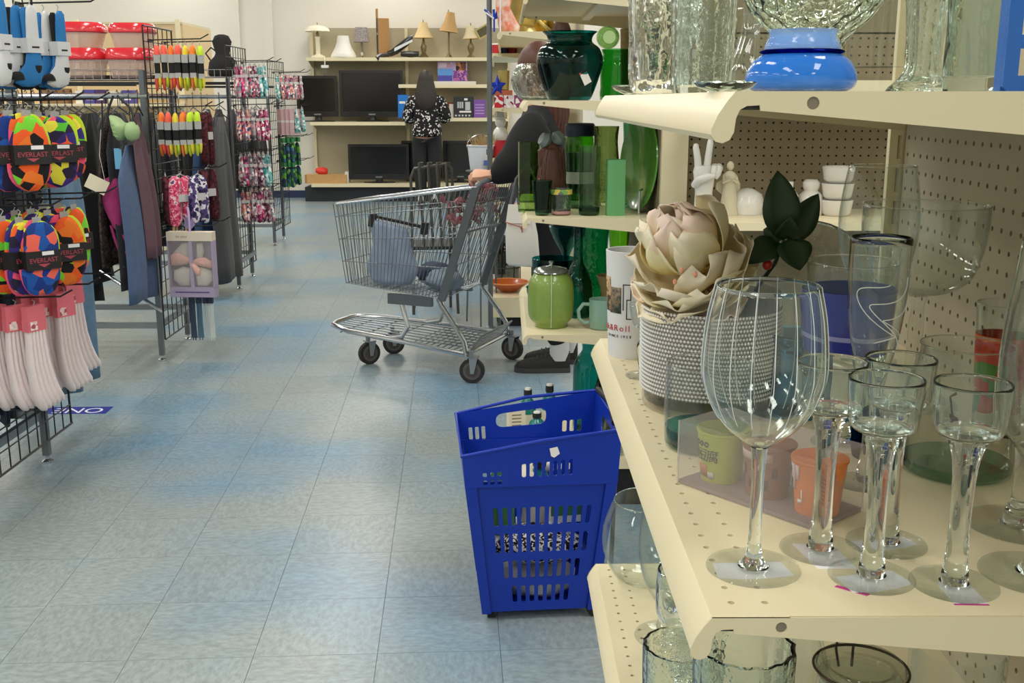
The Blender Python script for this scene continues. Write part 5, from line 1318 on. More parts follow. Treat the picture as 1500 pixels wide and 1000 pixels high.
# dusty pink flowers on the child seat
fl_ = thing('flower_bunch', 'bunch of dusty pink artificial flowers on the child seat of the cart', 'artificial flowers', inc(.07, .0, .735), CA)
rn = random.Random(9); FM = ramp_mat('dusty_rose', ['#7d4348', '#a3646a', '#8e4e55', '#b98286', '#6a363c'], 'noise', 40, .8, constant=False)
for i in range(34):
    px_ = (rn.uniform(-.05, .10), rn.uniform(-.19, .19), rn.uniform(.02, .13))
    if px_[0] < .0 and i % 3: px_ = (px_[0], px_[1], px_[2]+.08)
    mb = MB()
    for q in range(7):
        a = 2*PI*q/7+rn.random(); tl = rn.uniform(.3, 1.2)
        mb.ball((.014*math.cos(a), .014*math.sin(a), .004*q*.5), (.017, .009, .0035), 7, 4, Matrix.Rotation(a, 4, 'Z') @ Matrix.Rotation(-tl, 4, 'Y'))
    mb.build('blossom', FM, fl_, 60, loc=px_, rot=(rn.uniform(-1.2, 1.2), rn.uniform(-1.2, 1.2), 0))
for i in range(8):
    MB().tube([(rn.uniform(-.02, .05), rn.uniform(-.1, .1), .0), (rn.uniform(-.05, .1), rn.uniform(-.18, .18), .09)], .0025, 5).build('stem', mat('stem_brown', '#4d3a2c', .8), fl_)
# wire rack with looped top behind the cart
wx = at(632, 265, 6.6)
wr = thing('wire_chair', 'black wire chair back with four looped uprights, behind the cart', 'wire chair', (wx.x, 6.6, 0), R(6))
zt_ = wx.z+.075
hw_ = .125
MB().tube([(-hw_, 0, 0.02), (-hw_, 0, zt_-.05), (-hw_+.02, 0, zt_), (hw_-.03, 0, zt_+.03), (hw_, 0, zt_), (hw_+.03, 0, 0.02)], .009, 8).build('frame', mat('black_tube', '#55544f', .4, .5), wr)
for i in range(4):
    x = -hw_+.05+.055*i
    MB().tube([(x+.025, 0, .45), (x, -.01, zt_+.0+.004*i), (x+.003, -.006, zt_+.035), (x+.018, .0, zt_+.035), (x+.022, .004, zt_+.005)], .010, 6).build('slat', mat('black_tube', '#55544f', .4, .5), wr)
MB().box(-hw_, hw_+.02, -.02, .34, .43, .45).build('seat', mat('black_seat', '#232120', .6), wr, 20)
for x, y in ((-hw_+.01, .32), (hw_, .32)):
    MB().tube([(x, y, 0), (x, y, .43)], .009, 8).build('leg', mat('black_tube', '#55544f', .4, .5), wr)

# ================================================================== PEOPLE
def skin_mesh(name, nodes, edges, m, parent=None, sub=2, root=0, post=None):
    """one continuous body grown from a jointed skeleton: nodes [(pos, rx, ry)]"""
    me = bpy.data.meshes.new(name); me.from_pydata([n[0] for n in nodes], edges, []); me.update()
    o = bpy.data.objects.new(name, me); COL.objects.link(o)
    md = o.modifiers.new('skin', 'SKIN')
    sv = me.skin_vertices[0].data
    for i, n in enumerate(nodes):
        sv[i].radius = (n[1], n[2] if len(n) > 2 else n[1]); sv[i].use_root = (i == root)
    md.branch_smoothing = .4; md.use_smooth_shade = True
    o.modifiers.new('sub', 'SUBSURF').levels = sub
    bpy.context.view_layer.update()
    me2 = bpy.data.meshes.new_from_object(o.evaluated_get(bpy.context.evaluated_depsgraph_get()))
    bpy.data.objects.remove(o)
    if post:
        for v in me2.vertices: v.co = post(v.co.copy())
    me2.polygons.foreach_set('use_smooth', [True]*len(me2.polygons))
    return link(name, me2, m, parent)
def hand_mesh(parent, M, m, curl=.9, side=1):
    """palm with four curled fingers and a thumb leaving its side; wrist at origin, fingers along +x, back of the hand +z"""
    mb = MB()
    mb.loft([[(x, y*w_, z*h) for y, z in ((-1, -.6), (-1, .6), (-.4, 1), (.4, 1), (1, .6), (1, -.6), (.4, -1), (-.4, -1))] for x, w_, h in ((-.03, .026, .02), (0, .028, .019), (.035, .038, .017), (.075, .041, .015), (.088, .037, .011))])
    L_ = (.072, .082, .077, .06)
    for i in range(4):
        y = (.030-.020*i)*side; L = L_[i]
        p = Vector((.082-.004*abs(i-1), y, .002)); a = 0; pts = [p+Vector((-.02, 0, 0)), p]
        for s, q in ((.45, .55), (.32, .9), (.23, .7)):
            a += curl*q; p = p+Vector((math.cos(a), 0, -math.sin(a)))*L*s; pts.append(p)
        mb.tube(pts, [.0095, .0098, .009, .0082, .0065], 8)
    mb.tube([(.015, .026*side, -.004), (.036, .05*side, -.012), (.062, .052*side, -.024), (.08, .044*side, -.034)], [.013, .0115, .010, .0075], 8)
    o = mb.build('hand', m, parent, 60); o.matrix_local = M
    return o

# --- person standing in black behind the cart handle, facing the cart
PB = Vector((.20, 5.32, 0))
pn = thing('person', 'person in black sweatshirt and black trousers leaning over the shopping cart handle', 'person', PB)
def J(px, py, Y): return at(px, py, Y)-PB
SK2 = mat('skin_warm', '#dba88c', .55, sub=.15, grain=.05)
hipc = Vector((.04, .0, .84)); chest = Vector((-.02, .0, 1.16)); neck = Vector((-.05, .0, 1.335)); hd_ = Vector((-.045, 0, 1.46))
shN, shF = J(787, 190, 5.13), Vector((-.03, .17, 1.25))
elN = J(756, 241, 5.08); wrN = J(716, 256, 5.06); haN = J(702, 254, 5.06)
elF = Vector((.02, .24, .98)); wrF = Vector((-.08, .26, .80))
body = [(hipc, .135, .15), (Vector((.01, 0, 1.0)), .12, .145), (chest, .125, .16), (neck, .055, .055), (hd_-Vector((0, 0, .03)), .075, .07), (hd_+Vector((-.01, 0, .06)), .085, .075),
        (shN, .06, .06), (elN, .045, .045), (wrN, .03, .03), (shF, .06, .06), (elF, .045, .045), (wrF, .03, .03),
        (Vector((.04, -.09, .8)), .09, .095), (Vector((.0, -.09, .46)), .06, .062), (Vector((.07, -.09, .09)), .034, .034), (Vector((.0, -.09, .03)), .02, .016),
        (Vector((.04, .09, .8)), .09, .095), (Vector((.03, .09, .46)), .06, .062), (Vector((.12, .09, .09)), .034, .034), (Vector((.05, .09, .03)), .02, .016)]
ed = [(0, 1), (1, 2), (2, 3), (3, 4), (4, 5), (2, 6), (6, 7), (7, 8), (2, 9), (9, 10), (10, 11), (0, 12), (12, 13), (13, 14), (14, 15), (0, 16), (16, 17), (17, 18), (18, 19)]
skin_mesh('body', body, ed, SK2, pn)
BLK = mat('black_fleece', '#0f1013', .9, grain=.2, gscale=30, bump=.3)
top_ = [(Vector((.04, 0, .72)), .19, .20), (Vector((.04, 0, .78)), .19, .20), (Vector((.0, 0, 1.0)), .185, .20), (chest, .175, .20), (neck-Vector((0, 0, .02)), .085, .09),
        (shN, .125, .125), (elN*.5+shN*.5, .115, .115), (elN, .10, .10), (elN*.5+wrN*.5, .076, .076), (wrN+Vector((.035, 0, 0)), .052, .052), (wrN+Vector((.005, 0, 0)), .046, .046),
        (shF, .10, .10), (elF, .08, .08), (wrF+Vector((.02, 0, .03)), .05, .05)]
skin_mesh('sweatshirt', top_, [(0, 1), (1, 2), (2, 3), (3, 4), (3, 5), (5, 6), (6, 7), (7, 8), (8, 9), (9, 10), (3, 11), (11, 12), (12, 13)], BLK, pn)
tr_ = [(Vector((.04, 0, .90)), .16, .18), (Vector((.04, -.09, .76)), .105, .105), (Vector((.0, -.09, .46)), .085, .085), (Vector((.06, -.09, .20)), .062, .062), (Vector((.065, -.09, .125)), .056, .056),
       (Vector((.04, .09, .76)), .105, .105), (Vector((.03, .09, .46)), .085, .085), (Vector((.11, .09, .20)), .062, .062), (Vector((.115, .09, .125)), .056, .056)]
skin_mesh('trousers', tr_, [(0, 1), (1, 2), (2, 3), (3, 4), (0, 5), (5, 6), (6, 7), (7, 8)], mat('black_trousers', '#1b1b1e', .85), pn)
def shoe(parent, x, y, yaw, m_up, m_sole, L=.27):
    o = thing_part = MB()
    prf_ = [(-.105, .026, .105), (-.092, .036, .108), (-.04, .041, .098), (.02, .044, .085), (.08, .047, .072), (.13, .045, .060), (.16, .034, .048), (.172, .016, .032)]
    o.loft([[(px_, w_*math.cos(a), .022+(h-.022)*max(math.sin(a), 0)) for a in [PI*i/10 for i in range(11)]] for px_, w_, h in prf_], closed=True)
    s = o.build('shoe', m_up, parent, 60, loc=(x, y, 0), rot=(0, 0, yaw))
    MB().loft([[(px_*1.02, (w_+.003)*q, z) for q, z in ((-1, .0005), (1, .0005), (1.02, .024), (-1.02, .024))] for px_, w_, h in prf_]).build('sole', m_sole, s, 40)
    m2 = MB()
    for i in range(4):
        xx = .015+.022*i; hh = .090-.24*(xx-.015)
        m2.tube([(xx, -.026, hh-.012), (xx, 0, hh+.003), (xx, .026, hh-.012)], .0028, 6)
    m2.build('laces', mat('lace_dark', '#3b3b3f', .8), s)
    MB().lathe([(0, .06), (.048, .06), (.049, .11), (.047, .17), (0, .17)], 20, c=(-.052, 0, 0), sy=.85).build('sock', mat('sock_grey', '#c4c4c2', .9), s, 60)
    return s
shoe(pn, .02, -.09, PI, mat('shoe_black', '#19191b', .75, bump=.3, gscale=120), mat('sole_grey', '#3d3c3e', .8))
shoe(pn, .07, .09, PI, mat('shoe_black', '#19191b', .75), mat('sole_grey', '#3d3c3e', .8))
dv = (haN-wrN).normalized()
hand_mesh(pn, Matrix.Translation(wrN+Vector((-.006, 0, 0))) @ Matrix.Rotation(PI-.12, 4, 'Z') @ Matrix.Rotation(R(-28), 4, 'X') @ Matrix.Diagonal((.78, .9, .95, 1)), SK2, 1.05, -1)
hand_mesh(pn, Matrix.Translation(wrF) @ Matrix.Rotation(PI, 4, 'Z') @ Matrix.Diagonal((.8, .9, .95, 1)), SK2, 1.0, 1)
HR = mat('auburn_hair', '#50291a', .5, grain=.4, gscale=25, bump=.5)
hb_ = MB().ball((hd_.x+.012, 0, hd_.z+.035), (.108, .095, .118), 20, 14)
for i in range(18):
    a = -PI*.62+PI*1.24*i/17
    hb_.tube([(hd_.x+.02+.09*math.cos(a), .085*math.sin(a), hd_.z+.06), (hd_.x+.035+.1*math.cos(a), .1*math.sin(a), hd_.z-.08), (hd_.x+.05+.09*math.cos(a), .11*math.sin(a), hd_.z-.2), (hd_.x+.05+.08*math.cos(a), .1*math.sin(a), hd_.z-.30)], [.02, .026, .022, .008], 6)
hb_.build('hair', HR, pn, 60)
fx = hd_.x-.083
MB().loft([[(fx-.022*q, y, hd_.z+.03-.045*t) for y in (-.012*t-.003, 0, .012*t+.003)] for t, q in ((0, .1), (.6, .7), (1, 1), (1.1, 0))], cap=False, closed=False).build('nose', SK2, pn, 60)
for s in (-1, 1):
    MB().ball((fx+.006, s*.03, hd_.z+.03), (.008, .012, .008)).build('eye', mat('eye_white', '#e8e4dd', .3), pn)
    MB().ball((hd_.x+.0, s*.083, hd_.z+.015), (.018, .008, .028)).build('ear', SK2, pn)
MB().ball((fx+.004, 0, hd_.z-.045), (.008, .022, .007)).build('mouth', mat('lip', '#9a5a50', .5), pn)
# white handbag on the arm
bgp = at(762, 345, 4.94)
hbg = thing('handbag', 'white leather handbag with grey straps hanging from the arm of the person in black', 'handbag', (bgp.x, 4.94, bgp.z-.14), R(-18))
BAGM = mat('bag_leather', '#d9d5cd', .5, grain=.04, gscale=12, bump=.2)
MB().loft([[(x*w_+.015*(1-t), y*d_, .28*t) for x, y in [(math.copysign(abs(math.cos(a))**.5, math.cos(a)), math.copysign(abs(math.sin(a))**.5, math.sin(a))) for a in [2*PI*i/24+.01 for i in range(24)]]] for t, w_, d_ in ((0, .066, .03), (.05, .078, .038), (.5, .074, .036), (.9, .06, .018), (1, .052, .009))]).build('body', BAGM, hbg, 60)
MB().loft([[(-.06, -.030-.0, .2), (.06, -.030, .2), (.06, -.032, .2), (-.06, -.032, .2)], [(-.052, -.016, .285), (.052, -.016, .285), (.052, -.018, .285), (-.052, -.018, .285)]]).build('flap', BAGM, hbg, 30)
MB().tube([(-.062, -.034, .205), (.01, -.037, .185), (.02, -.037, .17)], .0025, 6).tube([(.005, -.037, .19), (.02, -.038, .178), (.03, -.037, .188), (.018, -.038, .19), (.02, -.038, .16)], .0025, 6).build('leather_cord', mat('cord_tan', '#a8644a', .6), hbg)
MB().tube([(-.05, 0, .275), (-.03, .03, .40), (.02, .06, .47), (.06, .03, .40), (.05, 0, .275)], .006, 8).build('strap', mat('strap_grey', '#55585e', .6), hbg)

# --- woman at the far shelving, back to the camera
WP = Vector((at(625, 200, 13.7).x, 13.75, 0))
wn = thing('person', 'person in a black floral blouse and black trousers facing the far shelves', 'person', WP)
wb = [(Vector((0, 0, .90)), .15, .11), (Vector((0, 0, 1.08)), .13, .10), (Vector((0, .0, 1.28)), .17, .11), (Vector((0, 0, 1.42)), .05, .05), (Vector((0, .01, 1.50)), .07, .075), (Vector((0, .01, 1.58)), .078, .085),
      (Vector((-.18, 0, 1.34)), .058, .058), (Vector((-.25, .0, 1.08)), .045, .045), (Vector((-.13, .2, 1.08)), .03, .03),
      (Vector((.18, 0, 1.34)), .058, .058), (Vector((.25, .0, 1.08)), .045, .045), (Vector((.14, .2, 1.10)), .03, .03),
      (Vector((-.09, 0, .84)), .095, .095), (Vector((-.09, .0, .47)), .062, .062), (Vector((-.085, .0, .09)), .04, .04), (Vector((-.09, .1, .04)), .036, .03),
      (Vector((.09, 0, .84)), .095, .095), (Vector((.09, .0, .47)), .062, .062), (Vector((.085, .0, .09)), .04, .04), (Vector((.09, .1, .04)), .036, .03)]
we = [(0, 1), (1, 2), (2, 3), (3, 4), (4, 5), (2, 6), (6, 7), (7, 8), (2, 9), (9, 10), (10, 11), (0, 12), (12, 13), (13, 14), (14, 15), (0, 16), (16, 17), (17, 18), (18, 19)]
skin_mesh('body', wb, we, SK2, wn)
BLS = ramp_mat('floral_blouse', ['#1b1a1d', '#1b1a1d', '#1d1c1f', '#19181b', '#1a191c', '#d8d4d0'], 'voronoi', 62, .85)
skin_mesh('blouse', [(Vector((0, 0, .86)), .21, .15), (Vector((0, 0, .92)), .21, .15), (Vector((0, 0, 1.02)), .20, .14), (Vector((0, 0, 1.12)), .19, .135), (Vector((0, 0, 1.29)), .21, .14), (Vector((0, 0, 1.41)), .08, .08), (Vector((-.18, 0, 1.33)), .085, .085), (Vector((-.25, .0, 1.09)), .085, .085), (Vector((-.15, .17, 1.08)), .05, .05), (Vector((.18, 0, 1.33)), .085, .085), (Vector((.25, 0, 1.09)), .085, .085), (Vector((.16, .17, 1.1)), .05, .05)],
          [(0, 1), (1, 2), (2, 3), (3, 4), (4, 5), (4, 6), (6, 7), (7, 8), (4, 9), (9, 10), (10, 11)], BLS, wn)
skin_mesh('trousers', [(Vector((0, 0, 1.0)), .18, .13), (Vector((-.09, 0, .8)), .115, .115), (Vector((-.09, 0, .45)), .09, .09), (Vector((-.085, 0, .08)), .07, .07), (Vector((.09, 0, .8)), .115, .115), (Vector((.09, 0, .45)), .09, .09), (Vector((.085, 0, .08)), .07, .07)], [(0, 1), (1, 2), (2, 3), (0, 4), (4, 5), (5, 6)], mat('black_trousers', '#1b1b1e', .85), wn)
hw = MB().ball((0, -.0, 1.575), (.098, .108, .125), 20, 14)
hw.loft([[(x*w_, -.06+y*d_, z) for x, y in [(math.cos(a), math.sin(a)) for a in [2*PI*i/20 for i in range(20)]]] for z, w_, d_ in ((1.60, .09, .05), (1.5, .115, .06), (1.4, .135, .075), (1.3, .135, .08), (1.24, .11, .07), (1.2, .06, .05))])
hw.build('hair', mat('dark_brown_hair', '#2a211d', .55, grain=.3, gscale=20, bump=.4), wn, 60)
for s in (-1, 1):
    shoe(wn, s*.088, .03, PI/2, mat('shoe_black', '#19191b', .75), mat('sole_grey', '#3d3c3e', .8))
    hand_mesh(wn, Matrix.Translation((s*.135, .19, 1.085)) @ Matrix.Rotation(PI/2+s*.3, 4, 'Z') @ Matrix.Diagonal((.8, .9, .95, 1)), SK2, .9, s)
MB().loft([[(y, .105+.02*q, 1.565-.04*t) for y in (-.012*t-.003, 0, .012*t+.003)] for t, q in ((0, .1), (.6, .7), (1, 1), (1.1, 0))], cap=False, closed=False).build('nose', SK2, wn, 60)

# ================================================================== GOODS ON THE RACKS
NEON = {'coral': '#f0604e', 'yellow': '#e8d63a', 'lime': '#c3e02c', 'orange': '#f0822e', 'purple': '#6b56b0'}
LABELG = mat('label_grey', '#a9a9a6', .6); SOCKB = mat('sock_black', '#19191b', .9)
LN = [0]
def lobe(mb, c, w_, t_, h, n=18, m=6, up=True, lump=.10):
    """soft rounded end of a folded sock: lumpy half ellipsoid standing (or hanging) on a flat edge"""
    rings = []; LN[0] += 1; p_ = LN[0]*1.7
    for i in range(m+1):
        a = PI/2*i/m; r = max(math.cos(a)**.75, .03); z = math.sin(a)*h*(1 if up else -1)
        L1 = lump*math.sin(a*1.6)
        rings.append([(c[0]+t_*r*math.cos(q)*(1+L1*math.sin(3*q+p_)), c[1]+w_*r*math.sin(q)*(1+L1*math.cos(2*q+p_*2))+L1*.25*w_*math.sin(p_*3+a*2), c[2]+z*(1+L1*.6*math.sin(q*2+p_))) for q in [2*PI*k/n for k in range(n)]])
    return mb.loft(rings)
def neon_pack(col, col2, label, group, dark=False):
    """pack hangs from its hook: origin at the hook, goods below"""
    t = thing('sock_pack', label, 'socks', (0, 0, 0), 0, group)
    MB().tube([(0, 0, .006), (0, .008, .0), (0, 0, -.012), (0, -.006, -.02)], .0015, 5).box(-.001, .001, -.012, .012, -.03, -.012).build('hang_tab', LABELG, t, 20)
    A = mat('neon_'+col, NEON[col], .85, sheen=.1); B_ = mat('neon_'+col2, NEON[col2], .85, sheen=.1)
    lobe(MB(), (0, rn.uniform(-.006, .006), -.066), .034, .0165, .046).build('sock_heel', A, t, 60)
    MB().box(-.0155, .0155, -.036, .036, -.105, -.066).build('label_band', SOCKB if dark else LABELG, t, 20)
    MB().box(-.013, .013, -.034, .034, -.155, -.105).build('sock_leg', SOCKB, t, 20)
    MB().box(-.0145, .0145, -.036, .036, -.18, -.155).build('label_band', SOCKB if dark else LABELG, t, 20)
    lobe(MB(), (-.007, .005, -.176), .038, .0105, .062, up=False).build('sock_toe', A, t, 60)
    lobe(MB(), (.008, -.006, -.176), .036, .010, .050, up=False).build('sock_toe', B_, t, 60)
    return t
ROWN = ('top', 'upper', 'lower', 'bottom')
rn = random.Random(21)
protos = {}
def hang(proto, loc, rz, label, group, first):
    if first:
        proto.location = loc; proto.rotation_euler = (0, 0, rz); proto['label'] = label; proto['group'] = group; return proto
    return dup(proto, loc, rz, label, group)
pairs = [('coral', 'yellow'), ('coral', 'lime'), ('orange', 'coral'), ('coral', 'yellow'), ('yellow', 'lime'), ('orange', 'yellow'), ('lime', 'yellow')]
XG2 = -1.765
for r_i, (hz, cnt) in enumerate(((RK2Z[0], (7, 3)), (RK2Z[1], (6, 2)))):
    for hk, hy in enumerate(RK2Y):
        n_ = cnt[hk]
        for i in range(n_):
            x = XG2+.035+.036*i+(.05 if hk else 0)
            ca, cb_ = pairs[(i+r_i*2+hk) % 7]
            if i == n_-1: ca, cb_ = 'lime', 'yellow'
            dk_ = hk == 1 and r_i == 0 and i == 0
            if dk_: ca, cb_ = 'purple', 'yellow'
            key = (ca, cb_, dk_); first = key not in protos
            if first: protos[key] = neon_pack(ca, cb_, '', '', dk_)
            hang(protos[key], (x, hy, hz-.002-rn.random()*.006), R(14+rn.uniform(-10, 10)), 'ankle socks with %s heels, %s from grid on %s %s hook, second rack' % (ca, ORD[i], ROWN[r_i], ('near', 'far')[hk]), 'neon ankle socks on the second rack', first)

# children's sock packs on the third and fourth racks
KP = [('pink and grey', ['#d98a96', '#8b8d93', '#ece6e2', '#b9506f', '#44465a']), ('teal and white', ['#6fb5b3', '#e6ecea', '#3f8d8e', '#b9d8d5']), ('magenta', ['#b93a6e', '#d96a94', '#5a3352', '#efe2e4']),
      ('peach and navy', ['#e6a793', '#39476e', '#f1dcd2', '#c46a73']), ('plum and white', ['#5c3548', '#e9e3e3', '#93566f', '#c2a7b1']), ('grey and rose', ['#9a9aa0', '#c78b97', '#e5e1e0', '#6d6b76'])]
def kid_pack(cn, cols):
    t = thing('sock_pack', '', 'socks', (0, 0, 0))
    m_ = ramp_mat('kid_'+cn.split()[0], cols, 'voronoi', 55, .8)
    MB().tube([(0, 0, .006), (0, .007, .0), (0, 0, -.012)], .0014, 5).box(-.001, .001, -.02, .02, -.03, -.012).build('hang_card', mat('kid_card', '#c9c4c3', .5), t, 20)
    rings = []
    for z, w_, d_, y in ((-.028, .020, .012, 0), (-.07, .022, .012, 0), (-.11, .028, .015, 0), (-.155, .044, .019, -.006), (-.20, .056, .019, -.014), (-.235, .048, .014, -.020), (-.246, .016, .005, -.02)):
        rings.append([(d_*math.cos(a)*(1+.15*math.sin(3*a)), y+w_*math.sin(a), z) for a in [2*PI*k/16 for k in range(16)]])
    MB().loft(rings).build('folded_socks', m_, t, 60)
    MB().box(-.0135, .0145, -.026, .026, -.105, -.085).build('paper_band', mat('kid_card', '#c9c4c3', .5), t, 20)
    return t
kpr = {}
XG3 = -1.925
for r_i, hz in enumerate(RK3Z):
    for hk, hy in enumerate(RK3Y):
        for i in range(7 if hk == 0 else 5):
            k_ = (0, 2, 5, 0, 4, 1, 1)[(i+hk*2)] if r_i in (0, 2) else (3, 0, 3, 5, 0, 2, 2)[(i+hk)]
            if r_i == 3: k_ = (3, 3, 4, 2, 2, 4, 5)[i]
            cn, cols = KP[k_]; first = cn not in kpr
            if first: kpr[cn] = kid_pack(cn, cols)
            hang(kpr[cn], (XG3+.03+.033*i, hy, hz-.002-rn.random()*.008), R(26+rn.uniform(-14, 14)), '%s sock pack, %s from grid on %s %s hook, third rack' % (cn, ORD[i], ROWN[r_i], ('near', 'far')[hk]), 'children socks on the third rack', first)
XG4 = -2.13
plaid = ramp_mat('plaid_rose', ['#b5868a', '#d9c6c4', '#8e5f66', '#cbb0b0'], 'wave', 30, .8)
for r_i, hz in enumerate(RK4Z):
    for hk, hy in enumerate(RK4Y):
        for i in range(5):
            x = XG4+.04+.04*i
            if r_i < 1 or (r_i == 1 and i == 4):
                cn, cols = KP[(1, 3, 0, 3, 5)[i] if r_i == 0 else 1]
                hang(kpr[cn], (x, hy, hz-.002), R(30+rn.uniform(-9, 9)), '%s sock pack, %s from grid on %s %s hook, fourth rack' % (cn, ORD[i], ROWN[r_i], ('near', 'far')[hk]), 'children socks on the fourth rack', False)
            elif r_i == 1:
                if i > 2: continue
                key = 'plaid'; first = key not in kpr
                if first:
                    t = kpr[key] = thing('slipper_pack', '', 'slippers', (0, 0, 0))
                    MB().box(-.02, .02, -.05, .05, -.26, -.03).build('plaid_bundle', plaid, t, 20)
                    MB().box(-.021, .021, -.051, .051, -.15, -.13).build('paper_band', mat('kid_card', '#c9c4c3', .5), t, 20)
                    MB().tube([(0, 0, .006), (0, .007, .0), (0, 0, -.03)], .0014, 5).build('hang_tab', LABELG, t)
                hang(kpr[key], (x+.02, hy, hz-.002), R(35), 'rose plaid pack, %s from the grid on the upper %s hook, fourth rack' % (ORD[i], ('near', 'far')[hk]), 'plaid packs on the fourth rack', first)
            else:
                if i > 2: continue
                key = 'glove%d' % (r_i); first = key not in kpr
                if first:
                    t = kpr[key] = thing('glove_pack', '', 'gloves', (0, 0, 0))
                    MB().box(-.012, .012, -.05, .05, -.055, -.012).build('hang_card', mat('glove_card', '#2f7a45' if r_i == 2 else '#d8dcd6', .6), t, 20)
                    mb = MB(); lobe(mb, (0, 0, -.13), .055, .018, .07); mb.loft([[(.018*math.cos(a), .055*math.sin(a), z) for a in [2*PI*k/14 for k in range(14)]] for z in (-.13, -.18)])
                    for q in range(4): mb.tube([(0, -.042+.028*q, -.17), (.002, -.044+.029*q, -.235-.01*(q in (1, 2)))], [.014, .010], 8)
                    mb.build('glove', ramp_mat('glove_print', ['#2e5f4a', '#3f6d86', '#6fae3f', '#39435a', '#26384c'], 'voronoi', 30, .8), t, 60)
                hang(kpr[key], (x+.02, hy, hz-.002), R(35), 'green glove pack, %s from grid on %s %s hook, fourth rack' % (ORD[i], ROWN[r_i], ('near', 'far')[hk]), 'glove packs on the fourth rack', first)

# ---- first rack: neon camouflage slipper socks with black cards
CAMO = ramp_mat('neon_camo', ['#f2642f', '#3a2a6b', '#5fc23a', '#f0577a', '#f2642f', '#35307c', '#e8dc46', '#2b2440', '#4a2f86'], 'voronoi', 30, .85, bump=.15)
CAMO2 = ramp_mat('neon_camo_orange', ['#f2602a', '#f2602a', '#7ad43a', '#f2602a', '#1d1b1e', '#f07a2e'], 'voronoi', 30, .85, bump=.15)
CAMO3 = ramp_mat('neon_camo_blue', ['#2456a8', '#1f3f86', '#f06a5a', '#2456a8', '#2b2440', '#1b3a86'], 'voronoi', 27, .85, bump=.15)
CARDB = mat('card_black', '#1d1a1b', .5); BRAND = mat('brand_red', '#b34454', .5)
def slip_pack(m_):
    t = thing('slipper_sock_pack', '', 'socks', (0, 0, 0))
    MB().tube([(0, 0, .007), (0, .009, .0), (0, 0, -.014), (0, -.005, -.024)], .0018, 5).box(-.001, .001, -.014, .014, -.04, -.016).build('hang_tab', LABELG, t, 20)
    lobe(MB(), (.006, .004, -.125), .056, .015, .09).build('sock', m_, t, 60)
    lobe(MB(), (-.010, -.004, -.125), .052, .013, .098).build('sock', CAMO, t, 60)
    MB().box(-.026, .026, -.056, .056, -.182, -.122).build('card_band', CARDB, t, 20)
    for z_, u_ in ((-.125, True), (-.178, False)): lobe(MB(), (-.001, .012 if u_ else -.016, z_), .056, .007, .094 if u_ else .086, up=u_).build('sock_edge', mat('neon_lime' if u_ else 'neon_pink', '#c3e02c' if u_ else '#f0577a', .85), t, 60)
    # wording on the face turned to +x
    text('printed_word', 'EVERLAST', .021, BRAND, t, axes((.0262, 0, -.152), (0, 1, 0), (0, 0, 1), (1, 0, 0)), .0003)
    MB().add([(.0264, -.02, -.163), (.0264, .02, -.163), (.0264, 0, -.174)], [[0, 1, 2]]).build('printed_mark', BRAND, t, 0)
    MB().box(.0258, .0266, -.004, .034, -.136, -.124).build('price_sticker', STICK, t, 0)
    lobe(MB(), (.006, -.004, -.178), .062, .015, .085, up=False).build('sock', m_, t, 60)
    lobe(MB(), (-.010, .006, -.178), .060, .013, .075, up=False).build('sock', CAMO, t, 60)
    return t
sp_ = {}
XG1 = -1.70
for r_i, (hz, names) in enumerate(((RK1Z[1]-.01, 'BAC'), (RK1Z[2]-.01, 'CBA'))):
    for hk, hy in enumerate((3.40, 3.64, 3.89)):
        for i in range(3 if hk == 2 else 4):
            mk = {'A': CAMO, 'B': CAMO2, 'C': CAMO3}[names[(i+hk) % 3]]; kk = mk.name; first = kk not in sp_
            if first: sp_[kk] = slip_pack(mk)
            cn = {'A': 'purple', 'B': 'orange', 'C': 'blue'}[names[(i+hk) % 3]]
            hang(sp_[kk], (XG1+.045+.056*i-.01*hk, hy, hz-rn.random()*.012), R(-42+rn.uniform(-20, 20)), '%s neon slipper socks, %s from grid on %s %s hook, nearest rack' % (cn, ORD[i], ('upper', 'lower')[r_i], ('near', 'middle', 'far')[hk]), 'neon slipper socks on the nearest rack', first)

# blue, black and white sports socks on the top hooks
def sport(blue):
    t = thing('sports_socks', '', 'socks', (0, 0, 0))
    MB().tube([(0, 0, .007), (0, .009, .0), (0, 0, -.02)], .0016, 5).build('hang_tab', LABELG, t)
    A = mat('sport_blue', '#2a78b8', .85); B_ = mat('sport_white', '#d5d6d8', .85); C_ = SOCKB
    def strip(zs, dx, m, nm):
        mb = MB()
        mb.loft([[(dx+d_*math.cos(a), y+w_*math.sin(a), z) for a in [2*PI*k/14 for k in range(14)]] for z, y, w_, d_ in zs]); mb.build(nm, m, t, 60)
    strip([(-.014, .004, .008, .005), (-.026, .004, .018, .009), (-.06, .002, .020, .012), (-.12, 0, .022, .012)], .009, A if blue else B_, 'sock_leg')
    strip([(-.02, -.010, .008, .005), (-.034, -.010, .016, .009), (-.06, -.006, .018, .012), (-.12, 0, .022, .012)], -.010, C_ if blue else A, 'sock_leg')
    MB().box(-.021, .021, -.028, .028, -.165, -.118).build('paper_band', B_, t, 20)
    MB().box(.0205, .0215, -.012, .014, -.15, -.144).build('printed_line', mat('print_ink', '#26231f', .5), t, 0)
    strip([(-.165, 0, .025, .011), (-.20, -.004, .03, .012), (-.235, -.02, .046, .013), (-.262, -.03, .046, .011), (-.274, -.032, .02, .005)], .008, B_ if blue else A, 'sock_foot')
    strip([(-.165, 0, .025, .011), (-.20, .0, .03, .012), (-.24, -.014, .044, .013), (-.268, -.026, .048, .011), (-.282, -.03, .02, .005)], -.009, A if blue else C_, 'sock_foot')
    lobe(MB(), (.008, -.064, -.252), .026, .0145, .026).build('sock_toe', C_, t, 60)
    lobe(MB(), (.009, .004, -.205), .020, .0135, -.03).build('sock_heel', C_, t, 60)
    return t
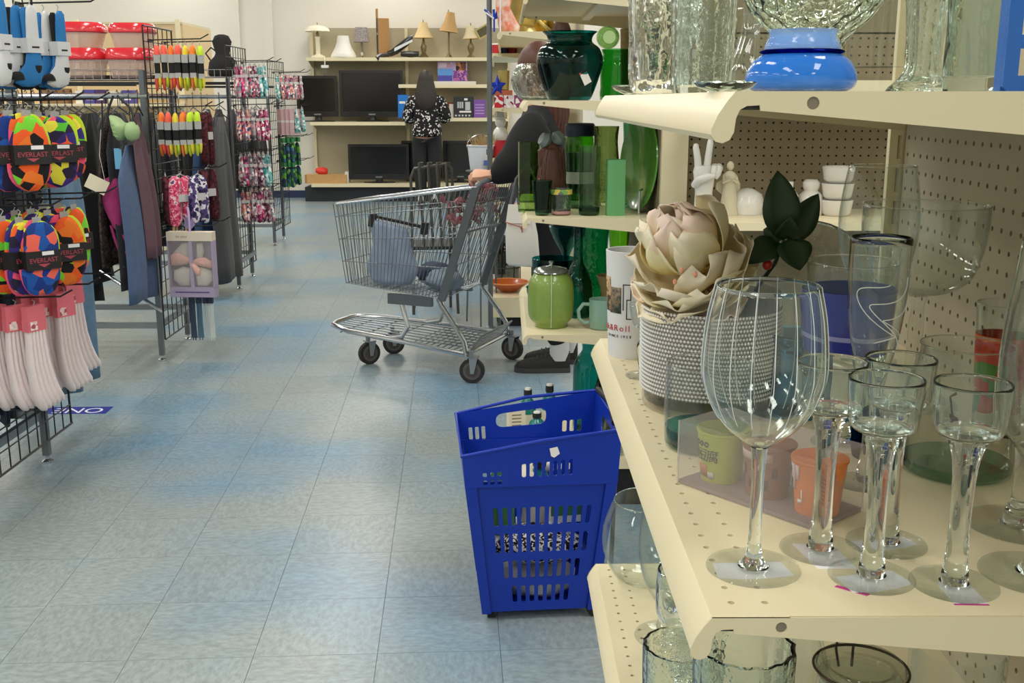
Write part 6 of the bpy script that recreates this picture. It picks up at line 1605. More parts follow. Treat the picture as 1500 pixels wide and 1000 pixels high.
s1, s2 = sport(True), sport(False)
k_ = 0
for hk, hy in enumerate((3.44, 3.66, 3.89)):
    for i in range(3):
        p = (s1, s2)[(i+hk) % 2]
        hang(p, (XG1+.04+.05*i, hy, RK1Z[0]-.012), R(-25+rn.uniform(-12, 12)), 'blue and white sports socks, %s from grid on top %s hook, nearest rack' % (ORD[i], ('near', 'middle', 'far')[hk]), 'sports socks on the nearest rack', k_ < 2)
        k_ += 1
# white socks with pink headers
def white_pack():
    t = thing('white_sock_pack', '', 'socks', (0, 0, 0))
    PK = mat('header_pink', '#e0707c', .55)
    MB().tube([(0, 0, .007), (0, .009, .0), (0, 0, -.02)], .0016, 5).build('hang_tab', LABELG, t)
    MB().box(-.014, .014, -.034, .034, -.055, -.012).box(-.0145, .0145, -.036, .036, -.095, -.055).build('header_card', PK, t, 20)
    MB().box(.0145, .0152, -.026, .0, -.09, -.062).build('printed_panel', ramp_mat('header_print', ['#e9c9c9', '#b95560', '#f2e6e2'], 'voronoi', 70, .6), t, 0)
    WS = mat('sock_cotton', '#e6d8d8', .9, grain=.05, gscale=80, sheen=.1)
    for q in range(5):
        y0 = -.026+.0125*q; sh = .003*q
        rings = []
        for z, yo, w_, d_ in ((-.09, 0, .0075, .014), (-.15, 0, .0085, .016), (-.22, .004-sh*.2, .010, .018), (-.28, .014-sh*.3, .0125, .02), (-.318, .024-sh*.4, .0155, .022), (-.348, .038-sh*.5, .0165, .021), (-.366, .046-sh*.5, .010, .012)):
            rings.append([(d_*math.cos(a), -(y0*(1+.55*max(0, -z-.1)/.25)+yo)*-1+w_*math.sin(a), z+.004*q) for a in [2*PI*k/12 for k in range(12)]])
        MB().loft(rings).build('sock', WS, t, 60)
    return t
wpk = white_pack(); k_ = 0
for hk, hy in enumerate((3.42, 3.66, 3.90)):
    for i in range(3 if hk < 2 else 2):
        hang(wpk, (XG1+.04+.062*i, hy, RK1Z[3]-.012), R(-152+rn.uniform(-10, 10)) if False else R(-30+rn.uniform(-10, 10)), 'white socks under pink header, %s from grid on bottom %s hook, nearest rack' % (ORD[i], ('near', 'middle', 'far')[hk]), 'white socks on the nearest rack', k_ == 0)
        k_ += 1

def pillow(pts, d, q_=(1, .93, .78, .55, .25, .04)):
    """soft stuffed shape from an outline in x,z: bulges to both sides"""
    cx = sum(p[0] for p in pts)/len(pts); cz = sum(p[1] for p in pts)/len(pts)
    ring = lambda q, s: [(cx+(x-cx)*q, s*d*math.sqrt(max(1-q*q, 0)), cz+(z-cz)*q) for x, z in pts]
    return MB().loft([ring(q, 1) for q in q_[::-1]]+[ring(q, -1) for q in q_[1:]])
# ---- lower goods of the second rack
def flat_pack(name, label, cat, loc, rz, m_, w_, h, d_=.02, card=None):
    t = thing(name, label, cat, loc, rz)
    MB().tube([(0, 0, .006), (0, .008, .0), (0, 0, -.02)], .0015, 5).tube([(0, -.03, -.03), (0, 0, -.015), (0, .03, -.03)], .003, 6).build('hang_hook', mat('clear_hook', '#b9b9bd', .3), t)
    for s in (-1, 1):
        MB().loft([[(d_*q*math.cos(a), s*(w_*.27+.006*math.sin(z*40))+w_*.25*q*math.sin(a), z) for a in [2*PI*k/14 for k in range(14)]] for z, q in ((-.025, .4), (-.04, .95), (-h*.5, 1), (-h*.85, 1.05), (-h*.97, .8), (-h, .3))]).build('sock', m_, t, 60)
    MB().box(-d_*1.1, d_*1.1, -w_*.2, w_*.25, -h*.55, -h*.42).build('paper_band', card or mat('kid_card', '#c9c4c3', .5), t, 20)
    return t
PKP = ramp_mat('pink_print', ['#d9486e', '#f0a7b5', '#c02f5a', '#e56f8f', '#f3ccd2', '#5a4a7a'], 'noise', 26, .8)
PUP = ramp_mat('purple_print', ['#3b2c5e', '#e2dfe6', '#54447a', '#2a2145'], 'noise', 24, .8)
MAP_ = ramp_mat('maroon_print', ['#3a141c', '#571e28', '#2a1016', '#6a2f38'], 'noise', 30, .8)
z_ = RK2Z[2]-.002
flat_pack('slipper_socks', 'maroon printed slipper socks nearest the grid on the third hook, second rack', 'socks', (XG2+.035, 5.5, z_), R(20), MAP_, .10, .27)
flat_pack('slipper_socks', 'bright pink printed slipper socks in the middle of the third hook, second rack', 'socks', (XG2+.11, 5.5, z_), R(-48), PKP, .13, .28)
flat_pack('slipper_socks', 'purple and white slipper socks at the tip of the third hook, second rack', 'socks', (XG2+.19, 5.53, z_+.0), R(-35), PUP, .11, .27)
flat_pack('slipper_socks', 'dark maroon slipper socks at the tip of the far third hook, second rack', 'socks', (XG2+.19, 5.72, z_+.02), R(-30), MAP_, .13, .30)
flat_pack('slipper_socks', 'deep red slipper pack at the tip of the far second hook, second rack', 'socks', (XG2+.20, 5.72, RK2Z[1]-.002), R(-20), MAP_, .09, .30)
bxp = at(276, 340, 5.42)
gx_ = thing('gift_box', 'boxed white and pink bow headbands in a window box hanging on the second rack', 'gift box', (bxp.x, 5.42, bxp.z), R(-4))
MB().box(-.118, .118, 0, .06, -.045, 0).build('box_top', mat('box_cream', '#dfd2bf', .6), gx_, 0)
text('printed_word', 'to you', .022, mat('print_brown2', '#9a7d62', .6), gx_, axes((-.04, -.0004, -.022), (1, 0, 0), (0, 0, 1), (0, -1, 0)), .0002)
MB().box(-.118, -.112, 0, .06, -.29, -.045).box(.112, .118, 0, .06, -.29, -.045).box(-.112, .112, .055, .06, -.29, -.045).build('box_frame', mat('box_lilac', '#a99ab5', .6), gx_, 0)
MB().box(-.118, .118, 0, .06, -.335, -.285).build('box_base', mat('box_lilac', '#a99ab5', .6), gx_, 0)
MB().box(-.09, .09, -.001, 0, -.312, -.306).build('printed_line', mat('print_purple', '#5c4a78', .6), gx_, 0)
MB().box(-.006, .012, .002, .006, -.285, -.045).build('ribbon', mat('ribbon_lilac', '#b3a4cf', .5), gx_, 0)
PB_ = mat('bow_pink', '#e9b3a6', .6, sub=.1)
for q_, L_ in enumerate(([(.0, -.145), (-.03, -.125), (-.07, -.105), (-.108, -.12), (-.110, -.175), (-.06, -.172), (-.02, -.165)], [(.0, -.15), (.03, -.135), (.07, -.13), (.108, -.15), (.108, -.185), (.06, -.178), (.02, -.168)], [(-.008, -.155), (.012, -.155), (.05, -.19), (.046, -.225), (.022, -.222), (.005, -.19)])):
    pillow(L_, .014).build(('bow_loop', 'bow_loop', 'bow_tail')[q_], PB_, gx_, 60, loc=(0, .018-.004*q_, 0))
MB().ball((0, .012, -.155), (.012, .01, .012)).build('bow_knot', PB_, gx_)
pillow([(-.108, -.12), (-.05, -.055), (-.012, -.055), (-.01, -.14), (-.06, -.15)], .016).build('white_satin', mat('fluffy_white', '#ddd6cc', .9), gx_, 60, loc=(0, .036, 0))
pillow([(.02, -.14), (.025, -.06), (.055, -.055), (.065, -.10), (.05, -.145)], .014).build('white_satin', mat('fluffy_white', '#ddd6cc', .9), gx_, 60, loc=(0, .036, 0))
for s in (-1, 1):
    pillow([(s*.005, -.19), (s*.05, -.18), (s*.1, -.2), (s*.106, -.25), (s*.07, -.283), (s*.02, -.28)], .022).build('white_slipper', mat('fluffy_white', '#ddd6cc', .9), gx_, 60, loc=(0, .03, 0))
MB().box(-.112, .112, .0002, .001, -.285, -.045).build('clear_window', FILM, gx_, 0)
MB().loft([[(.0+x*.03*q, .02, .0+.03+z*.05*q) for x, z in ((-1, 0), (-.6, 1), (.2, .4), (.6, .9), (1, .1), (0, -.5))] + [] for q in (.25, 1)]).tube([(0, .02, -.0), (0, .02, .09), (-.01, .04, .12)], .006, 6).build('lilac_ribbon_loop', mat('ribbon_lilac', '#b3a4cf', .5), gx_, 60)
for i, (dx, c_) in enumerate(((0, '#3c4a62'), (.035, '#55748a'), (.07, '#b9c4c6'), (.095, '#cfd6d3'))):
    sx_ = bxp.x+.0+dx-.02
    t = thing('shoelace_pack', ('dark blue', 'steel blue', 'pale grey', 'white')[i]+' lace bundle hanging below the window gift box, second rack', 'laces', (sx_, 5.47, bxp.z-.345), 0, 'lace bundles on the second rack')
    MB().box(-.014, .014, -.01, .01, -.03, .004).build('header_card', mat('lace_card', '#27304a', .6), t, 0)
    mb = MB()
    for q in range(5): mb.tube([(-.011+.0055*q, .003*math.sin(q*2), -.03), (-.012+.006*q, .004*math.sin(q), -.13), (-.013+.0065*q, .002, -.215-.012*(q % 2))], .0034, 6)
    mb.build('laces', mat('lace_'+c_[1:], c_, .8), t)

# ================================================================== GARMENTS
def garment(name, label, cat, x, y, zt, zb, w0, w1, thick, m_, seed, flare=0, hanger=True, group=None, twist=0):
    t = thing(name, label, cat, (x, y, 0), twist, group)
    rn = random.Random(seed); p1, p2, p3 = [rn.random()*6 for _ in range(3)]
    rings = []; n = 30; K = 11
    for k in range(K):
        u = k/(K-1); z = zt+(zb-zt)*u
        W = w0+(w1-w0)*u**(.8)+flare*u*u
        sh = .25+.75*min(1, u*6) if hanger else 1
        T = thick*(.55+.45*min(1, u*3))
        ring = []
        for q in range(n):
            a = 2*PI*q/n; cx, sy = math.cos(a), math.sin(a)
            f = (.007+.022*u)*math.sin(5*sy+p1+u*1.3)*min(1, u*3)+(.004+.010*u)*math.sin(10*sy+p2+u)+.012*math.sin(u*4+p3)
            ring.append((T*.5*cx+f, W*.5*sy*sh+.006*math.sin(u*5+p3), z+.01*math.sin(4*sy+p2)*u))
        rings.append(ring)
    MB().loft(rings).build('cloth', m_, t, 180)
    if hanger:
        MB().tube([(0, -w0*.45, zt-.01), (0, 0, zt+.035), (0, w0*.45, zt-.01)], .004, 6).tube([(0, 0, zt+.035), (0, 0, 1.36), (0, .012, 1.374), (0, .0, 1.384), (0, -.014, 1.374)], .0022, 6).build('hanger', mat('hanger_black', '#17171a', .4), t)
    return t
def cl_m(n, c, g=.18): return mat('cloth_'+n, c, .88, grain=g, gscale=26, bump=.25, sheen=.1)
YR2 = l2[1]+.02
def xg(px, Y): return (px-740)*(Y*.975+.1)/FPX
k_ = 0
G2 = [('skirt', 'black skirt with a coloured side stripe at the inner end of the second rack rail', 'skirt', 118, 1.27, .45, .40, ramp_mat('stripe_skirt', ['#1a181b', '#1a181b', '#7a5560', '#1a181b', '#d0c8c4'], 'noise', 9, .85)),
      ('dress', 'long black dress left of the magenta top, second rack', 'dress', 136, 1.27, .42, .46, cl_m('black1', '#161618')),
      ('blouse', 'brown speckled blouse behind the magenta top, second rack', 'blouse', 170, 1.27, .52, .40, ramp_mat('speckle_brown', ['#2b2322', '#3a302e', '#5a4a46', '#241d1c'], 'noise', 60, .9)),
      ('trousers', 'charcoal trousers right of the brown speckled blouse, second rack', 'trousers', 184, 1.27, .40, .38, cl_m('charcoal2', '#2b2c31')),
      ('trousers', 'slate blue trousers near the grid of the second rack', 'trousers', 200, 1.12, .36, .42, cl_m('slate', '#4c5f80')),
      ('dress', 'dusty mauve dress edge next to the slate blue trousers, second rack', 'dress', 213, 1.27, .56, .15, cl_m('mauve', '#624650'))]
for i, (nm, lb, ct_, px, zt, zb, w_, m_) in enumerate(G2):
    yy = YR2-(.2 if nm == 'top' else .14 if 'slate' in lb else 0)
    garment(nm, lb, ct_, xg(px, yy), yy, zt, zb, w_*.9, w_, .024 if 'mauve' in lb else .045, m_, 30+i)
for i in range(9):
    px = 20+11*i
    garment('dress', 'black garment, %s from the left among those behind the neon slipper socks, second rack' % ORD[i], 'garment', xg(px, YR2), YR2, 1.27, rn.uniform(.22, .42), .40, .42, .034, cl_m(('black2', 'navyblk', 'black1')[i % 3], ('#1d1b1d', '#1e2430', '#161618')[i % 3]), 50+i, group='black garments on the second rack')
mgp = at(164, 300, 5.33)
mgt = thing('top', 'magenta strap top hanging low between black garments, second rack', 'top', (mgp.x, 5.33, mgp.z), 0)
Km = 5.33*.99/FPX
pillow([((x-164)*Km, (300-y)*Km) for x, y in ((143, 272), (152, 264), (166, 258), (175, 262), (177, 285), (178, 312), (176, 330), (172, 344), (164, 334), (157, 318), (149, 296))], .03).build('cloth', cl_m('magenta', '#a8326e'), mgt, 180)
MB().tube([((x-164)*Km, 0, (300-y)*Km) for x, y in ((172, 338), (180, 352), (184, 364), (178, 371), (169, 367), (164, 350), (160, 330))], .007, 7).build('strap', cl_m('magenta', '#a8326e'), mgt)
MB().tube([((x-164)*Km, 0, (300-y)*Km) for x, y in ((150, 268), (158, 215), (162, 150))], .004, 6).build('hanger_strap', mat('strap_black', '#17171a', .6), mgt)
# bra with green cups
bpz = at(178, 168, 5.3)
br = thing('bra', 'pale green moulded bra hanging in front of black garments, second rack', 'bra', (bpz.x, 5.30, bpz.z), R(-8))
GRN = mat('sage_satin', '#9db882', .5, sub=.05, bump=.1, gscale=20)
Kb = 5.3*.975/FPX*1.02
def bo_(L): return [((x/5-178+.0)*Kb, (168-y/5-.0)*Kb) for x, y in L]
pillow(bo_([(803, 842), (838, 846), (868, 862), (900, 892), (935, 900), (940, 940), (925, 985), (890, 1022), (852, 1024), (828, 985), (812, 920)]), .05).build('cup', GRN, br, 60)
pillow(bo_([(918, 905), (950, 888), (985, 890), (1008, 925), (1014, 965), (1000, 1010), (965, 1036), (930, 1020), (905, 975)]), .045).build('cup', GRN, br, 60)
for q in range(4):
    pillow(bo_([(822+q*3, 900+q*26), (860+q*6, 896+q*30), (880+q*4, 914+q*28), (858+q*4, 908+q*29)]), .054).build('gathered_fold', GRN, br, 60)
MB().tube([(-.08, 0, -.05), (-.075, .02, .03), (-.05, .03, .09)], .006, 6).tube([(.07, 0, -.05), (.04, .02, .03), (-.03, .03, .09)], .006, 6).build('strap', mat('strap_black', '#17171a', .6), br)
MB().box(-.05, -.012, -.008, -.006, -.26, -.16).build('blue_tag', mat('tag_blue', '#6fb0d8', .5), br, 0)
tagp = at(142, 270, 5.25)
tg = thing('paper_tag', 'cream paper swing tag dangling beside the magenta top', 'tag', (tagp.x, 5.25, tagp.z), 0)
o = MB().box(-.05, .05, -.001, .001, -.035, .035).build('card', mat('tag_cream', '#e3d9bd', .6), tg, 0, rot=(0, R(28), R(10)))
MB().tube([(.04, 0, .02), (.02, .01, .14), (.03, .03, .26)], .001, 5).build('string', WHITE, tg)
# jeans at the end of the first rack
JN = mat('denim_light', '#5f7c96', .85, grain=.25, gscale=30, bump=.25); JD = mat('denim_dark', '#1c2a40', .85, grain=.2, gscale=30, bump=.25)
garment('jeans', 'light blue wide leg jeans hanging at the far end of the nearest rack', 'jeans', -1.735, 4.17, 1.25, .20, .34, .36, .06, JN, 71)
garment('jeans', 'very dark flared jeans hanging lowest behind the white socks, nearest rack', 'jeans', -1.85, 4.05, 1.2, .16, .34, .50, .06, JD, 72)
garment('dress', 'dark knitted dress behind the grid of the nearest rack', 'dress', -1.86, 3.42, 1.25, .14, .36, .38, .07, ramp_mat('knit_black', ['#1c1b1b', '#2f2d2c', '#151415', '#44413f'], 'noise', 130, .95), 73)
garment('trousers', 'navy trousers behind the neon slipper socks, nearest rack', 'trousers', -1.90, 3.80, 1.25, .2, .36, .36, .06, cl_m('navy1', '#222c4a'), 74)
garment('blouse', 'grey blouse behind the grid of the nearest rack, beside the navy trousers', 'blouse', -1.99, 3.85, 1.25, .55, .40, .40, .06, cl_m('grey1', '#4a4d55'), 75)
# third rack front rail
YR3 = l3[1]-.22
garment('trousers', 'charcoal trousers hanging at the aisle end of the third rack', 'trousers', -1.935, YR3, 1.22, .12, .44, .50, .07, cl_m('charcoal3', '#3d3d40'), 81)
garment('jeans', 'dark blue jeans next to the charcoal trousers on the third rack', 'jeans', -2.04, YR3-.05, 1.22, .08, .40, .46, .07, mat('denim_mid', '#263f66', .85, grain=.2, gscale=30), 82)
for i in range(8):
    garment('dress', 'dark garment, %s from the aisle end behind the jeans on the third rack rail' % ORD[i], 'garment', -2.14-.1*i, YR3+.1, 1.25, rn.uniform(.3, .6), .42, .44, .07, cl_m(('black2', 'navyblk', 'charcoal3')[i % 3], '#1d1b1d'), 90+i, group='dark garments on the third rack')
for i in range(5):
    garment('dress', 'dark garment, %s from the aisle end of the fourth rack rail' % ORD[i], 'garment', -2.25-.11*i, l4[1]-.05, 1.25, rn.uniform(.35, .6), .42, .44, .07, cl_m(('black2', 'navyblk', 'charcoal3')[i % 3], '#1d1b1d'), 110+i, group='dark garments on the fourth rack')
mp2 = at(282, 265, 6.3)

# ================================================================== RED LIDDED CONTAINERS ON THE SECOND RACK
YS = 5.66; ZS = 1.445
ws = thing('wire_tray', 'silver wire tray carrying red lidded containers on top of the second rack', 'wire tray', (-2.1, YS, ZS-.012))
xa, xb = at(40, 110, YS).x, at(214, 110, YS).x
m = MB(); x0_, x1_ = xa+2.1, xb+2.1
for z in (.0, .05, .095):
    m.tube([(x0_, -.15, z), (x1_, -.15, z), (x1_, .15, z), (x0_, .15, z)], .0022, 5, closed=True)
nb_ = 14
for i in range(nb_+1):
    x = x0_+(x1_-x0_)*i/nb_
    m.tube([(x, -.15, .095), (x, -.15, 0), (x, .15, 0), (x, .15, .095)], .0018, 5)
tag(m.build('wires', mat('tray_wire', '#b3aeb0', .35, .8), ws), kind='stuff')
MB().box(x0_, x1_, -.17, -.16, -.03, -.012).build('front_bar', BLACK, ws, 0)
REDL = mat('lid_red', '#dc2f3a', .2, coat=.6); TUB = mat('tub_clear', '#d9aaa8', .3, sub=.1); TUBF = film('tub_film', '#eed2d0', .45, .12)
def tub(label, pxa, pxb, zb, h, Y, first=[None]):
    a, b_ = at(pxa, 80, Y).x, at(pxb, 80, Y).x
    t = thing('food_container', label, 'container', ((a+b_)/2, Y, zb), 0, 'red lidded containers'); w_ = (b_-a)/2
    sq = lambda s, d, z: [(s*math.copysign(abs(math.cos(q))**.65, math.cos(q)), d*math.copysign(abs(math.sin(q))**.65, math.sin(q)), z) for q in [2*PI*i/36+.02 for i in range(36)]]
    MB().loft([sq(w_*.76, .088, 0), sq(w_*.80, .092, .006), sq(w_*.95, .108, h*.66)]).build('tub', TUBF, t, 50)
    MB().loft([sq(w_*.97, .11, h*.60), sq(w_, .115, h*.63), sq(w_, .115, h*.70), sq(w_*.98, .112, h*.88), sq(w_*.9, .10, h), sq(w_*.80, .09, h*.985), sq(w_*.4, .05, h*.98)]).build('lid', REDL, t, 50)
    return t
zb = ZS-.002
tub('red lidded container, lower right of the stack on the wire tray', 158, 226, zb, .148, YS)
tub('red lidded container, lower middle of the stack on the wire tray', 84, 156, zb, .148, YS)
tub('red lidded container, lower left of the stack, behind the sports socks', 12, 82, zb, .148, YS)
tub('red lidded container, upper left of the stack on the wire tray', 66, 157, zb+.149, .125, YS)
tub('red lidded container, upper right of the stack beside the grid', 166, 228, zb+.149, .12, YS)
tub('red lidded container, upper far left, hidden behind the sports socks', -20, 62, zb+.149, .125, YS)
sp3 = at(332, 112, 7.9)
t = thing('shoe_pair_bag', 'black soft bag with a loop handle standing on top of the third rack', 'bag', (sp3.x-.02, 7.9, sp3.z))
MB().loft([[(w_*math.cos(a), .06*q*math.sin(a), z) for a in [2*PI*k/18 for k in range(18)]] for z, w_, q in ((0, .10, .8), (.02, .115, 1), (.1, .10, .9), (.14, .06, .6), (.16, .05, .5), (.24, .07, .6), (.28, .05, .4), (.29, .02, .2))]).build('body', mat('black_felt', '#1b1a1b', .85), t, 60)
MB().tube([(-.08, 0, .1), (-.12, 0, .16), (-.08, 0, .2), (-.04, 0, .17)], .006, 6).build('handle', mat('black_felt', '#1b1a1b', .85), t)
m = MB()
for z in (0, .05): m.tube([(-.28, -.15, z), (.1, -.15, z), (.1, .15, z), (-.28, .15, z)], .0025, 5, closed=True)
for i in range(10): x = -.28+.38*i/9; m.tube([(x, -.15, .05), (x, -.15, 0), (x, .15, 0), (x, .15, .05)], .002, 5)
w3 = thing('wire_tray', 'silver wire tray on top of the third rack, under the black bag', 'wire tray', (sp3.x-.02, 7.9, sp3.z-.006))
tag(m.build('wires', mat('tray_wire', '#b3aeb0', .35, .8), w3), kind='stuff')
# boxes on the tan partition shelf, behind
for i, (a, b_, h, c_, nm) in enumerate(((112, 122, .05, '#e6e3dc', 'white'), (124, 140, .06, '#4b4a9a', 'blue and white'), (141, 155, .06, '#4d2d62', 'purple'), (158, 178, .05, '#d9d2c2', 'cream'), (180, 196, .055, '#514a94', 'violet'), (60, 100, .07, '#8a6a44', 'brown'))):
    x0q, x1q = at(a, 130, 9.7).x, at(b_, 130, 9.7).x
    t = thing('carton', '%s carton on the tan partition shelf, seen beneath the wire tray' % nm, 'box', ((x0q+x1q)/2, 9.72, 1.3005))
    MB().box(-(x1q-x0q)/2, (x1q-x0q)/2, -.06, .06, 0, h+.06).build('carton_body', mat('ctn_'+c_[1:], c_, .6), t, 0)
    MB().box(-(x1q-x0q)/2*.6, (x1q-x0q)/2*.6, -.0606, -.06, .03, .07).build('label_panel', WHITE, t, 0)

# floor sticker
fs = atz(160, 601, 0)
st = thing('floor_sticker', 'dark blue floor decal with white ONE WAY lettering, partly under the nearest rack', 'floor sticker', (fs.x-.27, fs.y, .0001), PI+R(1))
MB().box(-.27, .27, -.055, .055, 0, .0004).build('decal', mat('decal_blue', '#26308c', .4), st, 0)
text('printed_word', 'ONE WAY', .105, mat('decal_white', '#dfe4ee', .4), st, Matrix.Translation((0, 0, .0006)), .0001)

# ================================================================== BACK WALL GOODS
def bxw(px, py=150, Y=14.6): return at(px, py, Y)
def tv(label, pxa, pxb, pyt, pyb, Y, zbase, rz=0):
    a, b_ = at(pxa, pyt, Y), at(pxb, pyb, Y)
    w_ = (b_.x-a.x)/2; zt, zb = a.z, b_.z
    t = thing('television', label, 'television', ((a.x+b_.x)/2, Y, zbase+.0008), rz, 'televisions on the far shelves')
    z0, z1 = max(zb-zbase, .045), zt-zbase
    BZM = mat('tv_bezel', '#161617', .3, coat=.3); SCM = mat('tv_screen', '#0d0e11', .16, spec=.6)
    plate([(-w_, z0), (w_, z0), (w_, z1), (-w_, z1)], [[(-w_+.035, z0+.07), (w_-.035, z0+.07), (w_-.035, z1-.035), (-w_+.035, z1-.035)]], .045, axes((0, 0, 0), (1, 0, 0), (0, 0, 1), (0, -1, 0))).build('bezel', BZM, t, 20)
    MB().box(-w_+.03, w_-.03, -.03, .03, z0+.06, z1-.03).build('screen', SCM, t, 0)
    MB().box(-.045, .045, -.0465, -.045, z0+.024, z0+.04).build('nameplate', mat('silver_mark', '#8f9092', .4, .6), t, 0)
    MB().lathe([(0, 0), (.22, 0), (.22, .012), (.05, .022), (.04, z0+.02), (0, z0+.02)], 28, sy=.5).build('stand', BZM, t, 40)
    return t
tv('smaller black television on the left of the middle far shelf', 434, 496, 111, 171, 14.62, BZ['midl'])
tv('large black television beside the blue binder on the far shelf', 497, 592, 103, 171, 14.66, BZ['midl'])
tv('black television standing on the bottom far shelf, left of the others', 510, 600, 211, 266, 14.55, BZ['bot'])
tv('black television behind the legs of the person in the floral blouse', 588, 648, 206, 266, 14.78, BZ['bot'])
tv('black television at the right end of the bottom far shelf', 649, 700, 206, 266, 14.62, BZ['bot'])
def far(name, label, cat, px, Y, z, rz=0, group=None):
    return thing(name, label, cat, (at(px, 100, Y).x, Y, z+.0008), rz, group)
TZ = BZ['top']; k9 = 14.65/FPX   # metres per pixel on the far wall
# white metal mushroom lamp
t = far('table_lamp', 'white table lamp with wide mushroom shade, left end of the top far shelf', 'lamp', 467, 14.66, TZ)
WM = mat('lamp_white', '#e6e0c8', .4)
MB().lathe([(0, 0), (.09, 0), (.09, .02), (.05, .035), (.028, .05), (.028, .24), (.035, .25), (.03, .27), (0, .27)], 28).build('base', WM, t)
MB().lathe([(.16, .33), (.165, .335), (.15, .37), (.10, .40), (.03, .415), (0, .418), (0, .412), (.03, .408), (.10, .392), (.145, .362), (.16, .33)], 32).build('shade', WM, t, 60)
MB().lathe([(0, .27), (.02, .27), (.022, .31), (.012, .33), (.012, .41), (0, .41)], 16).build('socket', mat('brass_dull', '#8d8058', .4, .7), t)
MB().lathe([(0, .418), (.008, .42), (.004, .45), (0, .452)], 10).build('finial', mat('brass_dull', '#8d8058', .4, .7), t)
MB().tube([(.08, -.05, .01), (.11, -.17, .0), (.115, -.2, -.04), (.115, -.2, -.10)], .006, 6).build('cord', WM, t)
# bulb in a blister hanging on that cord
t2 = thing('light_bulb', 'boxed light bulb hanging by the cord below the white mushroom lamp', 'light bulb', (t.location.x+.115, 14.46, TZ-.10))
MB().box(-.045, .045, -.03, .03, -.035, 0).build('bulb_card', WHITE, t2, 0)
MB().lathe([(0, -.035), (.015, -.035), (.016, -.06), (.03, -.085), (.03, -.105), (.018, -.125), (0, -.13)], 16).build('bulb', GLASS, t2)
# lone white shade
t = far('lamp_shade', 'white bell shaped lamp shade standing alone on the top far shelf', 'lamp shade', 504, 14.66, TZ)
MB().lathe([(.165, 0), (.168, .02), (.15, .06), (.11, .13), (.085, .20), (.075, .28), (.073, .28), (.082, .20), (.107, .13), (.147, .06), (.164, .02), (.163, 0), (.165, 0)], 36).build('fabric', mat('shade_white', '#e9e6df', .75, sub=.1), t, 60)
MB().tube([(.165*math.cos(a), .165*math.sin(a), .004) for a in [2*PI*i/36 for i in range(36)]], .006, 6, closed=True).build('trim', mat('shade_trim', '#d6d0c0', .7), t)
# floral shade lamp on a tripod
t = far('table_lamp', 'small lamp with a grey patterned shade on a three legged base, top far shelf', 'lamp', 531, 14.66, TZ)
MB().lathe([(.105, .20), (.08, .385), (.077, .385), (.102, .20), (.105, .20)], 32).build('shade', ramp_mat('grey_floral', ['#8f8585', '#b3a9a6', '#7a7071', '#c2b9b4'], 'noise', 60, .8), t, 60)
for q in range(3):
    a = PI/2+2*PI*q/3
    MB().tube([(.06*math.cos(a), .06*math.sin(a), 0), (.03*math.cos(a), .03*math.sin(a), .08), (.008*math.cos(a), .008*math.sin(a), .19)], .009, 8).build('leg', mat('lamp_brown', '#8a7f70', .5), t)
MB().tube([(0, 0, .18), (0, 0, .30)], .01, 8).build('stem', mat('lamp_brown', '#8a7f70', .5), t)
MB().ball((0, 0, .05), (.018, .018, .025)).build('drop', CERAM, t)
# kraft box with an open flap
t = far('carton', 'tall brown box with dark side and open flap on the top far shelf', 'box', 562, 14.66, TZ, R(22))
MB().box(-.075, .075, -.045, .045, 0, .50).build('carton_body', mat('kraft', '#b3854f', .7), t, 0)
MB().box(-.0765, -.075, -.045, .045, .0, .50).build('dark_side', mat('kraft_dark', '#4a4542', .6), t, 0)
MB().box(-.078, -.07, -.045, .045, .50, .62).build('flap', mat('kraft', '#b3854f', .7), t, 0)
for z in (.02, .29): MB().box(-.0775, -.0765, -.012, .012, z, z+.03).build('round_seal', WHITE, t, 0)
# handheld vacuum
t = far('handheld_vacuum', 'black handheld vacuum with a white panel lying on the top far shelf', 'vacuum cleaner', 590, 14.60, TZ)
t.scale = (1.0, 1.0, 1.25)
MB().loft([[(-.20+.34*u, .05*q*math.cos(a), .045+.2*max(0, u-.2)+.05*q*math.sin(a)) for a in [2*PI*k/14 for k in range(14)]] for u, q in ((0, .35), (.15, .7), (.4, 1), (.8, 1), (1, .6))]).build('body', mat('vac_black', '#1a1b1c', .3, coat=.2), t, 50)
MB().loft([[(-.02+.24*u, -.02+.045*q*math.cos(a), .035+.035*q*math.sin(a)) for a in [2*PI*k/14 for k in range(14)]] for u, q in ((0, .7), (.5, 1), (1, .8))]).build('motor_housing', mat('vac_black', '#1a1b1c', .3, coat=.2), t, 50)
MB().loft([[(-.10+.24*u, -.056, .06+.10*u+z) for z in (0, .035*(1-.3*u))]+[(-.10+.24*u, -.05, .06+.10*u+z) for z in (.035*(1-.3*u), 0)] for u in (0, 1)]).build('white_panel', mat('vac_white', '#dfe2e6', .4), t, 20)
MB().tube([(-.19, 0, .03), (-.28, -.05, .02), (-.33, -.10, -.015)], [.02, .024, .028], 10).build('nozzle', mat('vac_black', '#1a1b1c', .3, coat=.2), t)
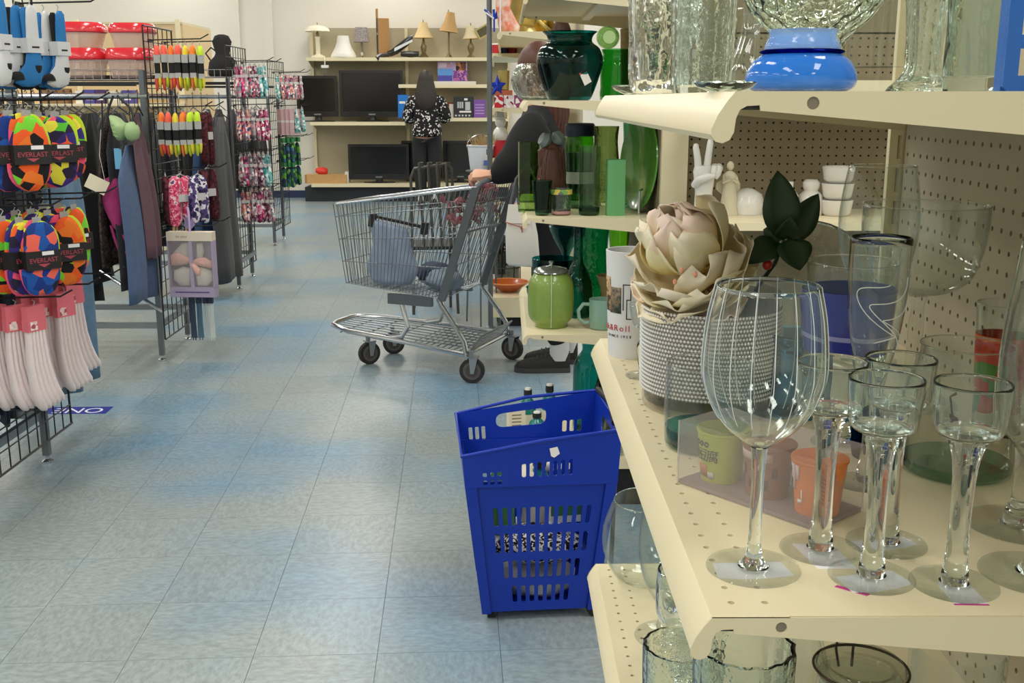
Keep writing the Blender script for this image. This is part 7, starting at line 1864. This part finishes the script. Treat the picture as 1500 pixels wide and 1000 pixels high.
# three table lamps on the right
BRS = mat('lamp_bronze', '#7a6c4c', .4, .5)
def lamp(label, px, h, rs, rt, hs, shade_m, tilt, base):
    t = far('table_lamp', label, 'lamp', px, 14.66, TZ)
    MB().lathe([(0, 0)]+base+[(0, base[-1][1])], 24).build('base', BRS, t, 50)
    o = MB().lathe([(rs, 0), (rs*.86, hs*.15), ((rs+rt)*.5*.82, hs*.55), (rt, hs), (rt*.97, hs), ((rs+rt)*.5*.79, hs*.55), (rs*.83, hs*.15), (rs*.97, 0), (rs, 0)], 32).build('shade', shade_m, t, 60, loc=(0, 0, h), rot=(0, R(tilt), 0))
    MB().tube([(rs*.98*math.cos(a), rs*.98*math.sin(a), .002) for a in [2*PI*i/32 for i in range(32)]], .004, 5, closed=True).build('shade_trim', mat('shade_edge', '#c9a76d', .7), o)
    MB().tube([(0, 0, base[-1][1]), (0, 0, h+hs+.01)], .006, 8).lathe([(0, h+hs), (.008, h+hs+.004), (.005, h+hs+.03), (0, h+hs+.04)], 10).build('stem', BRS, t)
    return t
SH_A = mat('shade_gold', '#d8bd8c', .75, sub=.15); SH_B = mat('shade_tan', '#b8935f', .75, sub=.15); SH_C = mat('shade_beige', '#d3c3a0', .75, sub=.15)
lamp('table lamp with a gold bell shade and footed bronze base, right of the vacuum', 621, .25, .135, .05, .20, SH_A, 0, [(.07, 0), (.06, .02), (.025, .06), (.035, .10), (.04, .14), (.02, .18), (.01, .25)])
lamp('tallest table lamp, its tan bell shade tilted, on the right of the top far shelf', 658, .33, .13, .05, .25, SH_B, 7, [(.05, 0), (.03, .03), (.014, .06), (.012, .30), (.018, .33)])
lamp('table lamp with a small beige shade and urn shaped base, rightmost on the far shelf', 690, .24, .115, .045, .17, SH_C, -4, [(.06, 0), (.045, .02), (.02, .05), (.045, .11), (.045, .15), (.018, .19), (.01, .24)])
t = far('picture_frame', 'tilted gold edged frame leaning at the right end of the top far shelf', 'picture frame', 708, 14.62, TZ, 0)
t.rotation_euler = (0, R(-28), 0); t.location.z += .33
plate([(-.09, -.07), (.09, -.07), (.09, .07), (-.09, .07)], [[(-.07, -.05), (.07, -.05), (.07, .05), (-.07, .05)]], .02, axes((0, 0, 0), (1, 0, 0), (0, 0, 1), (0, -1, 0))).build('frame', mat('gold_frame', '#b5a468', .4, .5), t, 0)
MB().box(-.07, .07, -.008, 0, -.05, .05).build('picture', mat('dark_olive', '#5a5338', .6), t, 0)
MB().box(-.012, .012, 0, .012, -.40, .06).build('support', mat('gold_frame', '#b5a468', .4, .5), t, 0)
# boxes
def boxt(name, label, pxa, pxb, pyt, z, Y, m_, depth=.2, rz=0, panels=()):
    a, b_ = at(pxa, pyt, Y), at(pxb, pyt, Y)
    t = thing(name, label, 'box', ((a.x+b_.x)/2, Y, z+.0008), rz); w_ = (b_.x-a.x)/2; h = a.z-z
    MB().box(-w_, w_, 0, depth, 0, h).build('carton_body', m_, t, 0)
    for (u0, u1, v0, v1, mm) in panels:
        MB().box(-w_+2*w_*u0, -w_+2*w_*u1, -.002, 0, h*v0, h*v1).build('printed_panel', mm, t, 0)
    return t
WHT = mat('ctn_white', '#dddad2', .6)
boxt('carton', 'flat white box lying under the purple toy box on the far shelf', 634, 697, 119, BZ['upr'], 14.6, WHT)
za = at(640, 119, 14.6).z
boxt('toy_box', 'lilac and blue toy box with a printed figure, upper right far shelf', 641, 684, 90.5, za, 14.62, mat('toy_lilac', '#b9a4cf', .5), .15, 0,
     ((.0, .52, .3, .64, mat('toy_blue', '#5a95d6', .5)), (.0, .5, 0, .3, mat('toy_indigo', '#4b4aa8', .5)), (.52, 1, 0, .55, ramp_mat('toy_purple', ['#8f4fa0', '#b56aa8', '#6f3f8c', '#c98bb0'], 'noise', 14, .5)), (.62, .96, .55, .98, ramp_mat('toy_figure', ['#7a4a36', '#a8694a', '#3b2620', '#c48a6a'], 'voronoi', 18, .5)), (.05, .5, .7, .95, ramp_mat('toy_title', ['#d9c3d6', '#c69ab5', '#b08fc9', '#dcb58c'], 'voronoi', 16, .5))))
boxt('carton', 'white and brown boxed goods at the right of the person in the floral blouse', 648, 664, 150, BZ['midr'], 14.6, WHT, .15, 0, ((.35, .62, .05, .9, mat('dk_red', '#6a2a24', .5)), (0, 1, .9, 1, mat('dk_red', '#6a2a24', .5))))
g_ = mat('print_silver', '#b9bdc2', .5)
boxt('appliance_box', 'dark printed appliance box with silver bottles on the far shelf', 664, 693, 141.5, BZ['midr'], 14.55, mat('appl_dark', '#26272e', .5), .2, 0,
     tuple((.2+.11*i, .28+.11*i, .45, .75, g_) for i in range(3))+((.6, .85, .35, .75, g_), (.3, .9, .24, .32, WHITE), (.55, .72, .82, .92, WHITE))+tuple((.08+.17*i, .17+.17*i, .06, .14, g_) for i in range(5)))
boxt('carton', 'purple boxed set at the right end of the far middle shelf', 694, 711, 146, BZ['midr'], 14.55, mat('ctn_purple', '#7a4fa0', .5), .2, 0, tuple((.1, .9, .2+.16*i, .27+.16*i, mat('ctn_lilac', '#a98cc9', .5)) for i in range(4)))
t = boxt('binder', 'bright blue folder box beside the large television on the far shelf', 583, 598, 139, BZ['midr'], 14.42, mat('binder_blue', '#1f78d0', .45), .12, R(8), ((.1, .7, .62, .72, WHITE),))
boxt('wooden_box', 'long tan wooden box lying at the left end of the bottom far shelf', 446, 507, 256, BZ['bot'], 14.40, mat('tan_wood', '#c49a63', .55, grain=.2, gscale=12), .2, R(-2), ((0, .05, 0, 1, mat('tan_wood_end', '#a87f4c', .6)),))
cloth_lump('red_bag', 'small red bag on top of the tan wooden box', 'bag', (at(471, 250, 14.5).x, 14.52, at(471, 256, 14.40).z+.001), (.085, .06, .05), mat('bag_red', '#d8382c', .6), 5, .25)
boxt('carton', 'slim white box standing between wooden box and television, bottom far shelf', 505, 510, 252, BZ['bot'], 14.45, WHT)

# ================================================================== RED WHITE AND BLUE GOODS
rs0, rs1, rs2, rs3 = RS
SL = mat('slipgold', '#b5a25e', .35, .6)
def rp(px, Y): return at(px, 100, Y).x
t = thing('gold_vase', 'large pale gold vase on the top shelf behind the teal vase', 'vase', (rp(766, 6.4), 6.42, rs0.z+.001))
MB().lathe(vessel([(.085, 0), (.088, .01), (.07, .03), (.06, .045), (.075, .06), (.10, .14), (.115, .26), (.12, .28)], .004, .01), 32).build('vessel', SL, t, 50)
t = thing('gold_bell', 'round gold ornament tilted on the top shelf right of the gold vase', 'ornament', (rp(795, 6.6), 6.62, rs0.z+.001))
MB().ball((0, 0, .07), (.07, .07, .07), 20, 12).build('ball', mat('gold', '#a8842e', .3, .8), t, 60)
MB().tube([(-.05, -.05, .11), (.0, -.07, .06), (.04, -.055, .03)], .012, 8).build('ribbon', SL, t)
t = thing('white_figure', 'pink and white draped stocking on the top shelf left of the gold vase', 'stocking', (rp(742, 6.15), 6.16, rs0.z+.001))
MB().loft([[(x+w_*math.cos(a), .03*math.sin(a), z) for a in [2*PI*k/16 for k in range(16)]] for z, x, w_ in ((0, .02, .05), (.03, .015, .06), (.07, .0, .05), (.13, -.02, .04), (.19, -.012, .045), (.21, -.01, .03))]).build('cloth', ramp_mat('coral_white', ['#efe6e0', '#e8c3b4', '#e07a5c', '#f2ebe6'], 'noise', 14, .8, constant=False), t, 180)
t = thing('flag_fan', 'red and white striped flag fan hanging at the top left of the party goods', 'flag', (rp(733, 6.12), 6.12, rs0.z+.19))
for i in range(7):
    x = -.05+.016*i
    MB().loft([[(x+z*.12, -.002, z), (x+.0155+z*.12, -.002, z), (x+.0155+z*.12, .002, z), (x+z*.12, .002, z)] for z in (-.0, .09)]).build('stripe', (mat('flag_red', '#b3222c', .7), mat('flag_white', '#ece6e2', .7))[i % 2], t, 0)
MB().tube([(0, 0, 0), (0, .01, -.189)], .004, 6).build('stick', WHITE, t)
t = thing('tinsel_star', 'blue tinsel star spray standing at the left end of the top shelf', 'decoration', (rp(724, 6.14), 6.16, rs0.z+.001))
rn = random.Random(4); BT = mat('tinsel_blue', '#2f49b8', .3, .5)
MB().tube([(0, 0, 0), (0, 0, .12)], .006, 6).build('stem', BT, t)
for i in range(12):
    a = rn.uniform(-1, 1)*1.4; l = rn.uniform(.05, .1)
    MB().tube([(0, 0, .07), (l*math.sin(a), rn.uniform(-.02, .02), .07+l*math.cos(a)*.9)], .006, 5).build('spike', BT if i % 4 else WHITE, t)
for i, (px, c_, nm) in enumerate(((722, '#b3202a', 'red'), (733, '#39489a', 'blue'), (745, '#a81f2a', 'crimson'), (757, '#c9c4bc', 'white'))):
    t = thing('party_tin', '%s party tin on the second shelf of party goods' % nm, 'tin', (rp(px+5, 7.98), 8.0, rs1.z+.001))
    MB().lathe([(0, 0), (.03, 0), (.031, .004), (.031, .062), (0, .062)], 20).build('can', mat('tin_'+nm, c_, .4), t)
    MB().lathe([(0, .062), (.032, .062), (.032, .072), (0, .073)], 20).build('lid', WHITE, t)
c2 = rs2
t = thing('blue_star_lamp', 'shiny blue star decoration at the left end of the third party shelf', 'decoration', (c2.x+.03, 6.36, c2.z+.001))
MB().lathe([(0, 0), (.03, 0), (.02, .02), (.012, .06), (0, .06)], 16).build('foot', CERAM, t)
MB().add([(.055*math.sin(PI*i/5)*(1 if i % 2 == 0 else .45), -.012, .12+.065*math.cos(PI*i/5)*(1 if i % 2 == 0 else .45)) for i in range(10)]+[(0, -.03, .12), (0, .01, .12)], [[i, (i+1) % 10, 10] for i in range(10)]+[[(i+1) % 10, i, 11] for i in range(10)]).build('star', mat('star_blue', '#1f3fc0', .2, .3), t, 0)
t = thing('gold_cup', 'straight gold cup among the red and white party goods', 'cup', (rp(738, 6.36), 6.38, c2.z+.10))
MB().lathe(vessel([(.026, 0), (.03, .004), (.033, .11)], .002, .004), 24).build('vessel', SL, t)
MB().box(-.05, .05, -.035, .035, -.099, -.0005).build('terracotta_block', mat('terracotta', '#b5603e', .7), t, 0)
for i, (pa, pb, c_, nm) in enumerate(((724, 737, '#c22a38', 'red'), (738, 752, '#d8c9d2', 'pale pink'), (753, 768, '#8a3f6a', 'plum'))):
    x0q, x1q = rp(pa, 6.32), rp(pb, 6.32)
    t = thing('party_pack', '%s bagged party goods at the front of the third party shelf' % nm, 'party goods', ((x0q+x1q)/2, 6.32, c2.z+.001))
    MB().box(-(x1q-x0q)/2, (x1q-x0q)/2, -.012, .012, 0, .07).build('bag', ramp_mat('pack_%d' % i, [c_, '#e9e4e2', c_, '#8a2230'], 'voronoi', 40, .5), t, 0)
t = thing('snowman_figure', 'white snowman ornament in a red and blue coat on the lowest party shelf', 'figurine', (rp(733, 6.42), 6.45, rs3.z+.001))
MB().lathe([(0, 0), (.05, 0), (.055, .03), (.05, .07), (.03, .1), (0, .1)], 20).build('coat', ramp_mat('coat', ['#a81f2a', '#2b3a80', '#a81f2a', '#1d1d40'], 'voronoi', 14, .7), t, 50)
MB().ball((0, 0, .135), (.045, .045, .048), 16, 10).ball((0, 0, .205), (.033, .033, .035), 16, 10).build('body', CERAM, t, 60)
MB().lathe([(0, .225), (.04, .225), (.04, .232), (.022, .235), (.02, .27), (0, .27)], 16).build('hat', mat('hat_white', '#dfe3e6', .6), t)
t = thing('white_pail', 'white pail with a wire handle filled with straw, beside the corner post', 'pail', (at(704, 225, 6.4).x, 6.42, at(704, 249, 6.4).z))
MB().lathe(vessel([(.06, 0), (.063, .005), (.078, .135), (.084, .14), (.084, .146)], .003, .004), 28).build('pail', mat('enamel_white', '#dfe2e8', .3), t)
MB().tube([(-.082, 0, .13)]+[(-.082*math.cos(a), 0, .13+.075*math.sin(a)) for a in [PI*i/12 for i in range(1, 12)]]+[(.082, 0, .13)], .003, 6).build('handle', CHROME, t)
rn = random.Random(8); m = MB()
for i in range(60):
    a = rn.random()*6.28; r = rn.random()*.07
    m.tube([(r*math.cos(a), r*math.sin(a), .1), (r*math.cos(a)*1.3+rn.uniform(-.03, .03), r*math.sin(a)*1.3, .15+rn.random()*.06)], .0022, 4)
tag(m.build('straw', mat('straw_fill', '#b89a68', .8), t), kind='stuff')
MB().box(.02, .06, -.0795, -.077, .03, .06).build('printed_panel', mat('blue_print', '#4a63b0', .6), t, 0)
ps_ = thing('plant_stand', 'thin dark metal stand holding the white pail behind the cart', 'stand', (t.location.x, 6.42, 0))
MB().lathe([(0, 0), (.09, 0), (.09, .008), (0, .01)], 24, c=(0, 0, t.location.z-.0105)).build('top_plate', GUNM, ps_)
for q in range(3):
    a = 2*PI*q/3+.5
    MB().tube([(.11*math.cos(a), .11*math.sin(a), 0), (.07*math.cos(a), .07*math.sin(a), t.location.z-.01)], .006, 6).build('leg', GUNM, ps_)
# goods low down behind the cart handle
zd = RDZ
t = thing('amber_bowl', 'shallow amber glass bowl on the low shelf behind the cart wheel', 'bowl', (at(745, 440, 6.5).x, 6.52, zd+.001))
MB().lathe(vessel([(.05, 0), (.06, .01), (.11, .045), (.125, .06)], .004, .006), 32).build('dish', mat('amber', '#b3541e', .25, coat=.4), t, 50)
MB().tube([(.123*math.cos(a), .123*math.sin(a), .06) for a in [2*PI*i/36 for i in range(36)]], .004, 6, closed=True).build('rim', mat('amber_light', '#d98a4a', .3), t)
t = thing('wire_lantern', 'dark wire and glass lantern behind the cart handle', 'lantern', (at(744, 400, 6.85).x, 6.86, zd+.001))
MB().lathe(vessel([(.07, 0), (.075, .01), (.075, .2), (.05, .26), (.045, .3)], .003, .006), 28).build('glass', thin('grey_glass', '#8f979a'), t, 50)
for q in range(6):
    a = 2*PI*q/6
    MB().tube([(.08*math.cos(a), .08*math.sin(a), 0), (.08*math.cos(a), .08*math.sin(a), .2), (.05*math.cos(a), .05*math.sin(a), .3)], .0035, 5).build('wire', BLACK, t)
MB().tube([(.08*math.cos(a), .08*math.sin(a), .1) for a in [2*PI*i/28 for i in range(28)]], .0035, 5, closed=True).build('wire_hoop', BLACK, t)
t = thing('flower_pot', 'cream flowers in a dark pot behind the white handbag', 'flowers', (at(729, 350, 7.2).x, 7.22, zd+.001))
MB().lathe(vessel([(.05, 0), (.065, .1), (.07, .2)], .004, .01), 20).build('pot', mat('pot_dark', '#3d403c', .6), t)
rn = random.Random(2)
for i in range(9):
    p = (rn.uniform(-.06, .06), rn.uniform(-.05, .05), .42+rn.uniform(-.05, .12))
    b_ = MB()
    for q in range(6): b_.ball((.012*math.cos(q*1.05), .012*math.sin(q*1.05), .002*q), (.014, .01, .006), 7, 4)
    b_.build('blossom', mat('blossom_cream', '#e3d6ae', .8), t, 60, loc=p)
    MB().tube([(0, 0, .19), (p[0]*.5, p[1]*.5, .3), p], .003, 5).build('stem', mat('stem_green', '#4a5a36', .7), t)
